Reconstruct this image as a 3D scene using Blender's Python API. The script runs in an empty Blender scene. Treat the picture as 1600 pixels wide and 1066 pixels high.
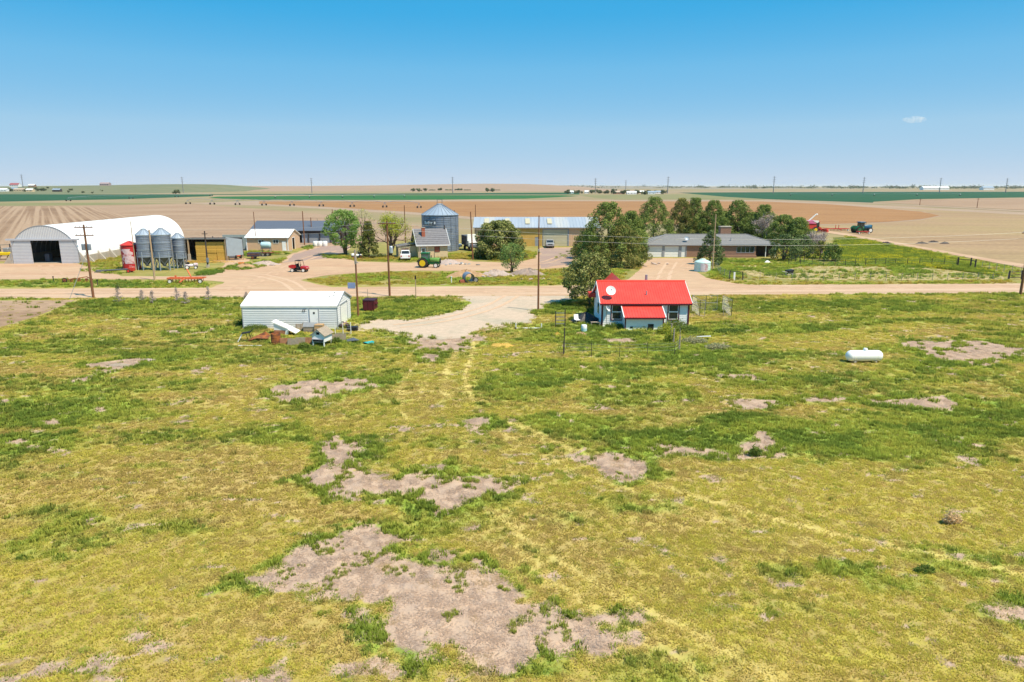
import bpy, bmesh, math, random
import numpy as np
from mathutils import Vector, Matrix
random.seed(7); RNG = np.random.default_rng(11)
S = bpy.context.scene; COL = S.collection
R = math.radians
# ---------------------------------------------------------------- camera
F_PX, CXP, CYP, CAM_H, HORIZON = 1067.0, 800.0, 533.0, 14.0, 291.0
PITCH = math.atan((CYP - HORIZON) / F_PX)
cam = bpy.data.cameras.new('camera'); cam_o = bpy.data.objects.new('camera', cam); COL.objects.link(cam_o)
cam.sensor_width = 36.0; cam.lens = 36.0 * F_PX / 1600.0; cam.clip_start = 0.5; cam.clip_end = 60000
cam_o.location = (0, 0, CAM_H); cam_o.rotation_euler = (math.pi / 2 - PITCH, 0, 0)
S.camera = cam_o
# ---------------------------------------------------------------- sky, sun, exposure
SUN_EL, SUN_AZ = R(59), R(126)          # azimuth clockwise from +Y: from the right, a little behind the camera
W = bpy.data.worlds.new('World'); S.world = W; W.use_nodes = True
wn = W.node_tree; bg = wn.nodes['Background']
sky = wn.nodes.new('ShaderNodeTexSky'); sky.sky_type = 'NISHITA'; sky.sun_disc = False
sky.sun_elevation = SUN_EL; sky.sun_rotation = SUN_AZ
sky.altitude = 1500; sky.air_density = 1.0; sky.dust_density = 0.25; sky.ozone_density = 3.0
bg.inputs['Strength'].default_value = 0.125
def wnode(t, **kw):
    n = wn.nodes.new(t)
    for k, v in kw.items(): setattr(n, k, v)
    return n
# grade the sky: its own red-to-blue ratio (deep blue overhead, pale at the horizon) picks the photograph's blues
sp = wnode('ShaderNodeSeparateColor'); wn.links.new(sky.outputs[0], sp.inputs[0])
dv = wnode('ShaderNodeMath', operation='DIVIDE'); wn.links.new(sp.outputs[0], dv.inputs[0]); wn.links.new(sp.outputs[2], dv.inputs[1])
mr0 = wnode('ShaderNodeMapRange'); mr0.inputs[1].default_value = 0.25; mr0.inputs[2].default_value = 1.25; wn.links.new(dv.outputs[0], mr0.inputs[0])
rp = wnode('ShaderNodeValToRGB'); cr = rp.color_ramp; wn.links.new(mr0.outputs[0], rp.inputs[0])
STOPS = [(0.0, (.035, .38, .77)), (.10, (.055, .415, .785)), (.15, (.17, .505, .82)), (.31, (.36, .61, .825)), (.9, (.56, .68, .82))]
cr.elements[0].position, cr.elements[0].color = STOPS[0][0], (*STOPS[0][1], 1); cr.elements[1].position, cr.elements[1].color = STOPS[-1][0], (*STOPS[-1][1], 1)
for t_, c_ in STOPS[1:-1]: cr.elements.new(t_).color = (*c_, 1)
vm = wnode('ShaderNodeVectorMath', operation='SCALE'); vm.inputs['Scale'].default_value = 6.0; wn.links.new(rp.outputs[0], vm.inputs[0])
wn.links.new(vm.outputs[0], bg.inputs['Color'])
sun = bpy.data.lights.new('sun', 'SUN'); sun_o = bpy.data.objects.new('sun', sun); COL.objects.link(sun_o)
sun.energy = 4.9; sun.angle = R(0.53); sun.color = (1.0, 0.87, 0.66)
to_sun = Vector((math.sin(SUN_AZ) * math.cos(SUN_EL), math.cos(SUN_AZ) * math.cos(SUN_EL), math.sin(SUN_EL)))
sun_o.rotation_euler = to_sun.to_track_quat('Z', 'Y').to_euler(); sun_o.location = (60, -30, 90)
S.view_settings.view_transform = 'Standard'; S.view_settings.look = 'None'
S.view_settings.exposure = 0.42; S.view_settings.gamma = 1.0
# ---------------------------------------------------------------- pixel -> place helpers
CP, SP = math.cos(PITCH), math.sin(PITCH)
def gp(px, py, z=0.0):
    """photo pixel -> point on the level plane z"""
    x = (px - CXP) / F_PX; y = (py - CYP) / F_PX
    dn = y * CP + SP; fw = CP - y * SP
    t = (CAM_H - z) / dn
    return (x * t, fw * t)
def zat(py, Y):
    """height of a point seen at photo row py that stands at distance Y"""
    y = (py - CYP) / F_PX
    return CAM_H - (y * CP + SP) / (CP - y * SP) * Y
def xat(px, Y, z=0.0):
    t = Y * CP + (CAM_H - z) * SP
    return (px - CXP) / F_PX * t
# ---------------------------------------------------------------- materials
MATS = {}
def lin(c):
    return tuple((v / 12.92 if v <= 0.04045 else ((v + 0.055) / 1.055) ** 2.4) for v in c)
def mat(name, col, rough=0.8, metal=0.0, var=0.12, scale=3.0, bump=0.0, bscale=40.0, stretch=None, col2=None, mixlo=0.45, mixhi=0.62, mscale=1.0, spec=0.35, trans=0.0, rust=None):
    if name in MATS: return MATS[name]
    m = bpy.data.materials.new(name); m.use_nodes = True; MATS[name] = m
    nt = m.node_tree; N = nt.nodes; L = nt.links; b = N['Principled BSDF']
    b.inputs['Roughness'].default_value = rough; b.inputs['Metallic'].default_value = metal
    b.inputs['Specular IOR Level'].default_value = spec
    tc = N.new('ShaderNodeTexCoord'); src = tc.outputs['Object']
    if stretch:
        mp = N.new('ShaderNodeMapping'); mp.inputs['Scale'].default_value = stretch; L.new(src, mp.inputs['Vector']); src = mp.outputs[0]
    n1 = N.new('ShaderNodeTexNoise'); n1.inputs['Scale'].default_value = scale; n1.inputs['Detail'].default_value = 6; n1.inputs['Roughness'].default_value = 0.65
    L.new(src, n1.inputs['Vector'])
    base = None
    if col2:
        n2 = N.new('ShaderNodeTexNoise'); n2.inputs['Scale'].default_value = mscale; n2.inputs['Detail'].default_value = 5
        L.new(src, n2.inputs['Vector'])
        mr = N.new('ShaderNodeMapRange'); mr.inputs[1].default_value = mixlo; mr.inputs[2].default_value = mixhi
        L.new(n2.outputs[0], mr.inputs[0])
        mx = N.new('ShaderNodeMix'); mx.data_type = 'RGBA'; mx.inputs[6].default_value = (*col, 1); mx.inputs[7].default_value = (*col2, 1)
        L.new(mr.outputs[0], mx.inputs[0]); base = mx.outputs[2]
    h = N.new('ShaderNodeHueSaturation')
    if base: L.new(base, h.inputs['Color'])
    else: h.inputs['Color'].default_value = (*col, 1)
    mv = N.new('ShaderNodeMapRange'); mv.inputs[1].default_value = 0.25; mv.inputs[2].default_value = 0.75
    mv.inputs[3].default_value = 1 - var; mv.inputs[4].default_value = 1 + var
    L.new(n1.outputs[0], mv.inputs[0]); L.new(mv.outputs[0], h.inputs['Value'])
    L.new(h.outputs[0], b.inputs['Base Color'])
    if bump:
        nb = N.new('ShaderNodeTexNoise'); nb.inputs['Scale'].default_value = bscale; nb.inputs['Detail'].default_value = 4
        L.new(src, nb.inputs['Vector'])
        bp = N.new('ShaderNodeBump'); bp.inputs['Strength'].default_value = bump; bp.inputs['Distance'].default_value = 0.05
        L.new(nb.outputs[0], bp.inputs['Height']); L.new(bp.outputs[0], b.inputs['Normal'])
    return m
def leaf_mat(name, c1, c2, trans=0.35, rough=0.6, k=1.75):
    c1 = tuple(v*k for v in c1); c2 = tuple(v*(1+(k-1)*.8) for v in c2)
    """two-sided leaf: colour varies leaf by leaf through a face attribute"""
    if name in MATS: return MATS[name]
    m = bpy.data.materials.new(name); m.use_nodes = True; MATS[name] = m
    nt = m.node_tree; N = nt.nodes; L = nt.links; out = N['Material Output']; N.remove(N['Principled BSDF'])
    at = N.new('ShaderNodeAttribute'); at.attribute_name = 'rnd'
    mx = N.new('ShaderNodeMix'); mx.data_type = 'RGBA'; mx.inputs[6].default_value = (*c1, 1); mx.inputs[7].default_value = (*c2, 1)
    L.new(at.outputs['Fac'], mx.inputs[0])
    d = N.new('ShaderNodeBsdfDiffuse'); t = N.new('ShaderNodeBsdfTranslucent'); ms = N.new('ShaderNodeMixShader'); ms.inputs[0].default_value = trans
    L.new(mx.outputs[2], d.inputs[0]); L.new(mx.outputs[2], t.inputs[0]); L.new(d.outputs[0], ms.inputs[1]); L.new(t.outputs[0], ms.inputs[2])
    L.new(ms.outputs[0], out.inputs[0])
    return m
def glass(name, col=(0.02, 0.025, 0.03), rough=0.08):
    return mat(name, col, rough=rough, var=0.2, scale=1.5, spec=0.8)
M = dict(
 white_metal=mat('white painted metal', (0.86, 0.86, 0.84), 0.35, 0, 0.05, 2.0, spec=0.5, col2=(0.78, 0.77, 0.74), mixlo=0.5, mixhi=0.8),
 white_siding=mat('pale grey white siding', (0.80, 0.81, 0.82), 0.45, 0, 0.05, 1.6),
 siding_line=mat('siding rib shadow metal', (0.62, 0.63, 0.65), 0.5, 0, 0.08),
 roof_white=mat('white metal roofing', (0.88, 0.88, 0.87), 0.38, 0, 0.04, 1.5, spec=0.5, col2=(0.70, 0.68, 0.64), mixlo=0.5, mixhi=0.85),
 trim_grey=mat('grey trim', (0.28, 0.30, 0.34), 0.5, 0, 0.1),
 red_roof=mat('red ribbed roofing', (0.78, 0.060, 0.040), 0.42, 0, 0.10, 1.2, spec=0.4, col2=(0.60, 0.080, 0.055), mixlo=0.45, mixhi=0.8),
 white_paint=mat('white paint', (0.78, 0.79, 0.80), 0.6, 0, 0.06, 4.0),
 blue_white=mat('bluish white clapboard', (0.80, 0.81, 0.82), 0.6, 0, 0.05, 3.0),
 maroon=mat('maroon trim paint', (0.09, 0.012, 0.022), 0.55, 0, 0.2, 4.0),
 win=glass('dark window glass'), win_green=glass('green window glass', (0.03, 0.05, 0.045)),
 concrete=mat('concrete', (0.42, 0.37, 0.31), 0.9, 0, 0.18, 1.2, 0.3, 12),
 galv=mat('galvanised steel', (0.22, 0.26, 0.33), 0.45, 0.35, 0.12, 1.3, col2=(0.17, 0.20, 0.26), mixlo=0.42, mixhi=0.66),
 galv_light=mat('bright galvanised roof', (0.42, 0.48, 0.55), 0.4, 0.4, 0.1, 1.0),
 galv_dark=mat('dull galvanised hopper', (0.13, 0.14, 0.16), 0.6, 0.3, 0.15, 1.5),
 grey_end=mat('grey blue corrugated wall', (0.48, 0.49, 0.55), 0.5, 0.1, 0.08, 1.0),
 red_tank=mat('faded red tank', (0.45, 0.022, 0.025), 0.6, 0, 0.2, 1.6, col2=(0.55, 0.36, 0.38), mixlo=0.60, mixhi=0.66, mscale=0.55),
 pole=mat('weathered pole wood', (0.19, 0.085, 0.042), 0.9, 0, 0.3, 2.0, 0.4, 10, stretch=(6, 6, 0.6)),
 pole_pale=mat('pale pole wood', (0.42, 0.30, 0.19), 0.9, 0, 0.25, 2.0, 0.3, 10, stretch=(6, 6, 0.6)),
 wood=mat('grey weathered boards', (0.33, 0.27, 0.21), 0.9, 0, 0.3, 3.0, 0.3, 14, stretch=(1, 1, 6)),
 wood_red=mat('reddish boards', (0.36, 0.16, 0.09), 0.9, 0, 0.3, 3.0, 0.3, 14),
 plywood=mat('tan plywood', (0.45, 0.28, 0.14), 0.85, 0, 0.2, 3.0),
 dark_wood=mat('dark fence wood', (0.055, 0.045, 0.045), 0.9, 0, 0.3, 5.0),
 straw=mat('straw', (0.56, 0.35, 0.075), 0.95, 0, 0.3, 9.0, 0.8, 26, stretch=(1, 1, 3)),
 tan_wall=mat('tan ribbed wall', (0.60, 0.40, 0.26), 0.6, 0, 0.06, 1.5),
 cream=mat('cream stucco', (0.60, 0.47, 0.30), 0.85, 0, 0.1, 2.0, 0.2, 20),
 cream_y=mat('yellowed stucco', (0.56, 0.47, 0.22), 0.85, 0, 0.1, 2.0, 0.2, 20),
 shingle=mat('grey shingle', (0.19, 0.185, 0.20), 0.9, 0, 0.18, 2.2, 0.4, 30, stretch=(1, 1, 1)),
 shingle2=mat('blue grey shingle', (0.245, 0.24, 0.24), 0.9, 0, 0.15, 2.5, 0.4, 30),
 brick_red=mat('red brick', (0.33, 0.10, 0.06), 0.9, 0, 0.25, 6.0),
 brick_tan=mat('tan brown brick', (0.28, 0.16, 0.11), 0.9, 0, 0.25, 5.0),
 ochre=mat('ochre sheet wall', (0.56, 0.36, 0.10), 0.6, 0, 0.12, 1.0),
 beige_door=mat('beige door', (0.50, 0.46, 0.33), 0.6, 0, 0.06, 2.0),
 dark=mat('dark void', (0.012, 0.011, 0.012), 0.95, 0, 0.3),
 black=mat('black rubber', (0.014, 0.014, 0.015), 0.75, 0, 0.3, 8),
 tyre=mat('dusty tyre', (0.035, 0.031, 0.028), 0.9, 0, 0.3, 8),
 green_paint=mat('tractor green', (0.012, 0.135, 0.038), 0.4, 0, 0.15, 3.0, col2=(0.05, 0.17, 0.06), mixlo=0.5, mixhi=0.8),
 green_light=mat('faded tractor green', (0.15, 0.33, 0.075), 0.45, 0, 0.15, 3.0),
 yellow=mat('yellow paint', (0.72, 0.50, 0.01), 0.45, 0, 0.1, 3.0),
 rim_white=mat('pale rim', (0.72, 0.70, 0.66), 0.5, 0, 0.1, 3.0),
 blue_paint=mat('blue paint', (0.02, 0.11, 0.20), 0.4, 0, 0.12, 3.0),
 red_paint=mat('red paint', (0.42, 0.02, 0.02), 0.38, 0, 0.12, 3.0),
 red_machine=mat('machine red', (0.55, 0.045, 0.03), 0.5, 0, 0.15, 3.0),
 orange=mat('faded orange machine paint', (0.62, 0.14, 0.05), 0.6, 0, 0.2, 3.0),
 pink=mat('sun-faded magenta', (0.55, 0.10, 0.30), 0.5, 0, 0.12, 1.0, col2=(0.62, 0.22, 0.25), mixlo=0.4, mixhi=0.6),
 rust=mat('rust', (0.36, 0.12, 0.035), 0.9, 0, 0.35, 5.0, 0.4, 20, col2=(0.13, 0.05, 0.03), mixlo=0.4, mixhi=0.62, mscale=2.5),
 dumpster=mat('maroon steel', (0.10, 0.012, 0.022), 0.5, 0, 0.2, 2.0),
 steel=mat('grey steel', (0.34, 0.33, 0.32), 0.5, 0.5, 0.15, 3.0),
 chrome=mat('chrome', (0.6, 0.6, 0.62), 0.25, 0.9, 0.05),
 car_white=mat('white car paint', (0.82, 0.82, 0.83), 0.25, 0, 0.03, spec=0.6),
 car_silver=mat('silver car paint', (0.42, 0.41, 0.40), 0.3, 0.4, 0.05, spec=0.6),
 teal_plastic=mat('teal plastic', (0.02, 0.42, 0.46), 0.5, 0, 0.1),
 tank_blue=mat('pale blue tank', (0.42, 0.62, 0.70), 0.4, 0, 0.08),
 tank_teal=mat('pale teal tank', (0.50, 0.68, 0.64), 0.5, 0, 0.08),
 lilac=mat('pale lilac sheet', (0.62, 0.56, 0.62), 0.5, 0, 0.15, 2.0, col2=(0.45, 0.28, 0.30), mixlo=0.55, mixhi=0.62),
 teal_roof=mat('grey teal sheet', (0.27, 0.33, 0.33), 0.5, 0.1, 0.15),
 blue_roof=mat('blue grey roofing', (0.13, 0.145, 0.185), 0.5, 0.2, 0.08),
 stone=mat('rubble stone', (0.42, 0.33, 0.29), 0.95, 0, 0.25, 3.0, 0.3, 12),
 dirtpile=mat('piled soil', (0.40, 0.25, 0.14), 0.95, 0, 0.25, 2.0, 0.6, 8),
 wire=mat('aluminium wire', (0.42, 0.42, 0.42), 0.5, 0.3, 0.1),
 tarp=mat('black tarp', (0.02, 0.02, 0.026), 0.5, 0, 0.3, 2.0),
 bark=mat('bark', (0.12, 0.085, 0.06), 0.95, 0, 0.3, 4.0, 0.6, 14, stretch=(3, 3, 0.6)),
 deadwood=mat('grey dead wood', (0.30, 0.245, 0.235), 0.95, 0, 0.2, 4.0),
 bin_plate=mat('bin name plate', (0.05, 0.055, 0.075), 0.5, 0.1, 0.05),
 orange_net=mat('orange crate', (0.75, 0.26, 0.06), 0.7, 0, 0.2),
)
# ---------------------------------------------------------------- mesh helpers
class MB:
    def __init__(s): s.v = []; s.f = []
    def add(s, vs, fs):
        o = len(s.v); s.v += [tuple(v) for v in vs]; s.f += [tuple(i + o for i in f) for f in fs]; return s
    def box(s, x0, x1, y0, y1, z0, z1):
        return s.add([(x0,y0,z0),(x1,y0,z0),(x1,y1,z0),(x0,y1,z0),(x0,y0,z1),(x1,y0,z1),(x1,y1,z1),(x0,y1,z1)],
                     [(0,3,2,1),(4,5,6,7),(0,1,5,4),(1,2,6,5),(2,3,7,6),(3,0,4,7)])
    def bevbox(s, x0, x1, y0, y1, z0, z1, b):
        """box with chamfered vertical and top edges"""
        def ring(d, z): return [(x0+d+b,y0+d,z),(x1-d-b,y0+d,z),(x1-d,y0+d+b,z),(x1-d,y1-d-b,z),(x1-d-b,y1-d,z),(x0+d+b,y1-d,z),(x0+d,y1-d-b,z),(x0+d,y0+d+b,z)]
        vs = ring(b*.5, z0) + ring(0, z0+b) + ring(0, z1-b) + ring(b*.8, z1)
        fs = []
        for k in range(3):
            for i in range(8):
                j = (i+1) % 8; fs.append((k*8+i, k*8+j, k*8+8+j, k*8+8+i))
        fs += [tuple(range(7,-1,-1)), tuple(range(24,32))]
        return s.add(vs, fs)
    def cyl(s, p0, p1, r0, r1=None, n=10, caps=True):
        r1 = r0 if r1 is None else r1
        p0 = Vector(p0); p1 = Vector(p1); d = (p1-p0)
        if d.length < 1e-6: return s
        q = d.to_track_quat('Z', 'X'); a = q @ Vector((1,0,0)); b = q @ Vector((0,1,0))
        vs = []
        for p, r in ((p0, r0), (p1, r1)):
            for i in range(n):
                t = 2*math.pi*i/n; vs.append(p + a*(r*math.cos(t)) + b*(r*math.sin(t)))
        fs = [(i, (i+1)%n, n+(i+1)%n, n+i) for i in range(n)]
        if caps: fs += [tuple(range(n-1,-1,-1)), tuple(range(n, 2*n))]
        return s.add(vs, fs)
    def lathe(s, prof, n=24, o=(0,0,0), axis='Z'):
        vs = []; k = len(prof)
        for r, h in prof:
            for i in range(n):
                t = 2*math.pi*i/n; c, q = r*math.cos(t), r*math.sin(t)
                p = (c, q, h) if axis == 'Z' else ((h, c, q) if axis == 'X' else (q, h, c))
                vs.append((p[0]+o[0], p[1]+o[1], p[2]+o[2]))
        fs = [(j*n+i, j*n+(i+1)%n, (j+1)*n+(i+1)%n, (j+1)*n+i) for j in range(k-1) for i in range(n)]
        fs += [tuple(range(n-1,-1,-1)), tuple(range((k-1)*n, k*n))]
        return s.add(vs, fs)
    def beam(s, p0, p1, w, h=None, up=(0,0,1)):
        h = h or w
        p0 = Vector(p0); p1 = Vector(p1); d = (p1-p0).normalized(); u = Vector(up)
        if abs(d.dot(u)) > 0.98: u = Vector((0,1,0))
        a = d.cross(u).normalized()*(w/2); b = a.cross(d).normalized()*(h/2)
        vs = [p0-a-b, p0+a-b, p0+a+b, p0-a+b, p1-a-b, p1+a-b, p1+a+b, p1-a+b]
        return s.add(vs, [(0,3,2,1),(4,5,6,7),(0,1,5,4),(1,2,6,5),(2,3,7,6),(3,0,4,7)])
    def prism(s, poly, a0, a1, axis='X'):
        """polygon in the plane across `axis`, extruded from a0 to a1"""
        def P(u, w, a): return (a,u,w) if axis == 'X' else ((u,a,w) if axis == 'Y' else (u,w,a))
        n = len(poly)
        vs = [P(u,w,a0) for u,w in poly] + [P(u,w,a1) for u,w in poly]
        fs = [(i,(i+1)%n,n+(i+1)%n,n+i) for i in range(n)] + [tuple(range(n-1,-1,-1)), tuple(range(n,2*n))]
        return s.add(vs, fs)
    def slab(s, q, t):
        """thick panel: four corners and a thickness along -normal"""
        q = [Vector(p) for p in q]; nrm = (q[1]-q[0]).cross(q[3]-q[0]).normalized()*t
        vs = q + [p-nrm for p in q]
        return s.add(vs, [(0,1,2,3),(7,6,5,4),(0,4,5,1),(1,5,6,2),(2,6,7,3),(3,7,4,0)])
    def mesh(s, name):
        me = bpy.data.meshes.new(name); me.from_pydata(s.v, [], s.f); me.update()
        return me
    def build(s, name, m, parent=None, smooth=False):
        me = s.mesh(name); me.materials.append(M[m] if isinstance(m, str) else m)
        bm = bmesh.new(); bm.from_mesh(me); bmesh.ops.recalc_face_normals(bm, faces=bm.faces); bm.to_mesh(me); bm.free()
        if smooth:
            me.polygons.foreach_set('use_smooth', [True]*len(me.polygons))
            try: me.set_sharp_from_angle(angle=R(40))
            except Exception: pass
        o = bpy.data.objects.new(name, me); COL.objects.link(o)
        if parent: o.parent = parent
        return o
def tag(o, label, cat, group=None):
    o['label'] = label; o['category'] = cat
    if group: o['group'] = group
    return o
def thing(name, label, cat, loc=(0,0,0), rz=0.0, group=None):
    o = bpy.data.objects.new(name, None); COL.objects.link(o); o.empty_display_size = 0.3
    o.location = loc if len(loc) == 3 else (*loc, 0.0); o.rotation_euler = (0,0,rz)
    return tag(o, label, cat, group)
def dup(root, loc, rz=0.0, label=None, scale=None):
    r = root.copy(); COL.objects.link(r); r.location = loc if len(loc) == 3 else (*loc, 0.0); r.rotation_euler = (0,0,rz)
    if label: r['label'] = label
    if scale: r.scale = (scale,)*3 if not isinstance(scale, tuple) else scale
    for ch in list(root.children):
        c = ch.copy(); COL.objects.link(c); c.parent = r
        for g in list(ch.children):
            d = g.copy(); COL.objects.link(d); d.parent = c
    return r
def cleantemplate(root):
    for ch in list(root.children):
        for g in list(ch.children): bpy.data.objects.remove(g)
        bpy.data.objects.remove(ch)
    bpy.data.objects.remove(root)
def struct(o): o['kind'] = 'structure'; return o
# ---------------------------------------------------------------- noise (numpy)
_T = RNG.random((256, 256))
def vnoise(x, y, seed=0):
    x = x + seed*17.3; y = y + seed*31.7
    xi = np.floor(x).astype(int); yi = np.floor(y).astype(int); fx = x-xi; fy = y-yi
    fx = fx*fx*(3-2*fx); fy = fy*fy*(3-2*fy)
    a = _T[xi & 255, yi & 255]; b = _T[(xi+1) & 255, yi & 255]; c = _T[xi & 255, (yi+1) & 255]; d = _T[(xi+1) & 255, (yi+1) & 255]
    return (a*(1-fx)+b*fx)*(1-fy) + (c*(1-fx)+d*fx)*fy
def fbm(x, y, seed=0, o=4):
    t = 0; a = 0.5; n = 0
    for k in range(o):
        t = t + a*vnoise(x*2**k, y*2**k, seed+k*3); n += a; a *= 0.55
    return t/n
def sstep(a, b, x):
    t = np.clip((x-a)/(b-a), 0, 1); return t*t*(3-2*t)
def poly_sd(x, y, poly):
    """signed distance to a polygon (positive inside), numpy"""
    P = np.array(poly, float); n = len(P); d2 = np.full(x.shape, 1e12); ins = np.zeros(x.shape, bool)
    for i in range(n):
        ax, ay = P[i]; bx, by = P[(i+1) % n]
        ex, ey = bx-ax, by-ay; wx, wy = x-ax, y-ay
        t = np.clip((wx*ex+wy*ey)/(ex*ex+ey*ey+1e-12), 0, 1)
        d2 = np.minimum(d2, (wx-ex*t)**2 + (wy-ey*t)**2)
        c = ((ay <= y) & (by > y)) | ((by <= y) & (ay > y))
        xc = ax + (y-ay)/(by-ay+1e-12)*(bx-ax)
        ins ^= c & (x < xc)
    return np.where(ins, 1, -1)*np.sqrt(d2)
def wpoly(pts): return [gp(*p) for p in pts]
# ================================================================ GROUND
BARE = [  # outlines of bare soil read off the photograph, with the raggedness of the edge in metres
 ([(368,915),(440,872),(505,832),(590,828),(640,850),(650,866),(700,880),(745,872),(762,892),(795,905),(835,938),(905,960),(985,985),(960,1012),(890,1036),(830,1035),(760,1046),(690,1022),(622,1004),(580,984),(566,962),(600,950),(555,932),(480,928),(420,918)], 1.1),
 ([(486,690),(530,684),(560,694),(548,712),(590,735),(660,742),(820,752),(800,772),(760,778),(700,795),(640,772),(560,780),(500,765),(486,742),(520,722)], 1.3),
 ([(908,716),(962,708),(1010,722),(1032,738),(1000,748),(968,758),(944,742),(930,730)], .9),
 ([(1012,698),(1030,686),(1062,696),(1110,700),(1160,710),(1232,708),(1232,713),(1110,717),(1062,712),(1030,714)], .8),
 ([(1148,698),(1176,688),(1178,672),(1200,676),(1212,690),(1230,702),(1180,708),(1156,706)], .6),
 ([(98,596),(140,585),(156,575),(118,572),(160,566),(225,558),(244,563),(200,575),(160,586),(130,598)], .8),
 ([(412,620),(440,604),(500,594),(560,588),(612,592),(590,602),(540,608),(500,622),(450,630)], 1.4),
 ([(1398,528),(1440,534),(1520,530),(1610,548),(1610,560),(1560,562),(1545,572),(1500,572),(1470,560),(1420,545)], 1.4),
 ([(1352,624),(1440,620),(1480,618),(1506,634),(1490,643),(1440,636),(1360,632)], .9),
 ([(1136,630),(1160,622),(1230,628),(1190,640),(1150,640)], .8),
 ([(1246,626),(1290,618),(1336,624),(1300,631)], .7),
 ([(1526,952),(1560,944),(1610,950),(1610,975),(1560,968)], .7),
 ([(655,552),(690,556),(686,566),(660,564)], .5),
 ([(640,528),(735,520),(760,530),(720,548),(650,545)], 1.6),
 ([(60,656),(100,655),(96,664),(64,664)], .5), ([(10,688),(40,686),(40,694),(14,694)], .5),
 ([(138,642),(152,634),(170,634),(160,644)], .4), ([(258,519),(280,516),(284,521),(262,523)], .4),
 ([(940,530),(1000,528),(1000,536),(950,537)], .5), ([(1110,585),(1170,584),(1200,592),(1150,594)], .6),
 ([(1300,708),(1350,707),(1350,713),(1304,713)], .5), ([(870,735),(910,740),(890,748)], .4),
 ([(660,729),(700,724),(700,738),(664,738)], .5), ([(720,655),(760,652),(765,664),(730,666)], .5),
]
GREEN = [ # (px, py, half width px, half height px, strength) lush strips
 (90,640,190,34,1.0),(40,690,110,22,1.0),(200,600,170,16,.7),(330,560,160,16,.6),(480,540,130,22,.8),(540,600,120,50,.55),(560,700,70,26,.8),(440,680,60,20,.7),
 (620,520,60,14,.8),(820,600,90,40,.9),(900,580,160,22,.8),(1000,620,120,28,.7),(960,700,120,30,.75),(1080,690,110,30,.8),(1240,680,170,44,.9),(1400,680,200,52,.85),(1540,650,160,46,.8),
 (1350,600,220,24,.6),(1500,580,140,22,.6),(1250,560,120,16,.3),(1180,520,120,14,.3),(1000,545,160,20,.7),(880,520,90,14,.6),(700,780,130,22,.9),(1000,790,90,20,.6),(880,810,60,14,.5),
 (1330,890,60,18,.9),(1400,915,90,20,.6),(250,480,190,16,.8),(340,520,80,18,.5),(1380,475,240,10,.3),(650,480,90,14,.5),(1560,520,90,10,.4),(870,480,60,12,.7),(700,690,130,14,.45),(300,700,60,8,.5),(90,745,80,8,.5),(900,660,110,14,.4),
 (250,730,80,6,.6),(320,780,60,6,.5),(470,860,40,8,.5)]
TRACKS = [  # wheel tracks worn pale through the grass: polyline in photo pixels, width m, strength
 ([(745,528),(740,545),(732,572),(727,592),(728,606),(737,620)], .30, 1.0), ([(716,540),(708,558),(699,580),(693,600),(696,614),(706,624)], .30, .9),
 ([(648,568),(634,590),(627,610),(628,640),(640,665)], .22, .6), ([(672,572),(665,596),(664,612)], .22, .5),
 ([(800,660),(900,705),(1000,745),(1130,790),(1300,835),(1480,872),(1620,900)], .26, .85), ([(780,672),(880,730),(1000,770),(1150,820),(1320,860)], .26, .5),
 ([(770,800),(840,858),(930,912),(1040,970),(1150,1030),(1240,1075)], .2, .8), ([(800,850),(860,905),(950,965),(1050,1020),(1120,1075)], .2, .75)]
BAREW = [(np.array(wpoly(p)), a) for p, a in BARE]
TRACKW = [(np.array([gp(*q) for q in p]), w, s) for p, w, s in TRACKS]
GREENW = []
for px, py, hw, hh, s in GREEN:
    cx, cy = gp(px, py); GREENW.append((cx, cy, abs(gp(px+hw, py)[0]-cx), abs(gp(px, py-hh)[1]-gp(px, py+hh)[1])/2, s))
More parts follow.
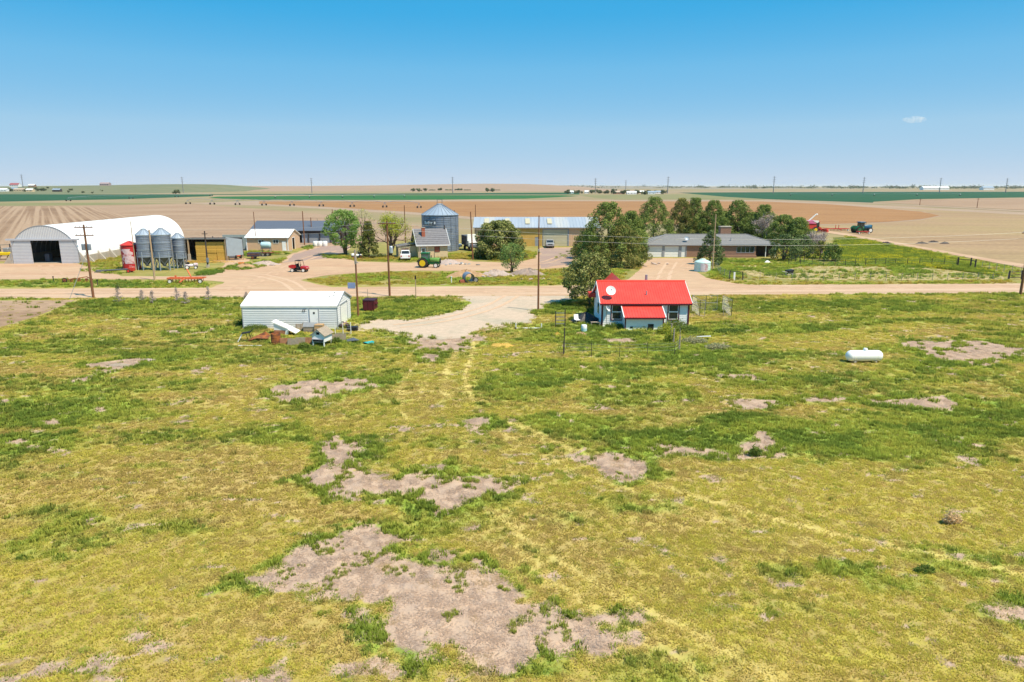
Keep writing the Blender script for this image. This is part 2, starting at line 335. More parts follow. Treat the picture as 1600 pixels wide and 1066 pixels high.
def cover(x, y):
    """what grows where on the pasture: bare soil, green growth, browned grass, worn tracks (0..1 each)"""
    wob = fbm(x*.55, y*.55, 1, 5) - .5; wob2 = fbm(x*1.9, y*1.9, 4, 3) - .5
    sd = np.full(x.shape, -60.0)
    for P, a in BAREW:
        lo = P.min(0)-6; hi = P.max(0)+6
        k = (x > lo[0]) & (x < hi[0]) & (y > lo[1]) & (y < hi[1])
        if k.any(): sd[k] = np.maximum(sd[k], poly_sd(x[k], y[k], P) + (wob[k]*2.0 + wob2[k]*1.4)*a*(.55 if a < 1 else 1))
    bare = sstep(-.25, .75, sd + .2)
    spots = fbm(x*.5+9, y*.8, 7, 4) + wob2*.22
    bare = np.maximum(bare, sstep(.675, .76, spots)*.7)
    bare = np.maximum(bare, sstep(.70, .80, fbm(x*.9+5, y*2.4, 8, 3) + wob2*.12)*.75)
    g = np.zeros(x.shape)
    for cx, cy, rx, ry, s in GREENW:
        r = np.sqrt(((x-cx)/rx)**2 + ((y-cy)/ry)**2)
        g = np.maximum(g, s*(1-sstep(.45, 1.15, r + wob*.9)))
    lush = fbm(x*.085, y*.20, 12, 5)
    far = sstep(30, 52, y)
    g = g*.85 + .62*sstep(.47, .66, lush + .06*far - .05*(1-far) + wob*.3)
    g = g + .14*far + 1.1*sstep(-1.0, -.1, sd)*(sstep(.35, .6, fbm(x*.35, y*.35, 22, 3)))*(sd < .25)
    g = np.clip(g + wob2*.75 + (vnoise(x*3.1, y*3.1, 28)-.5)*.35 + (fbm(x*.28, y*.7, 27, 4)-.5)*.9*far, 0, 1)
    br = sstep(.46, .68, fbm(x*.13+40, y*.2, 30, 4) + wob*.3)*(1-g)
    tr = np.zeros(x.shape)
    for P, w, s in TRACKW:
        d = np.full(x.shape, 1e6)
        lo = P.min(0)-3; hi = P.max(0)+3
        k = (x > lo[0]) & (x < hi[0]) & (y > lo[1]) & (y < hi[1])
        if not k.any(): continue
        xx = x[k]; yy = y[k]; dk = np.full(xx.shape, 1e6)
        for i in range(len(P)-1):
            e = P[i+1]-P[i]; t = np.clip(((xx-P[i,0])*e[0]+(yy-P[i,1])*e[1])/(e@e), 0, 1)
            dk = np.minimum(dk, np.hypot(xx-P[i,0]-t*e[0], yy-P[i,1]-t*e[1]))
        tr[k] = np.maximum(tr[k], s*(1-sstep(w*.5, w*1.3, dk + wob2[k]*.35)))
    return bare, g, br, tr
def graded(lo, a, b, hi, step, grow):
    mid = list(np.arange(a, b+1e-6, step)); out = []; s = step; v = mid[-1]
    while v < hi: s *= grow; v += s; out.append(v)
    pre = []; s = step; v = a
    while v > lo: s *= grow; v -= s; pre.append(v)
    return np.array(pre[::-1] + mid + out)
xs = graded(-26000, -62, 62, 26000, .34, 1.16); ys = graded(-3000, 13, 92, 42000, .3, 1.075)
GX, GY = np.meshgrid(xs, ys); nx, ny = len(xs), len(ys)
gx = GX.ravel(); gy = GY.ravel()
bare, green, brown, track = cover(gx, gy)
gz = np.where((gy < 60) & (gy > 8), (fbm(gx*.25, gy*.25, 50, 3)-.5)*.22*sstep(62, 46, gy), 0.0) - .012*bare*(gy < 66)
idx = np.arange(nx*ny).reshape(ny, nx)
faces = np.stack([idx[:-1,:-1], idx[:-1,1:], idx[1:,1:], idx[1:,:-1]], -1).reshape(-1, 4)
def np_mesh(name, V, Fq):
    me = bpy.data.meshes.new(name); k = Fq.shape[1]
    me.vertices.add(len(V)); me.vertices.foreach_set('co', np.ascontiguousarray(V, np.float32).ravel())
    me.loops.add(Fq.size); me.loops.foreach_set('vertex_index', np.ascontiguousarray(Fq, np.int32).ravel())
    me.polygons.add(len(Fq)); me.polygons.foreach_set('loop_start', np.arange(0, Fq.size, k, dtype=np.int32))
    me.update(calc_edges=True); return me
gme = np_mesh('ground', np.stack([gx, gy, gz], -1), faces)
for nm, a in (('bare', bare), ('green', green), ('brown', brown), ('track', track)):
    at = gme.attributes.new(nm, 'FLOAT', 'POINT'); at.data.foreach_set('value', a.astype(np.float32))
gme.polygons.foreach_set('use_smooth', [True]*len(faces))
ground = bpy.data.objects.new('ground', gme); COL.objects.link(ground); struct(ground)
C_YEL, C_GRN, C_DGRN, C_BRN = (0.53, 0.46, 0.080), (0.275, 0.36, 0.055), (0.14, 0.225, 0.042), (0.46, 0.335, 0.125)
C_SOIL, C_SOIL2, C_TRK = (0.52, 0.37, 0.265), (0.42, 0.305, 0.235), (0.62, 0.50, 0.17)
def ground_material():
    m = bpy.data.materials.new('pasture'); m.use_nodes = True; nt = m.node_tree; N = nt.nodes; L = nt.links; b = N['Principled BSDF']
    b.inputs['Roughness'].default_value = 0.95; b.inputs['Specular IOR Level'].default_value = 0.1
    tc = N.new('ShaderNodeTexCoord')
    def noise(sc, det=6, rough=.6, st=None):
        n = N.new('ShaderNodeTexNoise'); n.inputs['Scale'].default_value = sc; n.inputs['Detail'].default_value = det; n.inputs['Roughness'].default_value = rough
        if st:
            mp = N.new('ShaderNodeMapping'); mp.inputs['Scale'].default_value = st; L.new(tc.outputs['Object'], mp.inputs[0]); L.new(mp.outputs[0], n.inputs['Vector'])
        else: L.new(tc.outputs['Object'], n.inputs['Vector'])
        return n.outputs[0]
    def rng(s, lo, hi, a=0., c=1.):
        r = N.new('ShaderNodeMapRange'); r.inputs[1].default_value = lo; r.inputs[2].default_value = hi; r.inputs[3].default_value = a; r.inputs[4].default_value = c
        L.new(s, r.inputs[0]); return r.outputs[0]
    def mix(f, a, c):
        x = N.new('ShaderNodeMix'); x.data_type = 'RGBA'
        for s, i in ((a, 6), (c, 7)):
            if isinstance(s, tuple): x.inputs[i].default_value = (*s, 1)
            else: L.new(s, x.inputs[i])
        if isinstance(f, float): x.inputs[0].default_value = f
        else: L.new(f, x.inputs[0])
        return x.outputs[2]
    def attr(n):
        a = N.new('ShaderNodeAttribute'); a.attribute_name = n; return a.outputs['Fac']
    def math_(op, a, c):
        x = N.new('ShaderNodeMath'); x.operation = op
        for s, i in ((a, 0), (c, 1)):
            if isinstance(s, (int, float)): x.inputs[i].default_value = s
            else: L.new(s, x.inputs[i])
        return x.outputs[0]
    n_f = noise(7.0, 8, .7); n_m = noise(1.3, 6, .65); n_s = noise(.45, 5)
    grass = mix(rng(n_m, .3, .62), tuple(v*.85 for v in C_YEL), tuple(v*.8 for v in C_BRN))
    grass = mix(rng(n_f, .5, .68, 0, .55), grass, (0.30, 0.215, 0.085))
    gm = rng(math_('ADD', attr('green'), math_('MULTIPLY', math_('SUBTRACT', n_m, .5), .9)), .1, 1.0)
    dg = mix(rng(n_s, .45, .75), C_GRN, C_DGRN)
    grass = mix(gm, grass, dg)
    grass = mix(rng(attr('brown'), .1, 1, 0, .65), grass, C_BRN)
    grass = mix(rng(attr('track'), 0, 1, 0, .8), grass, C_TRK)
    soil = mix(rng(n_m, .38, .66), C_SOIL, C_SOIL2)
    streak = noise(2.2, 6, .7, (1.0, .35, 1))
    soil = mix(rng(streak, .5, .72, 0, .75), soil, (0.215, 0.175, 0.16))
    soil = mix(rng(n_f, .55, .75, 0, .5), soil, (0.50, 0.38, 0.27))
    bm_ = rng(math_('ADD', attr('bare'), math_('MULTIPLY', math_('SUBTRACT', n_f, .5), .55)), .32, .62)
    col = mix(bm_, grass, soil)
    sep = N.new('ShaderNodeSeparateXYZ'); L.new(tc.outputs['Object'], sep.inputs[0])
    dry = mix(rng(noise(.012, 5, .55, (.5, 1, 1)), .4, .62), (0.33, 0.24, 0.15), (0.24, 0.21, 0.105))
    olive = mix(rng(noise(.25, 6, .65), .4, .62), (0.33, 0.27, 0.085), (0.21, 0.21, 0.055)); olive = mix(rng(n_m, .5, .72, 0, .6), olive, (0.36, 0.25, 0.12))
    col = mix(rng(sep.outputs[1], 92, 104), col, olive)
    col = mix(rng(sep.outputs[1], 160, 230), col, dry)
    L.new(col, b.inputs['Base Color'])
    bp = N.new('ShaderNodeBump'); bp.inputs['Strength'].default_value = .5; bp.inputs['Distance'].default_value = .05
    L.new(n_f, bp.inputs['Height']); L.new(bp.outputs[0], b.inputs['Normal'])
    return m
gme.materials.append(ground_material())
# ---------------------------------------------------------------- flat sheets with ragged edges
def ragged(poly, step, amp, seed, sc=.35):
    out = []; n = len(poly)
    for i in range(n):
        a = np.array(poly[i]); b = np.array(poly[(i+1) % n]); d = b-a; Ln = np.hypot(*d)
        if Ln < 1e-6: continue
        k = max(1, int(Ln/step)); nr = np.array([-d[1], d[0]])/Ln
        for j in range(k):
            p = a + d*j/k
            w = (fbm(np.array([p[0]*sc]), np.array([p[1]*sc]), seed, 4)[0]-.5)*2*amp
            out.append((p[0]+nr[0]*w, p[1]+nr[1]*w))
    return out
def sheet(name, poly, z, m, step=1.0, amp=.5, seed=1, sc=.35):
    P = ragged(poly, step, amp, seed, sc)
    me = bpy.data.meshes.new(name)
    bm = bmesh.new(); vs = [bm.verts.new((x, y, z)) for x, y in P]; f = bm.faces.new(vs); f.normal_update()
    if f.normal.z < 0: f.normal_flip()
    bmesh.ops.triangulate(bm, faces=[f]); bm.to_mesh(me); bm.free()
    me.materials.append(m); o = bpy.data.objects.new(name, me); COL.objects.link(o); return struct(o)
dirt = mat('packed dirt', (0.49, 0.325, 0.205), 0.95, 0, .14, .8, .35, 9, col2=(0.45, 0.275, 0.17), mixlo=.42, mixhi=.66, mscale=.14, stretch=(.45, 1, 1))
roadm = mat('gravel road', (0.52, 0.36, 0.24), 0.95, 0, .10, 1.2, .3, 10, stretch=(.12, 1, 1), col2=(0.45, 0.285, 0.175), mixlo=.42, mixhi=.62, mscale=.55)
gravel = mat('pale gravel', (0.51, 0.39, 0.29), 0.95, 0, .16, 1.6, .35, 9, col2=(0.42, 0.35, 0.26), mixlo=.48, mixhi=.66, mscale=.22)
asphalt = mat('old worn gravel', (0.33, 0.225, 0.185), 0.95, 0, .12, 1.0, .3, 9, col2=(0.40, 0.28, 0.20), mixlo=.45, mixhi=.7, mscale=.15)
ROAD = [(-420, 81), (-65.3, 86.2), (0, 88.3), (68.8, 90.7), (420, 103), (420, 113.5), (75.6, 100.0), (0, 97.3), (-71.3, 94.6), (-420, 80.8+9)]
YARD = wpoly([(-120,437),(-120,413),(20,411.5),(118,411),(160,424),(195,432),(300,432.5),(340,424),(352,411),(330,407),(298,406.5),(290,412),(280,402),(352,400),(385,404),(390,408),(376,411),(392,417),(432,411),(455,397),(500,383.5),(548,383.5),(545,391),(528,401),(560,409),(640,411),(720,405),(740,409),(800,411),(838,404),(842,387),(925,386.5),(912,398),(905,410),(882,418),(850,420.5),(800,423.5),(720,423.5),(660,423),(600,424),(540,428),(500,432),(468,438),(500,446),(530,451.5),(325,452.5),(340,446),(352,441),(320,438),(150,436)])
APRON = wpoly([(556,508),(580,498),(640,500),(700,489),(735,474),(716,466),(712,461),(930,461),(905,465),(868,473),(848,482),(836,486),(840,497),(828,504),(800,508),(776,514),(740,518),(722,528),(690,532),(640,528),(600,516),(560,518)])
RDRIVE = wpoly([(950,450),(985,434),(1002,419),(1012,403.5),(1104,403.5),(1092,411),(1088,424),(1102,434),(1150,443),(1185,447),(1185,451)])
sheet('yard', YARD, .012, dirt, .8, .7, 3)
sheet('road', ROAD, .018, roadm, .8, .4, 5)
sheet('driveway', APRON, .008, gravel, .7, 1.0, 8)
sheet('driveway', RDRIVE, .024, dirt, .8, .4, 9)
sheet('yard', wpoly([(848,419),(842,406),(846,388),(918,387.5),(902,400),(888,412)]), .016, asphalt, .8, .8, 10)
sheet('yard', wpoly([(440,411),(462,397),(505,384.5),(545,384.5),(540,393),(520,403),(470,408)]), .016, asphalt, .8, .8, 14)
# wheel ruts worn darker into the yard, the road and the drives
def ruts(pts, w, m, z, gauge=1.7, seed=1):
    P = [np.array(gp(*p)) for p in pts]; D = []
    for i in range(len(P)-1):
        n_ = max(2, int(np.hypot(*(P[i+1]-P[i]))/1.5)); D += [P[i]+(P[i+1]-P[i])*k/n_ for k in range(n_)]
    D.append(P[-1]); D = np.array(D)
    for _ in range(6): D[1:-1] = (D[:-2]+2*D[1:-1]+D[2:])/4
    T = np.gradient(D, axis=0); T /= np.linalg.norm(T, axis=1)[:, None]; Nn = np.stack([-T[:, 1], T[:, 0]], -1)
    for s in (-.5, .5):
        c = D+Nn*s*gauge; ww = w*(.5+.9*fbm(c[:, 0]*.5, c[:, 1]*.5, seed+int(s*2), 3))[:, None]
        poly = [tuple(v) for v in c+Nn*ww/2]+[tuple(v) for v in (c-Nn*ww/2)[::-1]]; sheet('wheel_rut', poly, z, m, .6, .08, seed, .9)
rutm = mat('rutted dirt', (0.46, 0.29, 0.185), 0.95, 0, .16, 1.2, .35, 9, col2=(0.53, 0.345, 0.225), mixlo=.42, mixhi=.6, mscale=.5)
rutp = mat('pale packed dirt', (0.55, 0.38, 0.255), 0.95, 0, .10, 1.2, .3, 9, col2=(0.55, 0.37, 0.25), mixlo=.42, mixhi=.6, mscale=.5)
for i, (pts, w, m_, z) in enumerate((([(-100, 460), (300, 460), (800, 458), (1300, 453), (1700, 449)], 1.0, rutp, .022), ([(-100, 457), (300, 457), (800, 454.5), (1300, 450), (1700, 446)], .9, rutm, .0225), ([(360, 456), (400, 440), (440, 422), (480, 404), (520, 392)], .55, rutm, .0185), ([(470, 456), (450, 440), (400, 428), (300, 434), (120, 433), (-60, 430)], .55, rutp, .0205), ([(420, 445), (520, 425), (640, 418), (760, 416), (850, 412), (880, 400)], .5, rutm, .0195), ([(1030, 455), (1035, 440), (1040, 425), (1050, 410)], .5, rutp, .028), ([(980, 455), (1010, 440), (1060, 422), (1080, 412)], .45, rutm, .029), ([(800, 462), (770, 480), (700, 500), (620, 510)], .5, rutp, .0215), ([(90, 430), (75, 420), (70, 414)], .6, rutm, .0192))): ruts(pts, w, m_, z, 1.7, 40+i)
# ---------------------------------------------------------------- fields
def field_mat(name, c1, c2, ang=0., across=.35, along=.012, c3=None, amt=.8, lo=.42, hi=.6):
    m = bpy.data.materials.new(name); m.use_nodes = True; nt = m.node_tree; N = nt.nodes; L = nt.links; b = N['Principled BSDF']
    b.inputs['Roughness'].default_value = .95; b.inputs['Specular IOR Level'].default_value = .1
    tc = N.new('ShaderNodeTexCoord'); mp = N.new('ShaderNodeMapping'); mp.vector_type = 'TEXTURE'
    mp.inputs['Rotation'].default_value = (0, 0, ang); mp.inputs['Scale'].default_value = (1/along, 1/across, 1)
    L.new(tc.outputs['Object'], mp.inputs[0])
    n = N.new('ShaderNodeTexNoise'); n.inputs['Scale'].default_value = 1; n.inputs['Detail'].default_value = 4; L.new(mp.outputs[0], n.inputs['Vector'])
    r = N.new('ShaderNodeMapRange'); r.inputs[1].default_value = lo; r.inputs[2].default_value = hi; r.inputs[4].default_value = amt; L.new(n.outputs[0], r.inputs[0])
    x = N.new('ShaderNodeMix'); x.data_type = 'RGBA'; x.inputs[6].default_value = (*c1, 1); x.inputs[7].default_value = (*c2, 1); L.new(r.outputs[0], x.inputs[0])
    o = x.outputs[2]
    n2 = N.new('ShaderNodeTexNoise'); n2.inputs['Scale'].default_value = .02; n2.inputs['Detail'].default_value = 8; n2.inputs['Roughness'].default_value = .7; L.new(tc.outputs['Object'], n2.inputs['Vector'])
    r2 = N.new('ShaderNodeMapRange'); r2.inputs[1].default_value = .4; r2.inputs[2].default_value = .65; r2.inputs[4].default_value = .7; L.new(n2.outputs[0], r2.inputs[0])
    x2 = N.new('ShaderNodeMix'); x2.data_type = 'RGBA'; L.new(o, x2.inputs[6]); x2.inputs[7].default_value = (*(c3 or c2), 1); L.new(r2.outputs[0], x2.inputs[0])
    n3 = N.new('ShaderNodeTexNoise'); n3.inputs['Scale'].default_value = .9; n3.inputs['Detail'].default_value = 5; L.new(tc.outputs['Object'], n3.inputs['Vector'])
    h = N.new('ShaderNodeHueSaturation'); r3 = N.new('ShaderNodeMapRange'); r3.inputs[1].default_value = .3; r3.inputs[2].default_value = .7; r3.inputs[3].default_value = .84; r3.inputs[4].default_value = 1.16
    L.new(n3.outputs[0], r3.inputs[0]); L.new(r3.outputs[0], h.inputs['Value']); L.new(x2.outputs[2], h.inputs['Color']); L.new(h.outputs[0], b.inputs['Base Color'])
    return m
tan1, tan2, tan3 = (0.35, 0.235, 0.155), (0.265, 0.17, 0.108), (0.385, 0.27, 0.185)
fm_rows = field_mat('stubble rows', (0.378, 0.262, 0.176), (0.232, 0.146, 0.090), R(124), .5, .0025, (0.361, 0.241, 0.155), 1.0, .44, .56)
fm_tan = field_mat('tan stubble', tan1, tan2, R(3), .10, .004, tan3, .9)
fm_brown = field_mat('ploughed soil', (0.327, 0.172, 0.077), (0.267, 0.138, 0.062), R(2), .15, .01, (0.361, 0.202, 0.095), .8)
fm_green = field_mat('young wheat', (0.030, 0.125, 0.035), (0.05, 0.155, 0.045), R(4), .04, .004, (0.03, 0.11, 0.04), .7)
fm_teal = field_mat('dark wheat', (0.025, 0.089, 0.043), (0.036, 0.106, 0.047), R(4), .04, .004, (0.024, 0.076, 0.043), .7)
fm_pale = field_mat('pale fallow', (0.370, 0.269, 0.197), (0.319, 0.227, 0.160), R(2), .05, .004, (0.361, 0.260, 0.185), .7)
fm_verge = field_mat('dry grass', (0.213, 0.205, 0.090), (0.295, 0.246, 0.139), R(2), .08, .01, (0.172, 0.180, 0.082), .8)
fm_rtan = field_mat('right fallow', (0.370, 0.251, 0.145), (0.299, 0.198, 0.119), R(-8), .16, .008, (0.334, 0.251, 0.123), .95)
def field(name, px, m, z, step=12, amp=2., seed=1): return sheet(name, wpoly(px), z, m, step, amp, seed, .03)
field('field', [(-500,323),(0,322.5),(130,322),(292,318.5),(330,321),(400,326),(560,340),(650,352),(700,372),(600,378),(520,383),(480,388),(395,385),(385,396),(300,397),(130,402),(24,408),(-120,411),(-500,411)], fm_tan, .03, 8, 1.)
field('field', [(-500,323.3),(0,322.8),(120,322.4),(150,325),(172,332),(215,342),(240,352),(200,372),(130,400),(24,407),(-120,410),(-500,410)], fm_rows, .06, 8, 2.5, 4)
field('field', [(292,317.9),(404,313.6),(640,313.2),(880,313),(1200,313),(1600,332),(1700,336),(1700,372),(1300,352),(1000,352),(760,345),(640,335),(420,321.5),(330,319.6)], fm_pale, .035, 12, 1.)
field('field', [(404,314.8),(640,315.2),(820,314.5),(1190,315),(1290,319),(1370,325),(1440,331),(1468,337),(1440,343),(1380,347.5),(1300,350.5),(1235,352),(1100,352),(900,350),(760,341),(640,331.5),(500,323),(405,318.5)], fm_brown, .07, 8, 1.2, 6)
field('field', [(1235,353.5),(1300,351.5),(1380,348.5),(1440,344),(1472,337.5),(1445,331),(1400,326),(1360,323.3),(1700,341),(1750,445),(1602,416),(1480,394.5),(1320,367)], fm_rtan, .045, 8, 1., 7)
field('field', [(-900,304),(0,303.8),(330,304),(332,306.5),(200,311.2),(100,313.3),(0,315.4),(-900,315.4)], fm_teal, .05, 30, 2)
field('field', [(-900,317.4),(0,317.4),(150,317),(296,317.6),(130,320.6),(0,321.3),(-900,322)], fm_verge, .05, 20, 1.)
field('field', [(325,309.6),(340,307.4),(600,305.2),(880,305.2),(905,306.6),(870,308.4),(820,310.6),(640,312.6),(400,312.4)], fm_green, .06, 20, 2)
field('field', [(330,303.6),(600,302.6),(905,301),(905,304),(600,304.6),(330,304.6)], fm_teal, .06, 60, 3)
field('field', [(905,305.4),(1010,303.6),(1180,303.4),(1195,311.6),(960,312),(930,309.5)], fm_verge, .06, 30, 2)
field('field', [(1060,301.2),(1300,300),(1900,299.4),(1900,307.5),(1600,308.6),(1440,311.2),(1366,315.4),(1364,317),(1200,311.4),(1130,307.6)], fm_teal, .08, 40, 3)
field('field', [(1369,316),(1441,312),(1600,309.4),(1900,307.9),(1900,346),(1600,328.5),(1450,321)], fm_tan, .075, 20, 1)
field('path', [(1196,311.8),(1366,317.8),(1450,321.6),(1600,329.2),(1900,347),(1900,349),(1600,331),(1450,322.8),(1366,318.6),(1196,312.6)], fm_pale, .09, 20, .6)
field('field', [(1000,300),(1300,298.8),(1900,298.2),(1900,299.2),(1300,299.8),(1000,301)], fm_pale, .08, 80, 5)
field('path', [(1225,353.8),(1330,370),(1480,397.5),(1602,419.5),(1760,449),(1760,441),(1602,413.5),(1480,393),(1330,366.5),(1240,352.8)], dirt, .055, 4, .5)
field('field', wpoly and [(-120,470),(-120,535),(0,512),(60,494),(104,476),(118,469)], fm_tan, .012, 1., .4)
LAWN = wpoly([(1104,404),(1230,404),(1315,378),(1400,388),(1480,402),(1545,424),(1590,440),(1330,440),(1180,441),(1110,432),(1096,422)])
GARDEN = wpoly([(1160,415),(1280,414),(1450,419),(1560,430),(1570,437),(1400,438),(1230,437),(1170,430)])
sheet('garden', GARDEN, .010, field_mat('garden soil', (0.50, 0.36, 0.18), (0.36, 0.29, 0.12), R(2), .5, .05, (0.30, 0.27, 0.12), .9), .8, .8, 20)
# ---------------------------------------------------------------- hills on the horizon
def hill(prof, Yf, Yc, m, n=90, rows=9, seed=1, lift=0.0):
    xs_ = np.linspace(prof[0][0], prof[-1][0], n); tops = np.interp(xs_, [p[0] for p in prof], [p[1] for p in prof])
    V = []
    for r in range(rows):
        t = r/(rows-1)*1.35; Y = Yf + (Yc-Yf)*t
        e = math.sin(min(t, 1)*math.pi/2)**1.3 if t <= 1 else 1-(t-1)/.35*.8
        for i in range(n):
            X = xat(xs_[i], Yc); edge = min(1, i/6, (n-1-i)/6)
            z = max(0, zat(tops[i], Yc))*e*edge
            z *= 1 + .06*(fbm(np.array([X*.004]), np.array([Y*.004]), seed, 3)[0]-.5)
            V.append((X, Y, z + .05 - (3 if r in (0, rows-1) or i in (0, n-1) else 0)))
    Fq = np.array([[r*n+i, r*n+i+1, (r+1)*n+i+1, (r+1)*n+i] for r in range(rows-1) for i in range(n-1)])
    me = np_mesh('hills', np.array(V), Fq); me.polygons.foreach_set('use_smooth', [True]*len(Fq)); me.materials.append(m)
    o = bpy.data.objects.new('hills', me); COL.objects.link(o); return struct(o)
hm1 = field_mat('grassy hill', (0.163, 0.174, 0.100), (0.222, 0.200, 0.126), R(5), .01, .003, (0.141, 0.163, 0.089), .8)
hm2 = field_mat('tan hill', (0.368, 0.248, 0.180), (0.320, 0.212, 0.160), R(3), .008, .001, (0.288, 0.224, 0.144), .8)
hm3 = field_mat('far hill', (0.264, 0.228, 0.176), (0.304, 0.232, 0.176), R(3), .006, .001, (0.216, 0.208, 0.152), .8)
hill([(-500,291.5),(-100,291.2),(0,291.4),(60,291),(120,290.4),(200,289.4),(280,288),(320,287.7),(355,288.8),(385,291),(405,293.5),(430,298)], 1150, 2100, hm1, 120, 9, 3)
hill([(150,297),(250,293),(400,290.8),(500,290.8),(600,289.8),(700,287.8),(760,287.2),(820,287.6),(870,289.8),(930,293)], 1750, 3400, hm2, 120, 9, 5)
hill([(780,290),(850,289.6),(900,289.9),(960,290.6),(1020,291.6),(1080,292.6),(1140,293.4),(1200,293.8)], 3300, 6500, hm3, 100, 8, 7)
# ================================================================ GRASS (nobody could count it)
def blade_clump(name, nb, h, rad, w, seed, m, droop=.5):
    rg = random.Random(seed); V = []; Fc = []
    for _ in range(nb):
        a = rg.random()*6.283; r = rad*math.sqrt(rg.random()); x, y = r*math.cos(a), r*math.sin(a)
        hh = h*rg.uniform(.55, 1.1); la = rg.random()*6.283; lean = rg.uniform(.1, droop)*hh; ww = w*rg.uniform(.7, 1.3)
        dx, dy = math.cos(la), math.sin(la); sx, sy = -dy*ww/2, dx*ww/2; o = len(V)
        V += [(x-sx, y-sy, -.02), (x+sx, y+sy, -.02), (x+dx*lean*.35+sx*.8, y+dy*lean*.35+sy*.8, hh*.6), (x+dx*lean*.35-sx*.8, y+dy*lean*.35-sy*.8, hh*.6), (x+dx*lean, y+dy*lean, hh)]
        Fc += [(o, o+1, o+2, o+3), (o+3, o+2, o+4)]
    me = bpy.data.meshes.new(name); me.from_pydata(V, [], Fc); me.materials.append(m)
    return bpy.data.objects.new(name, me)
def tint_mat():
    m = bpy.data.materials.new('grass blades'); m.use_nodes = True; nt = m.node_tree; N = nt.nodes; L = nt.links; N.remove(N['Principled BSDF'])
    a = N.new('ShaderNodeAttribute'); a.attribute_type = 'INSTANCER'; a.attribute_name = 'tint'
    d = N.new('ShaderNodeBsdfDiffuse'); t = N.new('ShaderNodeBsdfTranslucent'); s = N.new('ShaderNodeMixShader'); s.inputs[0].default_value = .35
    nz = N.new('ShaderNodeCombineXYZ'); nz.inputs[2].default_value = 1.0; nz.inputs[0].default_value = .15; L.new(nz.outputs[0], d.inputs['Normal'])
    L.new(a.outputs['Color'], d.inputs[0]); L.new(a.outputs['Color'], t.inputs[0]); L.new(d.outputs[0], s.inputs[1]); L.new(t.outputs[0], s.inputs[2]); L.new(s.outputs[0], N['Material Output'].inputs[0])
    return m
GM = tint_mat()
PROTO = bpy.data.collections.new('grass_clumps')      # prototypes only: not linked to the scene
for k in range(4): PROTO.objects.link(blade_clump('clump_a_short%d' % k, 28, .066, .18, .022, k, GM, 1.1))
for k in range(4): PROTO.objects.link(blade_clump('clump_b_tall%d' % k, 30, .18, .17, .026, 10+k, GM, .8))
for k in range(4):
    c_ = blade_clump('clump_c_thatch%d' % k, 22, .05, .26, .016, 30+k, GM, 6.0)
    for v in c_.data.vertices: v.co.z = max(.004, v.co.z*.8)
    PROTO.objects.link(c_)
def scatter(name, P, scale, tint, tall, label, cat, thatch=None):
    n = len(P); me = bpy.data.meshes.new(name); me.vertices.add(n); me.vertices.foreach_set('co', P.astype(np.float32).ravel())
    def at(nm, ty, arr, key): me.attributes.new(nm, ty, 'POINT').data.foreach_set(key, arr)
    at('scl', 'FLOAT', scale.astype(np.float32), 'value'); at('rotz', 'FLOAT', (RNG.random(n)*6.283).astype(np.float32), 'value')
    at('pick', 'INT', (RNG.integers(0, 4, n) + 4*tall.astype(int) + (0 if thatch is None else 8*thatch.astype(int))).astype(np.int32), 'value')
    at('tint', 'FLOAT_COLOR', np.concatenate([tint, np.ones((n, 1))], 1).astype(np.float32).ravel(), 'color')
    o = bpy.data.objects.new(name, me); COL.objects.link(o)
    ng = bpy.data.node_groups.new(name, 'GeometryNodeTree')
    ng.interface.new_socket('Geometry', in_out='INPUT', socket_type='NodeSocketGeometry'); ng.interface.new_socket('Geometry', in_out='OUTPUT', socket_type='NodeSocketGeometry')
    N = ng.nodes; L = ng.links; gi = N.new('NodeGroupInput'); go = N.new('NodeGroupOutput')
    ci = N.new('GeometryNodeCollectionInfo'); ci.inputs['Collection'].default_value = PROTO; ci.inputs['Separate Children'].default_value = True; ci.inputs['Reset Children'].default_value = True
    ip = N.new('GeometryNodeInstanceOnPoints'); ip.inputs['Pick Instance'].default_value = True
    def na(nm, ty):
        a = N.new('GeometryNodeInputNamedAttribute'); a.data_type = ty; a.inputs['Name'].default_value = nm; return a.outputs[0]
    L.new(gi.outputs[0], ip.inputs['Points']); L.new(ci.outputs[0], ip.inputs['Instance']); L.new(na('pick', 'INT'), ip.inputs['Instance Index'])
    cx = N.new('ShaderNodeCombineXYZ'); L.new(na('rotz', 'FLOAT'), cx.inputs[2]); L.new(cx.outputs[0], ip.inputs['Rotation']); L.new(na('scl', 'FLOAT'), ip.inputs['Scale'])
    L.new(ip.outputs[0], go.inputs[0])
    md = o.modifiers.new('scatter', 'NODES'); md.node_group = ng
    o['kind'] = 'stuff'; o['label'] = label; o['category'] = cat
    return o
def lerp(a, b, t): return a*(1-t[:, None]) + b*t[:, None]
def ground_z(x, y): return np.where((y < 60) & (y > 8), (fbm(x*.25, y*.25, 50, 3)-.5)*.22*sstep(62, 46, y), 0.0)
NOGRASS = [ROAD, YARD, RDRIVE]
def pasture_points():
    out = []
    for (y0, y1, dens, sc) in ((13, 26, 48, .92), (26, 42, 31, 1.08), (42, 62, 19, 1.28), (62, 92, 10.5, 1.6)):
        w = .97*y1+15; n = int((y1-y0)*2*w*dens)
        x = RNG.uniform(-w, w, n); y = RNG.uniform(y0, y1, n)
        k = np.abs(x) < .92*y + 13; out.append((x[k], y[k], np.full(k.sum(), sc)))
    return [np.concatenate(a) for a in zip(*out)]
px_, py_, ps_ = pasture_points()
b_, g_, br_, tr_ = cover(px_, py_)
rndb = RNG.random(len(px_)); keep = np.ones(len(px_), bool); thatch_ = (b_ > .34) & (rndb < (b_-.2)*1.5); keep &= ~(thatch_ & (RNG.random(len(px_)) > .6))
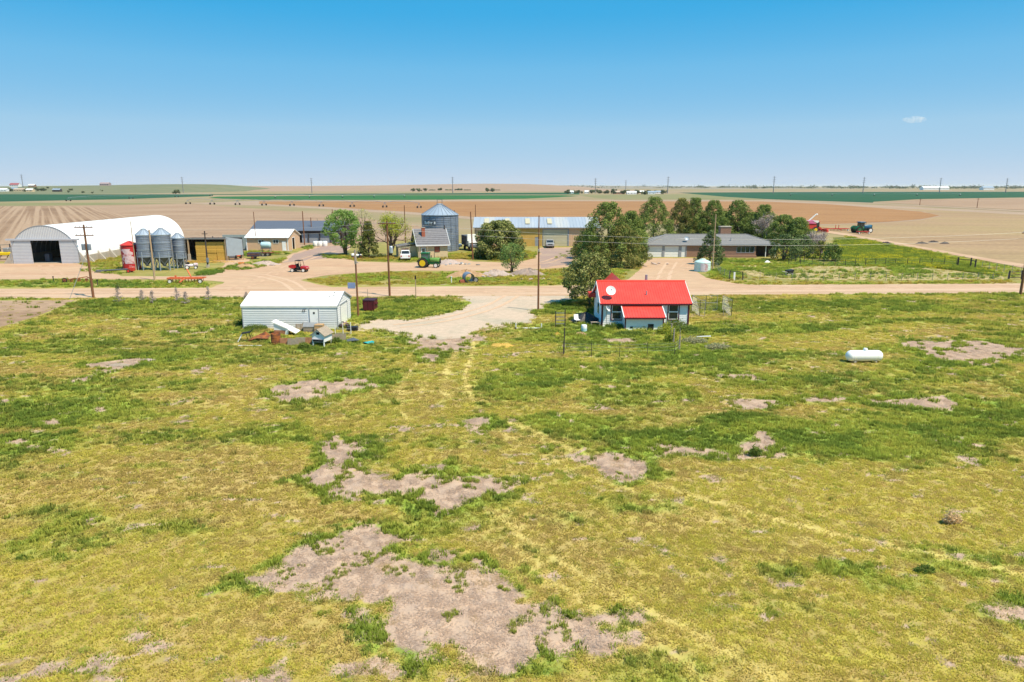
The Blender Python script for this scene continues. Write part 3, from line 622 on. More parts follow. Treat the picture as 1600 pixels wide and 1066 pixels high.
tuft_ = (b_ > .3) & (fbm(px_*1.1, py_*1.1, 97, 3) > .635) & (RNG.random(len(px_)) < .8); thatch_ &= ~tuft_; keep |= tuft_
keep &= RNG.random(len(px_)) > tr_*.55
for P in (ROAD,): keep &= poly_sd(px_, py_, P) + (fbm(px_*.8, py_*.8, 60, 3)-.5)*1.4 < .05
sdA = poly_sd(px_, py_, APRON); keep &= RNG.random(len(px_)) > sstep(-.8, 1.6, sdA + (fbm(px_*.5, py_*.5, 61, 4)-.5)*3.5 + .4)*1.0
FOOT = [(-27.2,-17.3,67.3,73.3),(9,18.7,68.4,75),(11.4,15.3,66.4,68.6)]          # building footprints
for x0, x1, y0, y1 in FOOT: keep &= ~((px_ > x0) & (px_ < x1) & (py_ > y0) & (py_ < y1))
keep &= ~((poly_sd(px_, py_, wpoly([(-120,470),(-120,535),(0,512),(60,494),(104,476),(118,469)])) > -.3) & (RNG.random(len(px_)) > .06))
px_, py_, ps_, b_, g_, br_, tr_, thatch_, tuft_ = [a[keep] for a in (px_, py_, ps_, b_, g_, br_, tr_, thatch_, tuft_)]
n = len(px_)
yel = lerp(np.array(C_YEL), np.array((0.62, 0.56, 0.12)), RNG.random(n)); yel = lerp(yel, np.array((.45, .45, .075)), np.clip(fbm(px_*.6, py_*.6, 95, 4)*1.6-.62 + RNG.normal(0, .25, n), 0, .8)); yel = lerp(yel, np.array(C_BRN)*1.05, (RNG.random(n) < .22)*.8)
grn = lerp(np.array(C_GRN), np.array((0.42, 0.455, 0.085)), RNG.random(n)); grn = lerp(grn, np.array(C_DGRN), sstep(.45, .66, fbm(px_*.5, py_*.8, 70, 4) + .12*(g_-.5))*.9)
gsel = np.clip((g_-.3)*1.45 + .28 + RNG.normal(0, .2, n), 0, 1)
tint = lerp(yel, grn, gsel); tint = lerp(tint, np.array(C_BRN), np.clip(br_*.75, 0, 1)*(RNG.random(n) < .8)); tint = lerp(tint, np.array(C_TRK), tr_*.8)
tint = lerp(tint, np.array(C_GRN), ((b_ > .15) & ~thatch_)*.8); th = lerp(np.array((.50, .375, .285)), np.array((.36, .285, .245)), RNG.random(n)); tint = np.where(thatch_[:, None], th, tint)
tint *= (RNG.uniform(.85, 1.18, n)*(.80 + .42*fbm(px_*.07, py_*.11, 90, 4)))[:, None]; tint = lerp(tint, np.array((.45, .33, .14)), (fbm(px_*.9, py_*.9, 93, 3) > .66)*.5*(g_ < .5))
tall = (RNG.random(n) < sstep(.45, 1.0, gsel)*.4 + .05*(b_ < .3)) & (tr_ < .2) & ~thatch_ | tuft_
scl = ps_*RNG.uniform(.7, 1.25, n)*np.where(tall, .55 + .5*gsel, 1.0)*np.where(thatch_, .8, 1.0)
scatter('pasture_grass', np.stack([px_, py_, ground_z(px_, py_)], -1), scl, tint, tall, 'patchy yellow and green pasture grass', 'grass', thatch_)
# verge, lawn and yard growth beyond the road: patches read off the photograph
PATCH = [  # polygon px, colour, density, scale, tall
 ([(-100,438),(150,438),(320,440),(345,443),(322,450),(-100,450)], 'g', 7, 1.7, .3), ([(478,437),(540,429),(640,425),(720,426),(800,425),(870,420),(930,418),(985,422),(975,436),(945,447),(800,446),(600,445),(520,448)], 'y', 7, 1.8, .15),
 ([(700,432),(900,424),(930,430),(880,440),(720,440)], 'y', 4, 1.7, .1), ([(300,424),(345,419),(358,423),(340,430),(300,431)], 'g', 9, 1.8, .6), ([(360,416),(392,411),(400,420),(372,423),(340,421)], 'g', 7, 1.8, .7), ([(395,409),(440,404),(452,402),(440,412),(400,420)], 'g', 6, 1.8, .6),
 ([(386,392),(450,393),(455,397),(385,402),(372,396)], 'g', 6, 1.8, .3), ([(470,388),(495,380),(500,384),(480,394)], 'g', 6, 1.8, .4), ([(115,408),(200,394),(196,402),(190,421),(150,417),(125,414)], 'y', 6, 1.7, .4), ([(120,420),(195,418),(188,428),(150,428)], 'g', 5, 1.6, .4),
 ([(522,404),(560,408),(640,410),(720,405),(760,408),(800,410),(840,404),(836,392),(700,396),(640,400),(560,402),(530,398)], 'y', 6, 1.8, .25), ([(500,398),(545,400),(545,406),(505,404)], 'g', 8, 1.7, .5), ([(700,406),(830,404),(835,396),(815,392),(700,398)], 'y', 6, 1.8, .5), ([(815,398),(842,392),(842,402),(818,406)], 'g', 7, 1.8, .4),
 ([(1104,432),(1170,441),(1330,441),(1590,439),(1590,444),(1330,446),(1180,447),(1110,440)], 'y', 6, 1.7, .2), ([(1112,404),(1230,405),(1290,408),(1280,414),(1160,415),(1120,420)], 'g', 7, 1.7, .25), ([(1104,424),(1125,416),(1160,418),(1165,432),(1150,438),(1110,434)], 'g', 8, 1.8, .7),
 ([(1305,374),(1330,372),(1480,401),(1545,424),(1560,432),(1450,418),(1320,411),(1300,402)], 'l', 9, 2.2, .9), ([(1180,420),(1560,429),(1570,436),(1400,437),(1230,436),(1180,430)], 'g', 1.2, 2.0, .6), ([(985,418),(1005,404),(1018,408),(1020,418),(990,424)], 'y', 5, 1.7, .3),
 ([(1104,404),(1230,404),(1300,404),(1460,416),(1560,430),(1590,440),(1330,441),(1180,442),(1110,434),(1096,422)], 'y', 1.3, 1.5, .12), ([(1320,368),(1480,396),(1600,422),(1590,438),(1540,424),(1480,403),(1320,374)], 'y', 4, 1.7, .2),
 ([(1140,418),(1300,410),(1460,417),(1450,420),(1290,416),(1150,424)], 'g', 7, 1.9, .4), ([(1185,424),(1225,421),(1245,428),(1200,432)], 'd', 9, 2.0, .9), ([(1390,420),(1450,423),(1470,429),(1400,427)], 'd', 8, 2.0, .8), ([(860,405),(905,385),(925,388),(905,402)], 'g', 2, 1.7, .2), ([(1000,372),(1290,372),(1310,404),(1215,405),(1215,390),(1012,390)], 'y', 4, 2.2, .2),
]
allP = []; allT = []; allS = []; allK = []
for poly, c, dens, sc, tl in PATCH:
    P = wpoly(poly); A = np.array(P); lo = A.min(0); hi = A.max(0); m_ = int((hi-lo).prod()*dens)
    x = RNG.uniform(lo[0]-.5, hi[0]+.5, m_); y = RNG.uniform(lo[1]-1, hi[1]+1, m_)
    k = poly_sd(x, y, P) + (fbm(x*.35, y*.35, 81, 4)-.5)*3.2 > RNG.random(m_)*.6; k &= fbm(x*.3, y*.3, 85, 4) > .27
    x = x[k]; y = y[k]; q = len(x); v = fbm(x*.2, y*.2, 83, 4) + RNG.normal(0, .1, q)
    y1 = np.array(C_YEL); g1 = np.array(C_GRN); d1 = np.array(C_DGRN)
    if c == 'y': t = lerp(lerp(y1*.9, np.array(C_BRN), (RNG.random(q) < .3)*.8), g1*1.2, sstep(.42, .66, v))
    elif c == 'g': t = lerp(lerp(g1*1.25, y1*.8, (RNG.random(q) < .25)*.8), d1*1.2, sstep(.45, .65, v))
    elif c == 'l': t = lerp(lerp(g1*.85, np.array((.52, .50, .04)), sstep(.54, .68, v)), d1*.85, (RNG.random(q) < .45)*.9)
    else: t = lerp(d1*1.2, g1, RNG.random(q))
    allP.append(np.stack([x, y, np.full(q, .02)], -1)); allT.append(t*RNG.uniform(.8, 1.2, q)[:, None]); allS.append(sc*RNG.uniform(.7, 1.3, q)); allK.append(RNG.random(q) < tl)
vP = np.concatenate(allP); ok = np.ones(len(vP), bool)
for P in (ROAD, RDRIVE): ok &= poly_sd(vP[:, 0], vP[:, 1], P) < .1
scatter('verge_grass', vP[ok], np.concatenate(allS)[ok], np.concatenate(allT)[ok], np.concatenate(allK)[ok], 'grass and weeds along the dirt road and around the farmyard', 'grass')
print('grass', n, len(vP))
# ================================================================ BUILDINGS
def ribs(mb, x0, x1, z0, z1, y, step, d=.03, horizontal=True, w=.05):
    """ribbed sheet: raised ribs standing proud of a wall that faces -Y"""
    if horizontal:
        z = z0 + step
        while z < z1-.02: mb.box(x0, x1, y-d, y, z-w/2, z+w/2); z += step
    else:
        x = x0 + step
        while x < x1-.02: mb.box(x-w/2, x+w/2, y-d, y, z0, z1); x += step
def window(parent, x0, x1, z0, z1, y, frame='white_paint', pane='win', fw=.07, cross='h', name='window', d=.05):
    """a framed window in a wall facing -Y: frame > pane(s)"""
    f = MB()
    f.box(x0-fw, x0, y-d, y+.02, z0-fw, z1+fw); f.box(x1, x1+fw, y-d, y+.02, z0-fw, z1+fw); f.box(x0, x1, y-d, y+.02, z1, z1+fw); f.box(x0, x1, y-d, y+.02, z0-fw, z0)
    fo = f.build(name, frame, parent)
    if cross == 'h':
        zm = (z0+z1)/2
        s = MB(); b = .055
        for a, c in ((z0, zm), (zm, z1)):
            s.box(x0, x0+b, y-d+.01, y+.01, a, c); s.box(x1-b, x1, y-d+.01, y+.01, a, c); s.box(x0+b, x1-b, y-d+.01, y+.01, a, a+b); s.box(x0+b, x1-b, y-d+.01, y+.01, c-b, c)
        s.build('sash', 'white_paint', fo)
        for a, c in ((z0, zm), (zm, z1)): MB().box(x0+b, x1-b, y-.012, y+.005, a+b, c-b).build('pane', pane, fo)
    elif cross == 'v':
        xm = (x0+x1)/2
        MB().box(xm-.03, xm+.03, y-d, y+.01, z0, z1).build('mullion', frame, fo)
        for a, c in ((x0, xm-.03), (xm+.03, x1)): MB().box(a, c, y-.012, y+.005, z0, z1).build('pane', pane, fo)
    else: MB().box(x0, x1, y-.012, y+.005, z0, z1).build('pane', pane, fo)
    return fo
# ---------------------------------------------------------------- white metal shed (near left)
def white_shed():
    t = thing('metal_shed', 'long white ribbed metal shed with small door, beside the junk-filled pen', 'shed', (-22.3, 67.4))
    L2, D, E, Pk = 4.75, 5.8, 2.38, 3.36
    W_ = MB(); W_.box(-L2, L2, 0, .08, 0, E-.18); W_.build('wall', 'white_siding', t)
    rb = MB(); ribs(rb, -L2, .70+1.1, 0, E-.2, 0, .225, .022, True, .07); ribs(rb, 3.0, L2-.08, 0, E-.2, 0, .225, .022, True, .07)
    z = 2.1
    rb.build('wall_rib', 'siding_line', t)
    MB().box(-L2, -L2+.08, .08, D-.08, 0, E-.18).build('wall', 'white_siding', t); MB().box(-L2, L2, D-.08, D, 0, E-.18).build('wall', 'white_siding', t)
    g = MB(); hw = D/2; dr0, dr1, dz = 1.35, 4.15, 2.15        # gable end facing right, cut round the roll-up door
    g.prism([(.08, 0), (dr0, 0), (dr0, dz), (.08, dz)], L2-.08, L2, 'X'); g.prism([(dr1, 0), (D-.08, 0), (D-.08, dz), (dr1, dz)], L2-.08, L2, 'X')
    g.prism([(.08, dz), (D-.08, dz), (D-.08, E-.18), (hw, Pk-.06), (.08, E-.18)], L2-.08, L2, 'X'); g.build('gable_wall', 'white_siding', t)
    g2 = MB(); zz = .225
    while zz < Pk-.2:
        a = .1 if zz < E-.2 else .1+(zz-E+.2)/(Pk-E)*hw
        if zz < dz:
            g2.box(L2, L2+.022, a, dr0-.08, zz-.03, zz+.03); g2.box(L2, L2+.022, dr1+.08, D-a, zz-.03, zz+.03)
        else: g2.box(L2, L2+.022, a, D-a, zz-.03, zz+.03)
        zz += .225
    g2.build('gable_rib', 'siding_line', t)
    g3 = MB().prism([(.08, 0), (D-.08, 0), (D-.08, E-.18), (hw, Pk-.06), (.08, E-.18)], -L2, -L2+.06, 'X'); g3.build('gable_wall', 'white_siding', t)
    dd = MB(); k = 0
    while k*.3 < dz-.05: dd.box(L2-.06, L2-.02, dr0, dr1, k*.3+.01, min(dz, k*.3+.29)); k += 1
    dd.build('roll_up_door', 'white_metal', t)
    fr = MB(); fr.box(L2, L2+.05, dr0-.08, dr0, 0, dz); fr.box(L2, L2+.05, dr1, dr1+.08, 0, dz); fr.box(L2, L2+.05, dr0-.08, dr1+.08, dz, dz+.1); fr.build('door_frame', 'trim_grey', t)
    # roof: two slopes with turned-down eave panels
    for s in (0, 1):
        r = MB(); Y = (lambda v: v) if s == 0 else (lambda v: D-v)
        r.slab([(-L2-.12, Y(-.1), E), (L2+.12, Y(-.1), E), (L2+.12, Y(hw), Pk), (-L2-.12, Y(hw), Pk)] if s == 0 else [(L2+.12, Y(-.1), E), (-L2-.12, Y(-.1), E), (-L2-.12, Y(hw), Pk), (L2+.12, Y(hw), Pk)], .05)
        r.slab([(-L2-.1, Y(-.08), E-.22), (L2+.1, Y(-.08), E-.22), (L2+.1, Y(-.1), E), (-L2-.1, Y(-.1), E)] if s == 0 else [(L2+.1, Y(-.08), E-.22), (-L2-.1, Y(-.08), E-.22), (-L2-.1, Y(-.1), E), (L2+.1, Y(-.1), E)], .04)
        for q in range(1, 13):
            f = q/13; yy = Y(-.1+(hw+.1)*f); zz = E+(Pk-E)*f
            r.box(-L2-.12, L2+.12, yy-.03, yy+.03, zz-.01, zz+.02)
        r.build('roof', 'roof_white', t)
    e = MB()
    for s in (0, 1):
        Y = (lambda v: v) if s == 0 else (lambda v: D-v)
        e.beam((L2+.14, Y(-.1), E-.05), (L2+.14, hw, Pk-.03), .05, .12)
    e.box(L2-.02, L2+.05, -.03, .06, 0, E-.2)
    e.build('edge_trim', 'trim_grey', t)
    c = MB(); c.box(-L2-.04, -L2+.03, -.03, .05, 0, E-.2); c.build('corner_trim', 'trim_grey', t)
    d = MB().box(2.02, 2.86, -.05, 0, .03, 1.98).build('door', 'white_metal', t)
    MB().box(2.36, 2.54, -.07, -.05, 1.5, 1.7).build('pane', 'win', d); MB().cyl((2.76, -.05, 1.0), (2.76, -.1, 1.0), .03, n=8).build('handle', 'steel', d)
    f = MB(); f.box(1.94, 2.02, -.06, 0, 0, 2.05); f.box(2.86, 2.94, -.06, 0, 0, 2.05); f.box(2.02, 2.86, -.06, 0, 1.98, 2.05); f.build('door_frame', 'trim_grey', t)
    for x in (1.30, 1.47):
        a = MB(); a.beam((x, -.06, 1.72), (x+.10, -.12, 1.98), .03, .05); a.beam((x+.10, -.12, 1.98), (x+.22, -.1, 2.0), .03, .04); a.build('wall_bracket', 'dark', t)
    for x, f in ((3.7, .55), (4.05, .66), (4.0, .86)):
        yy = hw*f; zz = E+(Pk-E)*f
        MB().cyl((x, yy, zz-.03), (x, yy, zz+.12), .05, n=8).build('vent_pipe', 'black', t)
white_shed()
# ---------------------------------------------------------------- little house with the red roof
def red_house():
    t = thing('cottage', 'small white cottage with bright red ribbed metal roof and red porch', 'house', (13.6, 68.6))
    hw, D, E, Pk = 4.45, 6.4, 2.5, 4.15; hd = D/2
    lap = MB(); lap.box(-hw, hw, 0, .12, 0, E+.05)
    z = 0
    while z < E-.12: lap.slab([(-hw, -.028, z), (hw, -.028, z), (hw, -.006, z+.2), (-hw, -.006, z+.2)], .02); z += .2
    lap.build('wall', 'blue_white', t)
    for x in (-hw, hw-.12):
        w = MB().prism([(.12, 0), (D, 0), (D, E), (hd, Pk-.12), (.12, E)], x, x+.12, 'X'); w.build('gable_wall', 'blue_white', t)
    lp = MB(); lp2 = MB(); z = .2
    while z < E:
        lp.box(-hw-.02, -hw, .1, D, z-.012, z+.012); lp2.box(hw, hw+.02, .1, D, z-.012, z+.012); z += .2
    lp.build('lap_edge', 'white_siding', t); lp2.build('lap_edge', 'white_siding', t)
    MB().box(-hw, hw, D-.12, D, 0, E+.05).build('wall', 'blue_white', t)
    ov, oe = .32, .22
    for s in (0, 1):
        r = MB(); sl = (Pk-E+.02)/hd
        def Pq(x, v): return (x, v if s == 0 else D-v, E+.06+v*sl)
        q = [Pq(-hw-oe, -ov), Pq(hw+oe, -ov), Pq(hw+oe, hd), Pq(-hw-oe, hd)]
        if s: q = q[::-1]; q = [q[0], q[1], q[2], q[3]]
        r.slab(q, .06)
        n_ = 36
        for k in range(n_+1):
            x = -hw-oe+.03+(2*(hw+oe)-.06)*k/n_
            r.beam(Pq(x, -ov), Pq(x, hd), .035, .06)
        r.build('roof', 'red_roof', t)
    MB().cyl((-hw-oe, hd, Pk+.09), (hw+oe, hd, Pk+.09), .09, n=8).build('ridge_cap', 'red_roof', t)
    for x in (-hw, hw-.1): MB().box(x-.03, x+.14, -.06, .1, 0, E-.05).build('corner_trim', 'maroon', t)
    ga = MB(); ga.box(-hw-oe, hw+oe, -ov-.06, -ov+.01, E-.28, E-.12); ga.build('gutter', 'maroon', t)
    for x in (-hw-oe-.02, hw+oe+.02):
        for a in ((-ov, E-.12), (D+ov, E-.12)): MB().beam((x, a[0], a[1]), (x, hd, Pk-.02), .05, .16).build('rake_board', 'white_paint', t)
    window(t, -3.42, -2.42, .72, 2.28, -.03, 'maroon', 'win', .11, 'h'); window(t, 2.36, 3.36, .72, 2.28, -.03, 'maroon', 'win', .11, 'h')
    # lean-to porch
    pw0, pw1, pd, pz = -2.35, 1.48, 1.95, 1.45
    p = MB(); p.box(pw0, pw1, -pd, -pd+.1, 0, pz-.02); p.build('porch_wall', 'blue_white', t)
    for x in (pw0, pw1-.1): MB().prism([(-pd+.1, 0), (-.03, 0), (-.03, 2.12), (-pd+.1, pz)], x, x+.1, 'X').build('porch_side', 'blue_white', t)
    r = MB()
    def Q(x, v): return (x, v, 2.22+v*(.40))
    r.slab([Q(pw0-.12, -pd-.28), Q(pw1+.12, -pd-.28), Q(pw1+.12, -.06), Q(pw0-.12, -.06)], .05)
    for k in range(15):
        x = pw0-.09+(pw1-pw0+.18)*k/14; r.beam(Q(x, -pd-.28), Q(x, -.06), .035, .06)
    r.build('porch_roof', 'red_roof', t)
    w = MB()
    for x in (pw0-.16, pw1+.16): w.beam((x, -pd-.3, 2.2-.4*(pd+.3)), (x, -.06, 2.2), .08, .12)
    w.beam((pw0-.1, -.03, 2.27), (pw1+.1, -.03, 2.27), .06, .06); w.build('flashing', 'white_paint', t)
    m = MB(); m.box(pw0-.14, pw1+.14, -pd-.33, -pd-.27, 1.16, 1.30); m.box(pw0-.04, pw0+.08, -pd-.04, -pd+.02, 0, pz-.05); m.box(pw1-.08, pw1+.04, -pd-.04, -pd+.02, 0, pz-.05); m.build('porch_trim', 'maroon', t)
    MB().box(pw1-1.55, pw1-.98, -pd-.05, -pd, .02, .62).build('porch_window', 'win', t); MB().box(pw0+.5, pw0+.78, -pd-.03, -pd, .2, .36).build('vent', 'dark', t)
    # rear wing with its gable rising behind the ridge
    rw = MB().prism([(-3.3, 0), (-1.1, 0), (-1.1, 3.0), (-2.2, 4.2), (-3.3, 3.0)], hd+.3, D+2.6, 'Y'); rw.build('rear_wing', 'blue_white', t)
    for s in (-1, 1):
        r = MB(); q = [(-2.2, hd+.12, 4.4), (-2.2, D+2.8, 4.4), (-2.2+s*1.6, D+2.8, 2.75), (-2.2+s*1.6, hd+.12, 2.75)]
        r.slab(q if s < 0 else q[::-1], .05); r.build('rear_roof', 'red_roof', t)
    MB().box(-hw-.75, -hw-.02, 5.2, 6.6, 2.15, 2.62).build('side_awning', 'red_machine', t)
    MB().cyl((.25, 1.0, E+.4), (.25, 1.0, E+1.0), .06, n=8).build('vent_pipe', 'trim_grey', t); MB().cyl((1.1, D-.6, 2.4), (1.1, D-.6, 4.55), .14, n=8).build('flue', 'trim_grey', t)
    for z0, z1 in ((.9, 2.0),): MB().box(-hw-.05, -hw-.005, 2.2, 3.1, z0, z1).build('side_window', 'win', t)
    return t
red_house()
def sat_dish(loc, r, label, aim, mast, m='white_paint', grp=None):
    t = thing('satellite_dish', label, 'dish', loc)
    MB().cyl((0, 0, -.05), (0, 0, mast), .03, n=8).build('mast', 'steel', t)
    n = Vector(aim).normalized(); q = n.to_track_quat('Z', 'Y'); c = Vector((0, 0, mast+r*.85))
    prof = [(0.001, 0), (r*.35, .02), (r*.7, .075), (r, .16), (r*1.0, .185), (r*.68, .10), (r*.33, .045), (.001, .025)]
    d = MB().lathe(prof, 28); d.v = [tuple(q @ Vector(v) + c) for v in d.v]; d.build('reflector', m, t, True)
    a = MB(); tip = q @ Vector((0, 0, r*.95)) + c
    a.cyl(q @ Vector((0, -r*.95, .16)) + c, tip, .018, n=6); a.cyl(tip, tip - n*.12, .05, n=8); a.build('feed_arm', 'trim_grey', t); MB().cyl((0, 0, mast-.02), c + n*.01, .035, n=6).build('mount', 'trim_grey', t)
sat_dish((10.05, 69.05, 2.92), .5, 'white satellite dish standing on the red cottage roof', (.12, -.86, .5), .22)
sat_dish((9.6, 68.25, 0), .32, 'small white dish on a tall mast beside the cottage window', (.8, -.45, .55), 1.55)
# ---------------------------------------------------------------- quonset barn
def quonset():
    x0, y0 = -86.3, 126.8
    t = thing('quonset_barn', 'long white arched quonset barn with grey ribbed front and dark open doorway', 'barn', (x0, y0), R(3.2))
    Rr, zc, Ln = 6.15, .95, 47.0; a0 = -.05
    n = 28
    def arch(r, k): th = math.pi+.05 - (math.pi+.10)*k/n; return (r*math.cos(th), zc + r*math.sin(th)*.97)
    sk = MB(); seg = 48                                    # arch sheet with shallow corrugation rings
    vs = []; fs = []
    for j in range(seg*2+1):
        y = Ln*j/(seg*2); rr = Rr + (.035 if j % 2 else 0)
        for k in range(n+1): a = arch(rr, k); vs.append((a[0], y, a[1]))
    for j in range(seg*2):
        for k in range(n): fs.append((j*(n+1)+k, j*(n+1)+k+1, (j+1)*(n+1)+k+1, (j+1)*(n+1)+k))
    sk.add(vs, fs); sk.build('arch_roof', 'roof_white', t, True)
    li = MB(); vs = [(arch(Rr-.12, k)[0], y, arch(Rr-.12, k)[1]) for y in (.1, Ln-.1) for k in range(n+1)]
    li.add(vs, [(k, k+1, n+2+k, n+1+k) for k in range(n)]); li.build('arch_lining', 'galv', t, True)
    hz = 4.25; dx0, dx1 = -2.35, 2.75                      # front wall: two leaves, header, arched gable
    for a, b in ((-5.85, dx0), (dx1, 5.9)):
        MB().box(a, b, -.12, 0, 0, hz).build('front_wall', 'grey_end', t)
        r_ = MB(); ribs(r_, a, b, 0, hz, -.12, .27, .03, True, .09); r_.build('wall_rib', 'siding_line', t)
    MB().box(-6.6, 6.4, -.32, .02, hz, hz+.32).build('door_rail', 'grey_end', t)
    pts = []
    for k in range(n+1):
        a = arch(Rr, k)
        if a[1] >= hz+.32: pts.append(a)
    xl = math.sqrt(max(0, Rr**2-((hz+.32-zc)/.97)**2)); poly = [(-xl, hz+.321)] + pts + [(xl, hz+.321)]
    MB().prism(poly, -.1, 0, 'Y').build('front_gable', 'grey_end', t)
    g = MB(); x = -xl+.3
    while x < xl-.2:
        zt = zc+.97*math.sqrt(Rr**2-x*x)-.08; g.box(x-.05, x+.05, -.135, -.1, hz+.33, zt); x += .3
    g.build('gable_rib', 'siding_line', t)
    e = MB()
    for k in range(n):
        a, b = arch(Rr+.04, k), arch(Rr+.04, k+1); e.beam((a[0], -.12, a[1]), (b[0], -.12, b[1]), .1, .1)
    e.build('arch_edge', 'trim_grey', t)
    y = 2.
    while y < 14:
        rib = MB()
        for k in range(n):
            a, b = arch(Rr-.2, k), arch(Rr-.2, k+1); rib.beam((a[0], y, a[1]), (b[0], y, b[1]), .08, .1)
        rib.build('inner_rib', 'galv_light', t); y += 1.6
    c = MB()
    for s in (-1, 1): c.box(s*6.2-.3, s*6.2+.3, .05, Ln, 0, 1.35)
    c.build('stem_wall', 'concrete', t)
    for s in (-1, 1):
        for k in range(9):
            y = 1.2+k*4.2
            b = MB().prism([(s*6.5, 0), (s*8.0, 0), (s*6.5, 1.9)], y, y+.35, 'Y'); b.build('buttress', 'concrete', t)
    for s in (-1, 1):
        MB().prism([(s*5.95, 0), (s*7.7, 0), (s*6.0, 2.15), (s*5.95, 2.15)], -.1, .2, 'Y').build('wing_wall', 'concrete', t)
    bk = MB(); poly = [(arch(Rr-.05, k)) for k in range(n+1)]; poly = [(-6.1, 0)] + poly + [(6.1, 0)]; bk.prism(poly, Ln-.1, Ln, 'Y'); bk.build('back_wall', 'grey_end', t)
    MB().box(-6, 6, .3, Ln-.2, .03, .05).build('floor_slab', 'concrete', t)
quonset()
for k, (dx, dy, w, h, lab, m) in enumerate(((-1.7, 3.2, .9, 1.5, 'purple blue tote just inside the barn doorway', 'blue_roof'), (.6, 6.5, 2.6, .9, 'grey covered heap on the floor inside the arched barn', 'steel'))):
    o = MB(); o.bevbox(-w/2, w/2, -.6, .6, 0, h, .15); b = o.build('stored_heap', m); b.location = (-86.3+dx, 126.8+dy, .05); tag(b, lab, 'heap')
# ---------------------------------------------------------------- feed bins
def feed_bin(loc, rad, z0, z1, label, n=28):
    t = thing('feed_bin', label, 'grain bin', loc, 0, 'hopper feed bins')
    prof = []
    k = int((z1-z0)/.28)
    for i in range(k+1):
        z = z0+(z1-z0)*i/k; prof += [(rad, z), (rad-.03, z+(z1-z0)/k*.5)]
    MB().lathe(prof[:-1], n).build('shell', 'galv', t)
    bands = MB()
    for f in (.03, .34, .66, .985): bands.lathe([(rad+.03, z0+(z1-z0)*f-.05), (rad+.03, z0+(z1-z0)*f+.05)], n)
    bands.build('band', 'galv_light', t)
    MB().lathe([(rad+.08, z1), (rad+.08, z1+.05), (.35, z1+.92*rad*.75), (.35, z1+.92*rad*.75+.14), (.001, z1+.92*rad*.75+.2)], n).build('roof', 'galv_light', t)
    rr = MB()
    for i in range(12):
        a = 6.283*i/12; rr.beam((math.cos(a)*(rad+.06), math.sin(a)*(rad+.06), z1+.07), (math.cos(a)*.36, math.sin(a)*.36, z1+.92*rad*.75+.02), .05, .05)
    rr.build('roof_rib', 'galv', t)
    MB().lathe([(rad-.02, z0), (.25, z0-1.35*min(1, rad)), (.25, z0-1.55*min(1, rad)), (.001, z0-1.56*min(1, rad))], n).build('hopper', 'galv_dark', t, True)
    for i in range(6):
        a = 6.283*(i+.5)/6; x, y = math.cos(a)*(rad+.04), math.sin(a)*(rad+.04)
        MB().beam((x, y, 0), (x, y, z0+.9), .1, .1).build('leg', 'galv_light', t)
    br = MB()
    for i in range(6):
        a, b = 6.283*(i+.5)/6, 6.283*(i+1.5)/6; p = lambda q, z: (math.cos(q)*(rad+.04), math.sin(q)*(rad+.04), z)
        br.beam(p(a, .15), p(b, z0-.1), .045); br.beam(p(b, .15), p(a, z0-.1), .045)
    br.build('brace', 'galv', t)
    l = MB()
    for s in (-.2, .2): l.beam((rad+.12, s, .4), (rad+.12, s, z1+.1), .04)
    z = .6
    while z < z1: l.beam((rad+.12, -.2, z), (rad+.12, .2, z), .03); z += .4
    l.build('ladder', 'steel', t)
feed_bin((*gp(231, 421.5), 0), 1.34, 2.2, 5.9, 'tall grey hopper bin between the red tank and the pale pole')
feed_bin((*gp(258, 422), 0), 1.42, 2.2, 6.0, 'widest grey hopper bin, standing between two other bins')
feed_bin((*gp(282.5, 419), 0), 1.02, 1.7, 5.2, 'slim grey hopper bin next to the straw shed')
def red_tank():
    x, y = gp(207, 421); t = thing('red_tank', 'faded red upright metal tank with flaking white patch and cone top', 'tank', (x, y), R(-4))
    r = 1.42; k = 4; prof = []
    for i in range(k):
        z = .12+i*1.02; prof += [(r, z), (r+.02, z+.04), (r, z+.08), (r, z+1.0)]
    MB().lathe(prof, 28).build('shell', 'red_tank', t)
    pv = MB(); na, nz = 26, 26
    for i in range(na):
        for j in range(nz):
            a = R(236)+R(96)*(i+.5)/na; z = 1.1+2.5*(j+.5)/nz; e = abs((i+.5)/na-.5)*2; q = fbm(np.array([i*.22]), np.array([j*.22]), 33, 4)[0]
            if q > .26+.30*e**2+.18*((j/nz)**3): 
                da, dz = R(96)/na/2*1.02, 2.5/nz/2*1.02; rr = r+.028
                pv.add([(math.cos(b)*rr, math.sin(b)*rr, zz) for b, zz in ((a-da, z-dz), (a+da, z-dz), (a+da, z+dz), (a-da, z+dz))], [(0, 1, 2, 3)])
    pv.build('flaked_patch', mat('bleached flaking paint', (.62, .47, .50), .7, 0, .2, 3.0, col2=(.50, .22, .23), mixlo=.5, mixhi=.68, mscale=1.6), t)['kind'] = 'stuff'
    MB().lathe([(r+.12, 4.18), (r+.12, 4.24), (.2, 4.85), (.001, 4.88)], 28).build('roof', 'red_machine', t)
    MB().lathe([(r+.05, 0), (r+.05, .12)], 28).build('base_ring', 'rust', t)
    MB().box(-.35, .35, -r-.06, -r+.1, .35, .95).build('hatch', 'red_tank', t)
red_tank()
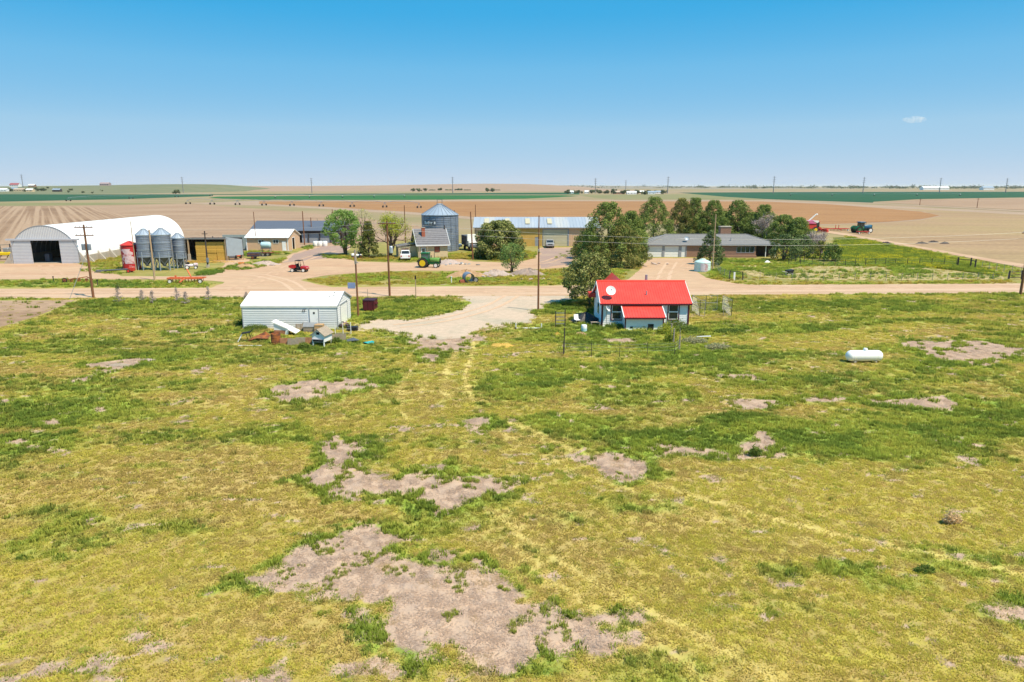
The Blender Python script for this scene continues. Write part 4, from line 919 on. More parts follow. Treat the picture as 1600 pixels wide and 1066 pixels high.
# ---------------------------------------------------------------- open straw shed
def hay_shed():
    x, y = gp(303, 407); t = thing('straw_shed', 'low open-fronted shed stacked with straw, white end panel', 'shed', (x, y))
    w = 7.0; zf, zb, d = 4.3, 3.9, 7
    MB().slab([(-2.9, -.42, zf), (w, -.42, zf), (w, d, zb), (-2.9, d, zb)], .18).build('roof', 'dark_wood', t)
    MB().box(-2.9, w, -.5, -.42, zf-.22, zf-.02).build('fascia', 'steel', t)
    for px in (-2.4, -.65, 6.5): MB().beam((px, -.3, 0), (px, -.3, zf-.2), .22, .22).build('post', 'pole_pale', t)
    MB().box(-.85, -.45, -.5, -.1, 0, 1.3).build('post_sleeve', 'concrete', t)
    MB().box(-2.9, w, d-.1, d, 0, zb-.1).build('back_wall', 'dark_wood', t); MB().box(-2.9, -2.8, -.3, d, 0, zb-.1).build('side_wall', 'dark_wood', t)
    p = MB(); p.slab([(6.75, -.55, .9), (9.3, .9, 1.0), (9.3, .9, 4.0), (6.75, -.55, 4.5)], .08); p.build('end_panel', 'galv_light', t)
    MB().beam((6.8, -.5, 0), (6.8, -.5, .9), .15).build('post', 'pole_pale', t); MB().beam((9.2, .9, 0), (9.2, .9, 1.05), .15).build('post', 'pole_pale', t)
    bw = 1.95
    for c in range(3):
        for r in range(5):
            o = MB(); o.bevbox(-bw/2, bw/2, 0, 1.1, 0, .70, .06)
            for q in (-.5, 0, .5): o.box(q-.02, q+.02, -.012, 1.11, .04, .66)
            b = o.build('straw_bale', 'straw'); b.location = (x+.6+bw/2+c*(bw+.03)+random.uniform(-.05, .05), y-.2+random.uniform(0, .12)+.2*(r > 3), r*.70+.03)
            tag(b, ('golden rectangular straw bale low in the open shed stack', 'golden rectangular straw bale halfway up the open shed stack', 'shaded straw bale near the roof of the open shed')[0 if r < 2 else (1 if r < 4 else 2)], 'straw bale', ('straw bales in the lower rows', 'straw bales in the middle rows', 'straw bales in the top row')[0 if r < 2 else (1 if r < 4 else 2)])
hay_shed()
def straw_litter():
    V = []; Fc = []
    rg = random.Random(5); cx, cy = gp(312, 410)
    for _ in range(2600):
        x = cx+rg.gauss(0, 2.6); y = cy+rg.gauss(0, .8); a = rg.random()*3.14; l = rg.uniform(.15, .35); o = len(V); z = rg.uniform(.03, .16)
        dx, dy = math.cos(a)*l, math.sin(a)*l; V += [(x-dx, y-dy, z), (x+dx, y+dy, z+rg.uniform(-.02, .06)), (x+dx-dy*.12, y+dy+dx*.12, z+.02)]; Fc.append((o, o+1, o+2))
    me = bpy.data.meshes.new('loose_straw'); me.from_pydata(V, [], Fc); me.materials.append(M['straw']); o = bpy.data.objects.new('loose_straw', me); COL.objects.link(o)
    o['kind'] = 'stuff'; o['label'] = 'loose straw scattered before the open shed'; o['category'] = 'straw'
straw_litter()
# ---------------------------------------------------------------- tan shed with white roof
def tan_shed():
    A = Vector((*gp(386, 392), 0)); B = Vector((*gp(451, 392), 0)); w = (B-A).length
    t = thing('tan_shed', 'tan ribbed metal shed with white gabled roof and white door', 'shed', A, math.atan2((B-A).y, (B-A).x))
    D, E, Pk = 8.6, 2.95, 4.5
    MB().box(0, w, 0, .1, 0, E).build('wall', 'tan_wall', t); r = MB(); ribs(r, 0, w, 0, E, 0, .32, .02, False, .05); r.build('wall_rib', 'tan_wall', t)
    MB().box(0, w, D-.1, D, 0, E).build('wall', 'tan_wall', t)
    for x in (0, w-.1):
        if x == 0: MB().prism([(.1, 0), (D-.1, 0), (D-.1, E), (D/2, Pk-.1), (.1, E)], x, x+.1, 'X').build('gable_wall', 'tan_wall', t)
        else:
            g = MB(); g.prism([(.1, 0), (2.9, 0), (2.9, 2.6), (.1, 2.6)], x, x+.1, 'X'); g.prism([(4.6, 0), (D-.1, 0), (D-.1, 2.6), (4.6, 2.6)], x, x+.1, 'X'); g.prism([(.1, 2.6), (D-.1, 2.6), (D-.1, E), (D/2, Pk-.1), (.1, E)], x, x+.1, 'X'); g.build('gable_wall', 'tan_wall', t)
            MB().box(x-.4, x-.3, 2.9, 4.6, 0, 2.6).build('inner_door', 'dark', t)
            f = MB(); f.box(x+.1, x+.16, 2.78, 2.9, 0, 2.7); f.box(x+.1, x+.16, 4.6, 4.72, 0, 2.7); f.box(x+.1, x+.16, 2.78, 4.72, 2.6, 2.72); f.build('door_frame', 'white_paint', t)
    for s in (0, 1):
        r = MB(); Y = (lambda v: v) if s == 0 else (lambda v: D-v); q = [(-.3, Y(-.3), E-.02), (w+.3, Y(-.3), E-.02), (w+.3, Y(D/2), Pk), (-.3, Y(D/2), Pk)]
        r.slab(q if s == 0 else q[::-1], .07)
        for k in range(31):
            x = -.28+(w+.56)*k/30; r.beam((x, Y(-.3), E), (x, Y(D/2), Pk+.02), .04, .04)
        r.build('roof', 'roof_white', t)
    MB().box(-.3, w+.3, -.36, -.3, E-.18, E-.02).build('fascia', 'trim_grey', t)
    for x in (0, w-.14): MB().box(x-.02, x+.16, -.05, 0, 0, E-.1).build('corner_trim', 'white_paint', t)
    window(t, 2.75, 3.9, 1.75, 2.35, -.03, 'white_paint', 'win', .07, 'v'); window(t, 6.0, 7.1, 1.7, 2.35, -.03, 'white_paint', 'win', .07, 'v')
    d = MB().box(7.9, 8.75, -.07, 0, 0, 2.05).build('door', 'white_paint', t); MB().cyl((8.6, -.07, 1), (8.6, -.13, 1), .04, n=8).build('handle', 'steel', d)
    MB().box(8.2, w+.9, -.9, -.1, 0, .1).build('step', 'concrete', t)
tan_shed()
def dark_shed():
    A = Vector((*gp(386, 382), 0)); A.y += 4; w = 22.5
    t = thing('pole_barn', 'long low open barn with blue grey roof behind the tan shed', 'barn', A)
    E, Pk, D = 3.1, 5.3, 11
    for s in (0, 1):
        r = MB(); Y = (lambda v: v) if s == 0 else (lambda v: D-v); q = [(-.6, Y(-.5), E), (w, Y(-.5), E), (w, Y(D/2), Pk), (-.6, Y(D/2), Pk)]
        r.slab(q if s == 0 else q[::-1], .1)
        for k in range(36):
            x = -.55+(w+.5)*k/35; r.beam((x, Y(-.5), E+.02), (x, Y(D/2), Pk+.02), .06, .06)
        r.build('roof', 'blue_roof', t)
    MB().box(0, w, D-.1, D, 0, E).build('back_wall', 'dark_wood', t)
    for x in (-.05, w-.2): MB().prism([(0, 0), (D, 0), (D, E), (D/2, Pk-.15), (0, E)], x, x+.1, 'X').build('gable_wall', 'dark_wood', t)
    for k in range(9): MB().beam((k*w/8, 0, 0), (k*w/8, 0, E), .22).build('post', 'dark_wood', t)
    MB().box(w*.55, w, .15, .25, 0, 2.4).build('front_panel', 'trim_grey', t)
    MB().box(0, w, -.06, .06, E-.6, E-.15).build('header', 'dark_wood', t)
dark_shed()
# ---------------------------------------------------------------- cream farmhouse
def farmhouse():
    C0 = Vector((*gp(654, 404), 0)); rz = R(16)
    t = thing('farmhouse', 'cream stucco farmhouse with grey shingle roof and red brick chimney', 'house', C0, rz)
    w, D, E, Pk = 5.9, 7.6, 2.75, 5.6
    MB().box(0, w, 0, .15, 0, E).build('wall', 'cream', t); MB().box(0, w, D-.15, D, 0, E).build('wall', 'cream', t)
    MB().prism([(.15, 0), (D-.15, 0), (D-.15, E), (D/2, Pk-.12), (.15, E)], 0, .15, 'X').build('gable_wall', 'cream_y', t); MB().prism([(.15, 0), (D-.15, 0), (D-.15, E), (D/2, Pk-.12), (.15, E)], w-.15, w, 'X').build('gable_wall', 'cream', t)
    rows = 9
    for s in (0, 1):
        r = MB(); Y = (lambda v: v) if s == 0 else (lambda v: D-v)
        for k in range(rows):                                # shingle courses
            f0, f1 = k/rows, (k+1)/rows; a = -.45+(D/2+.45)*f0; b = -.45+(D/2+.45)*f1; z0 = E-.2+(Pk-E+.2)*f0; z1 = E-.2+(Pk-E+.2)*f1
            q = [(-.4, Y(a), z0+.05), (w+.4, Y(a), z0+.05), (w+.4, Y(b), z1), (-.4, Y(b), z1)]; r.slab(q if s == 0 else q[::-1], .07)
        r.build('roof', 'shingle', t)
    rk = MB()
    for x in (-.44, w+.44):
        rk.beam((x, -.45, E-.26), (x, D/2, Pk-.1), .06, .2); rk.beam((x, D+.45, E-.26), (x, D/2, Pk-.1), .06, .2)
    rk.box(-.4, w+.4, -.52, -.44, E-.32, E-.14); rk.build('rake_board', 'white_paint', t)
    c = MB().box(1.05, 1.7, 1.7, 2.35, 3.2, 5.9).build('chimney', 'brick_red', t); MB().box(.98, 1.77, 1.63, 2.42, 5.9, 6.0).build('chimney_cap', 'concrete', c)
    d = MB().box(.55, 1.45, -.08, 0, .1, 2.1).build('door', 'white_paint', t); MB().box(.72, 1.28, -.1, -.08, 1.2, 1.95).build('pane', 'win_green', d)
    MB().beam((.15, -.6, 0), (.15, -.6, 2.5), .12).build('porch_post', 'wood', t); MB().beam((1.75, -.6, 0), (1.75, -.6, 2.5), .12).build('porch_post', 'wood', t)
    window(t, 3.3, 4.2, 1.3, 2.15, -.03, 'maroon', 'brick_red', .08, 'n')
    MB().box(-.06, -.005, 2.6, 3.9, 1.1, 2.2).build('side_window', 'brick_tan', t)
    MB().box(0, w, -.03, 0, 2.3, 2.7).build('frieze', 'brick_tan', t)
    MB().box(-3.6, 0, D*.35, D*.9, 0, 2.3).build('side_wing', 'cream', t); q = [(-3.9, D*.33, 2.25), (0, D*.33, 2.75), (0, D*.93, 2.75), (-3.9, D*.93, 2.25)]; MB().slab(q, .1).build('side_wing_roof', 'shingle', t)
    window(t, -2.9, -1.6, .9, 1.8, D*.35, 'wood', 'brick_tan', .08, 'n')
farmhouse()
# ---------------------------------------------------------------- big grain bin
def big_bin():
    X, Y = gp(685, 394); Y += 4; t = thing('grain_bin', 'big round grey steel grain bin with conical roof behind the farmhouse', 'grain bin', (X+.1, Y))
    r, z1, n = 3.95, 7.85, 40; k = 20; prof = []
    for i in range(k):
        z = z1*i/k; prof += [(r, z), (r+.035, z+z1/k*.5)]
    prof.append((r, z1)); MB().lathe(prof, n).build('shell', 'galv', t)
    MB().lathe([(r+.2, z1-.03), (r+.2, z1+.05), (.7, z1+2.15), (.7, z1+2.35), (.001, z1+2.45)], n).build('roof', 'galv_light', t)
    rb = MB()
    for i in range(24):
        a = 6.283*i/24; rb.beam((math.cos(a)*(r+.18), math.sin(a)*(r+.18), z1+.07), (math.cos(a)*.75, math.sin(a)*.75, z1+2.17), .06, .09)
    rb.build('roof_rib', 'galv', t)
    st = MB()
    for i in range(15):
        a = 6.283*i/15; st.beam((math.cos(a)*(r+.07), math.sin(a)*(r+.07), 0), (math.cos(a)*(r+.07), math.sin(a)*(r+.07), z1), .09, .06)
    st.build('stiffener', 'galv', t)
    pk = MB()
    for i in range(4):
        a = 6.283*(i+.5)/4; pk.beam((math.cos(a)*.75, math.sin(a)*.75, z1+2.1), (math.cos(a)*.75, math.sin(a)*.75, z1+3.3), .05)
    for i in range(4):
        a, b = 6.283*(i+.5)/4, 6.283*(i+1.5)/4; pk.beam((math.cos(a)*.75, math.sin(a)*.75, z1+3.25), (math.cos(b)*.75, math.sin(b)*.75, z1+3.25), .05)
    pk.build('peak_rail', 'galv_dark', t)
    # maker's plate: a curved dark panel with raised white lettering
    a0, a1 = R(212), R(262); pl = MB(); m_ = 14; vs = []
    for i in range(m_+1):
        a = a0+(a1-a0)*i/m_
        for z in (5.75, 6.75): vs.append((math.cos(a)*(r+.085), math.sin(a)*(r+.085), z))
    pl.add(vs, [(2*i, 2*i+2, 2*i+3, 2*i+1) for i in range(m_)]); po = pl.build('name_plate', 'galv_dark', t)
    cu = bpy.data.curves.new('lettering', 'FONT'); cu.body = 'Butler'; cu.size = .95; cu.extrude = .01; cu.align_x = 'CENTER'; cu.align_y = 'CENTER'; cu.offset = .025
    tmp = bpy.data.objects.new('lettering', cu); COL.objects.link(tmp)
    dg = bpy.context.evaluated_depsgraph_get(); me = bpy.data.meshes.new_from_object(tmp.evaluated_get(dg)); bpy.data.objects.remove(tmp)
    am = R(236)
    for v in me.vertices:
        a = am + v.co.x*.95/(r+.12); rr = r+.115+v.co.z; v.co = (math.cos(a)*rr, math.sin(a)*rr, 6.25+v.co.y)
    me.materials.clear(); me.materials.append(M['white_paint']); lo = bpy.data.objects.new('lettering', me); COL.objects.link(lo); lo.parent = po
    em = MB(); vs = []
    for i in range(5):
        a = R(257.0)+R(4.6)*i/4
        for z in (5.98, 6.52): vs.append((math.cos(a)*(r+.12), math.sin(a)*(r+.12), z))
    em.add(vs, [(2*i, 2*i+2, 2*i+3, 2*i+1) for i in range(4)]); em.build('emblem', 'white_paint', po)
big_bin()
# ---------------------------------------------------------------- machine shed (ochre wall, ribbed roof)
def machine_shed():
    t = thing('machine_shed', 'long ochre machine shed with weathered metal roof and wide beige door', 'shed', (-8.9, 164.5))
    w, D, E, Pk = 29.5, 12.5, 4.45, 6.6
    d0, d1, dh = 16.35, 22.2, 3.9; e0, e1 = 14.4, 15.4
    def seg(a, b, m='ochre'):
        MB().box(a, b, 0, .15, 0, E).build('wall', m, t); r = MB(); ribs(r, a, b, 0, E, 0, .4, .03, False, .07); r.build('wall_rib', m, t)
    seg(0, 7.5, 'tan_wall'); seg(7.5, e0); seg(e1, d0); seg(d1, w, 'tan_wall')
    MB().box(d0, d1, 0, .15, dh, E).build('lintel', 'ochre', t); MB().box(e0, e1, 0, .15, 2.15, E).build('lintel', 'ochre', t)
    d = MB()
    for k in range(6): d.box(d0, d1, .04, .1, k*dh/6+.015, (k+1)*dh/6-.015)
    d.build('roll_up_door', 'beige_door', t)
    f = MB(); f.box(d0-.16, d0, -.05, .1, 0, dh+.2); f.box(d1, d1+.3, -.05, .1, 0, dh+.2); f.box(d0, d1, -.05, .1, dh, dh+.2); f.build('door_frame', 'trim_grey', t)
    MB().box(d0, d1, -.02, .03, dh-.32, dh-.02).build('door_header', 'beige_door', t)
    MB().box(e0, e1, .04, .12, 0, 2.15).build('entry_door', 'trim_grey', t)
    for s in (0, 1):
        r = MB(); Y = (lambda v: v) if s == 0 else (lambda v: D-v); q = [(-.4, Y(-.5), E-.02), (w+.4, Y(-.5), E-.02), (w+.4, Y(D/2), Pk), (-.4, Y(D/2), Pk)]
        r.slab(q if s == 0 else q[::-1], .08)
        for k in range(40):
            x = -.35+(w+.7)*k/39; r.beam((x, Y(-.5), E+.01), (x, Y(D/2), Pk+.03), .08, .06)
        r.build('roof', mat('weathered roof sheet', (0.40, 0.445, 0.51), .5, .2, .12, .5, col2=(0.50, 0.50, 0.49), mixlo=.5, mixhi=.62, mscale=.35, stretch=(1.2, .12, .12)), t)
    for k in (2.2, 7.2, 12.1, 17.4): MB().slab([(k, 1.4, E+.80), (k+1.1, 1.4, E+.80), (k+1.1, 4.6, E+1.87), (k, 4.6, E+1.87)], .05).build('skylight', 'beige_door', t)
    MB().box(-.4, w+.4, -.56, -.5, E-.2, E-.02).build('fascia', 'trim_grey', t)
    MB().prism([(0, 0), (D, 0), (D, E), (D/2, Pk-.12), (0, E)], -.02, .13, 'X').build('gable_wall', 'tan_wall', t); MB().prism([(0, 0), (D, 0), (D, E), (D/2, Pk-.12), (0, E)], w-.13, w+.02, 'X').build('gable_wall', 'tan_wall', t)
    MB().box(0, w, D-.15, D, 0, E).build('wall', 'tan_wall', t)
    MB().beam((19.2, -.35, dh+.45), (19.7, -.5, dh+.35), .12, .12).build('yard_lamp', 'dark', t)
machine_shed()
# ---------------------------------------------------------------- brick ranch house
def ranch():
    t = thing('ranch_house', 'long low brick ranch house with grey hip roof and two garage doors', 'house', (27.3, 138.6))
    w, D, E, Pk = 26.2, 9.6, 2.55, 4.25
    g = [(.25, 3.05), (3.55, 6.4)]; ed = (6.95, 7.75); dk = (14.0, 15.0); pw = (18.1, 21.6)
    cuts = sorted(g+[ed, dk]); x = 0
    def wall(a, b, z0=0, z1=E, m='brick_tan'): MB().box(a, b, 0, .2, z0, z1).build('wall', m, t)
    for a, b in cuts: wall(x, a); wall(a, b, 2.2, E); x = b
    wall(x, pw[0]); wall(pw[0], pw[1], 0, .85); wall(pw[0], pw[1], 2.15, E); wall(pw[1], 22.0)
    # brick courses: thin recessed joints between raised courses
    br = MB(); z = .1
    while z < E-.1:
        for a, b in ((7.95, 13.9), (15.1, 18.0)): br.box(a, b, -.018, 0, z-.035, z+.035)
        z += .1
    br.build('brick_course', mat('brick course', (0.34, 0.20, 0.14), .9, 0, .25, 5), t)
    for a, b in g:
        d = MB()
        for k in range(4): d.box(a, b, .05, .1, k*.55+.012, k*.55+.54)
        d.build('garage_door', 'white_paint', t)
    for a, b in ((0, .25), (3.05, 3.55), (6.4, 6.95), (7.75, 8.0)): MB().box(a+.02, b-.02, -.05, 0, 0, 2.3).build('garage_post', 'trim_grey', t)
    d = MB().box(ed[0], ed[1], .05, .1, 0, 2.2).build('door', 'white_paint', t)
    d = MB().box(dk[0], dk[1], .05, .1, 0, 2.2).build('door', 'dark', t); MB().box(dk[0]+.2, dk[1]-.2, .02, .05, 1.3, 2.0).build('pane', 'win_green', d)
    f = MB(); f.box(pw[0], pw[1], -.04, .06, .85, .93); f.box(pw[0], pw[1], -.04, .06, 2.07, 2.15); n_ = 4
    for k in range(n_+1): xx = pw[0]+(pw[1]-pw[0])*k/n_; f.box(xx-.04, xx+.04, -.04, .06, .93, 2.07)
    fo = f.build('picture_window', 'trim_grey', t)
    for k in range(n_): a = pw[0]+(pw[1]-pw[0])*k/n_; MB().box(a+.05, a+(pw[1]-pw[0])/n_-.05, .03, .05, .93, 2.07).build('pane', 'win_green', fo)
    # recessed dark porch at the right end, posts and a low brick planter
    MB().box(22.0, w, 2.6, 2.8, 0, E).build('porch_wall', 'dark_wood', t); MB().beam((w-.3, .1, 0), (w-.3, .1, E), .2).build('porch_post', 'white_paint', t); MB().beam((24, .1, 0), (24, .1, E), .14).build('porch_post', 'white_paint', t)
    MB().box(15.2, 21.8, -1.1, -.3, 0, .45).build('planter', 'brick_tan', t)
    MB().box(0, .2, .2, D, 0, E).build('wall', 'brick_tan', t); MB().box(0, w, D-.2, D, 0, E).build('wall', 'brick_tan', t); MB().box(w-.2, w, 2.6, D-.2, 0, E).build('wall', 'brick_tan', t)
    o = .38; a = (-o, -o, E); b = (w+o, -o, E); c = (w+o, D+o, E); d_ = (-o, D+o, E); r0 = (D/2, D/2, Pk); r1 = (w-D/2, D/2, Pk)
    rf = MB(); nl = 9                                          # hip roof in lapped shingle courses
    def L(p, q, f): return tuple(p[i]+(q[i]-p[i])*f for i in range(3))
    for k in range(nl):
        f0, f1 = k/nl, (k+1)/nl
        for p, q, rp, rq in ((a, b, r0, r1), (b, c, r1, r1), (c, d_, r1, r0), (d_, a, r0, r0)):
            p0, q0, q1, p1 = L(p, rp, f0), L(q, rq, f0), L(q, rq, f1), L(p, rp, f1)
            p0 = (p0[0], p0[1], p0[2]+.045); q0 = (q0[0], q0[1], q0[2]+.045)
            rf.add([p0, q0, q1, p1], [(0, 1, 2, 3)])
    rf.build('roof', 'shingle2', t)
    rc = MB()
    for p, q in ((a, r0), (d_, r0), (b, r1), (c, r1), (r0, r1)): rc.beam((p[0], p[1], p[2]+.06), (q[0], q[1], q[2]+.06), .28, .06)
    rc.build('ridge_cap', 'shingle2', t)
    fa = MB(); fa.box(-o-.02, w+o+.02, -o-.05, -o, E-.2, E+.03); fa.box(-o-.05, -o, -o, D+o, E-.2, E+.03); fa.box(w+o, w+o+.05, -o, D+o, E-.2, E+.03); fa.build('fascia', 'trim_grey', t)
    MB().box(-o, w+o, -o, D+o, E-.05, E-.02).build('soffit', 'white_paint', t)
    # taller brick block and chimney stack behind
    ch = MB().box(16.6, 18.8, 6.6, 8.2, 2.6, 5.6).build('chimney', 'brick_tan', t); MB().box(16.5, 18.9, 6.5, 8.3, 5.6, 5.75).build('chimney_cap', 'concrete', ch)
    for x, y in ((8.9, 2.1), (17.2, 1.4)): MB().cyl((x, y, 3.0), (x, y, 3.75), .1, n=8).build('vent_pipe', 'trim_grey', t)
ranch()
sat_dish((27.3+8.0, 138.6+.9, 3.1), .45, 'grey satellite dish on the ranch house roof', (.2, -.8, .5), .12, 'galv_light')
sat_dish((27.3+13.0, 138.6+2.0, 3.4), .4, 'pale satellite dish beside the spruce on the ranch house roof', (.2, -.8, .5), .1, 'galv_light')
# ================================================================ TREES
LEAF = dict(
 cotton=leaf_mat('cottonwood leaves', (0.075, 0.155, 0.030), (0.22, 0.29, 0.085)),
 cotton_dry=leaf_mat('budding leaves', (0.26, 0.27, 0.10), (0.36, 0.32, 0.15)),
 willow=leaf_mat('pale new leaves', (0.20, 0.235, 0.028), (0.33, 0.33, 0.06)),
 juniper=leaf_mat('juniper sprays', (0.040, 0.060, 0.016), (0.15, 0.145, 0.040), .15),
 ever=leaf_mat('olive evergreen leaves', (0.040, 0.070, 0.018), (0.24, 0.235, 0.085), .15),
 pine=leaf_mat('pine needles', (0.036, 0.074, 0.018), (0.20, 0.235, 0.065), .15),
 pine_br=leaf_mat('browning needles', (0.050, 0.080, 0.022), (0.22, 0.19, 0.06), .15),
 spruce=leaf_mat('spruce needles', (0.036, 0.066, 0.024), (0.15, 0.18, 0.075), .15),
 bush=leaf_mat('small tree leaves', (0.060, 0.120, 0.030), (0.19, 0.25, 0.085)),
 grey=leaf_mat('grey twigs', (0.22, 0.18, 0.17), (0.38, 0.31, 0.29), .1),
 sage=leaf_mat('sage leaves', (.20, .20, .12), (.34, .32, .19), .3), tumble=leaf_mat('dry tumbleweed', (.42, .31, .18), (.55, .43, .26), .45, k=1.7),
 weed=leaf_mat('tall weeds', (0.06, 0.11, 0.02), (0.17, 0.20, 0.05)))
def leaf_mesh(name, P, Nrm, size, m, parent, seed=0, aspect=.55, rnd=None):
    """one small folded leaf (two triangles) per point"""
    rg = np.random.default_rng(seed); n = len(P)
    d = Nrm + rg.normal(0, .75, (n, 3)); d /= np.linalg.norm(d, axis=1)[:, None]+1e-9
    u = np.cross(d, rg.normal(0, 1, (n, 3))); u /= np.linalg.norm(u, axis=1)[:, None]+1e-9; w = np.cross(d, u)
    s = (size*rg.uniform(.6, 1.35, n))[:, None]
    a = P-u*s*.5; b = P+w*s*aspect*.5+d*s*.12; c = P+u*s*.5; e = P-w*s*aspect*.5+d*s*.12
    V = np.stack([a, b, c, e], 1).reshape(-1, 3); Fq = np.arange(4*n).reshape(n, 4)
    me = np_mesh(name, V, Fq)
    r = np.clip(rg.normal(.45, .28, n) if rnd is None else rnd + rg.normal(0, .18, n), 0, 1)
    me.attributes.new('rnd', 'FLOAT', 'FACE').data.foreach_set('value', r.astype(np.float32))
    me.materials.append(m); o = bpy.data.objects.new(name, me); COL.objects.link(o); o.parent = parent; return o
def clumps(cs, per, rg, shell=.55):
    """points spread through the outer part of each ball (centre, radius); returns points, outward normals, per-clump tone"""
    P = []; Nn = []; T = []
    for c, r in cs:
        k = max(6, int(per*r*r)); v = rg.normal(0, 1, (k, 3)); v /= np.linalg.norm(v, axis=1)[:, None]
        q = rg.uniform(shell, 1.08, k)**.7; off = v*q[:, None]*r; off[:, 2] *= .8
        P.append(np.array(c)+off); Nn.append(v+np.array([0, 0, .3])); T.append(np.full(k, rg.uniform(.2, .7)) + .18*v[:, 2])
    return np.concatenate(P), np.concatenate(Nn), np.concatenate(T)
def limb(mb, p0, p1, r0, r1, rg, k=3, wob=.12, n=6):
    p0 = np.array(p0, float); p1 = np.array(p1, float); L_ = np.linalg.norm(p1-p0); last = p0
    for i in range(1, k+1):
        f = i/k; q = p0+(p1-p0)*f + (rg.normal(0, wob*L_/k, 3) if i < k else 0)
        mb.cyl(last, q, r0+(r1-r0)*(i-1)/k, r0+(r1-r0)*f, n, caps=False); last = q
def crown_tree(name, label, loc, h, rad, base, leaf, prof, ncl, per, size, seed, clr=(.5, .9), tr=.2, group=None, shell=.55, cat='tree', squash=1., ntr=1, lean=(0, 0)):
    rg = np.random.default_rng(seed); t = thing(name, label, cat, loc, 0, group)
    cs = []
    for i in range(ncl):
        f = (i+.5)/ncl; f = f**.85; z = base+(h-base)*f; R_ = rad*prof(f)
        a = i*2.39996+rg.uniform(-.4, .4); rr = R_*math.sqrt(rg.uniform(.25, 1.0)); cr = rg.uniform(*clr)*(.55+.45*min(1, R_/rad+.15))
        cs.append(((math.cos(a)*rr+lean[0]*f, math.sin(a)*rr*squash+lean[1]*f, min(z, h-cr*.6)), cr))
    b = MB()
    for q in range(ntr):
        ox, oy = (rg.normal(0, .25, 2) if ntr > 1 else (0, 0)); top = base+(h-base)*(.75 if ntr == 1 else .55)
        limb(b, (ox*.4, oy*.4, -.1), (ox*3+lean[0]*.6, oy*3+lean[1]*.6, top), tr, tr*.25, rg, 5, .05, 8)
    for c, r in cs[::max(1, len(cs)//14)]:
        z0 = max(base*.6, c[2]*.62); limb(b, (lean[0]*.4*z0/h, 0, z0), c, tr*.32, tr*.08, rg, 3, .1, 5)
    b.build('trunk', 'bark', t)
    P, Nn, T = clumps(cs, per, rg, shell); P[:, 2] = np.maximum(P[:, 2], .05)
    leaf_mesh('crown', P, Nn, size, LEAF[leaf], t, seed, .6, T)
    return t
dome = lambda f: abs(math.sin(math.pi*min(.97, .22+f*.80)))**.6
cone = lambda f: (1-f)**.85*.98+.05
egg = lambda f: (math.sin(math.pi*(f*.9+.08))**.7)
round_ = lambda f: max(.12, math.sqrt(max(0, 1-abs(f*1.02-.02)**2.2)))
pinep = lambda f: (.82+.18*math.sin(math.pi*min(1, f*1.5+.15)))*(1-f**2.6)+.16
# trees round the farmyard (pixel of the trunk foot gives the place)
crown_tree('cottonwood_tree', 'broad leafy green cottonwood leaning over the yard beside a dark juniper', gp(541, 399), 9.3, 4.3, 1.9, 'cotton', egg, 58, 150, .34, 21, (.55, 1.15), .26, None, .35, ntr=3, lean=(-.6, 0))
crown_tree('cottonwood_tree', 'thin budding tree with pale sparse leaves behind the green cottonwood', (gp(563, 398)[0], gp(563, 398)[1]+4), 9.4, 2.4, 3.2, 'cotton_dry', egg, 30, 55, .24, 22, (.45, .9), .2, None, .3, ntr=3)
crown_tree('juniper_tree', 'dark pointed juniper beside the cottonwood in the farmyard', gp(577, 403), 7.2, 2.5, .35, 'juniper', cone, 60, 260, .30, 23, (.4, .75), .2)
def branchy(mb, p, d, L_, r, depth, rg, tips, spread=.5, up=.25):
    q = p+d*L_; mb.cyl(p, q, r, r*.62, 5 if depth > 1 else 4, caps=False)
    if depth == 0: tips.append(q); return
    for _ in range(3 if depth > 1 else 4):
        nd = d + rg.normal(0, spread, 3)+np.array([0, 0, up]); nd /= np.linalg.norm(nd)
        branchy(mb, p+d*L_*rg.uniform(.55, 1.0), nd, L_*rg.uniform(.6, .85), r*.58, depth-1, rg, tips, spread, up)
def bare_tree(name, label, loc, h, depth, seed, leaf=None, leafn=0, size=.2, mt='deadwood', r=.14, spread=.5, up=.25, group=None, stems=1, lo=.35, cat='tree', tipr=.45):
    rg = np.random.default_rng(seed); t = thing(name, label, cat, loc, 0, group); mb = MB(); tips = []
    for s in range(stems):
        d = np.array([rg.normal(0, .22), rg.normal(0, .22), 1.]); d /= np.linalg.norm(d); branchy(mb, np.array([rg.normal(0, .12), rg.normal(0, .12), -.05]), d, h*lo, r, depth, rg, tips, spread, up)
    k = h/max(p[2] for p in tips); mb.v = [(x*k, y*k, z*k) for x, y, z in mb.v]
    mb.build('trunk', mt, t)
    if leafn:
        tp = np.array(tips)*k; P = tp[rg.integers(0, len(tp), leafn)]+rg.normal(0, tipr, (leafn, 3)); leaf_mesh('crown', P, rg.normal(0, 1, (leafn, 3)), size, LEAF[leaf], t, seed)
    return t
bare_tree('willow_tree', 'spreading pale yellow-green tree with many upright bare branches by the farmhouse', gp(611, 401), 8.5, 4, 31, 'willow', 5200, .22, 'bark', .17, .42, .33, stems=4, lo=.30, tipr=.40)
crown_tree('evergreen_tree', 'huge round olive evergreen in front of the ochre machine shed', gp(781, 403), 7.3, 5.2, .1, 'ever', round_, 120, 230, .34, 41, (.65, 1.15), .3)
crown_tree('small_tree', 'small airy green tree growing from the rubble heap', gp(799, 426), 4.9, 2.15, .75, 'bush', egg, 46, 150, .22, 42, (.4, .75), .14, None, .25, ntr=3)
crown_tree('evergreen_tree', 'olive green tree standing right behind the red roofed cottage', gp(921, 476), 6.2, 3.25, .75, 'ever', lambda f: dome(f)*.98, 84, 300, .235, 43, (.45, .85), .16, ntr=3)
PG = 'pines around the ranch house'
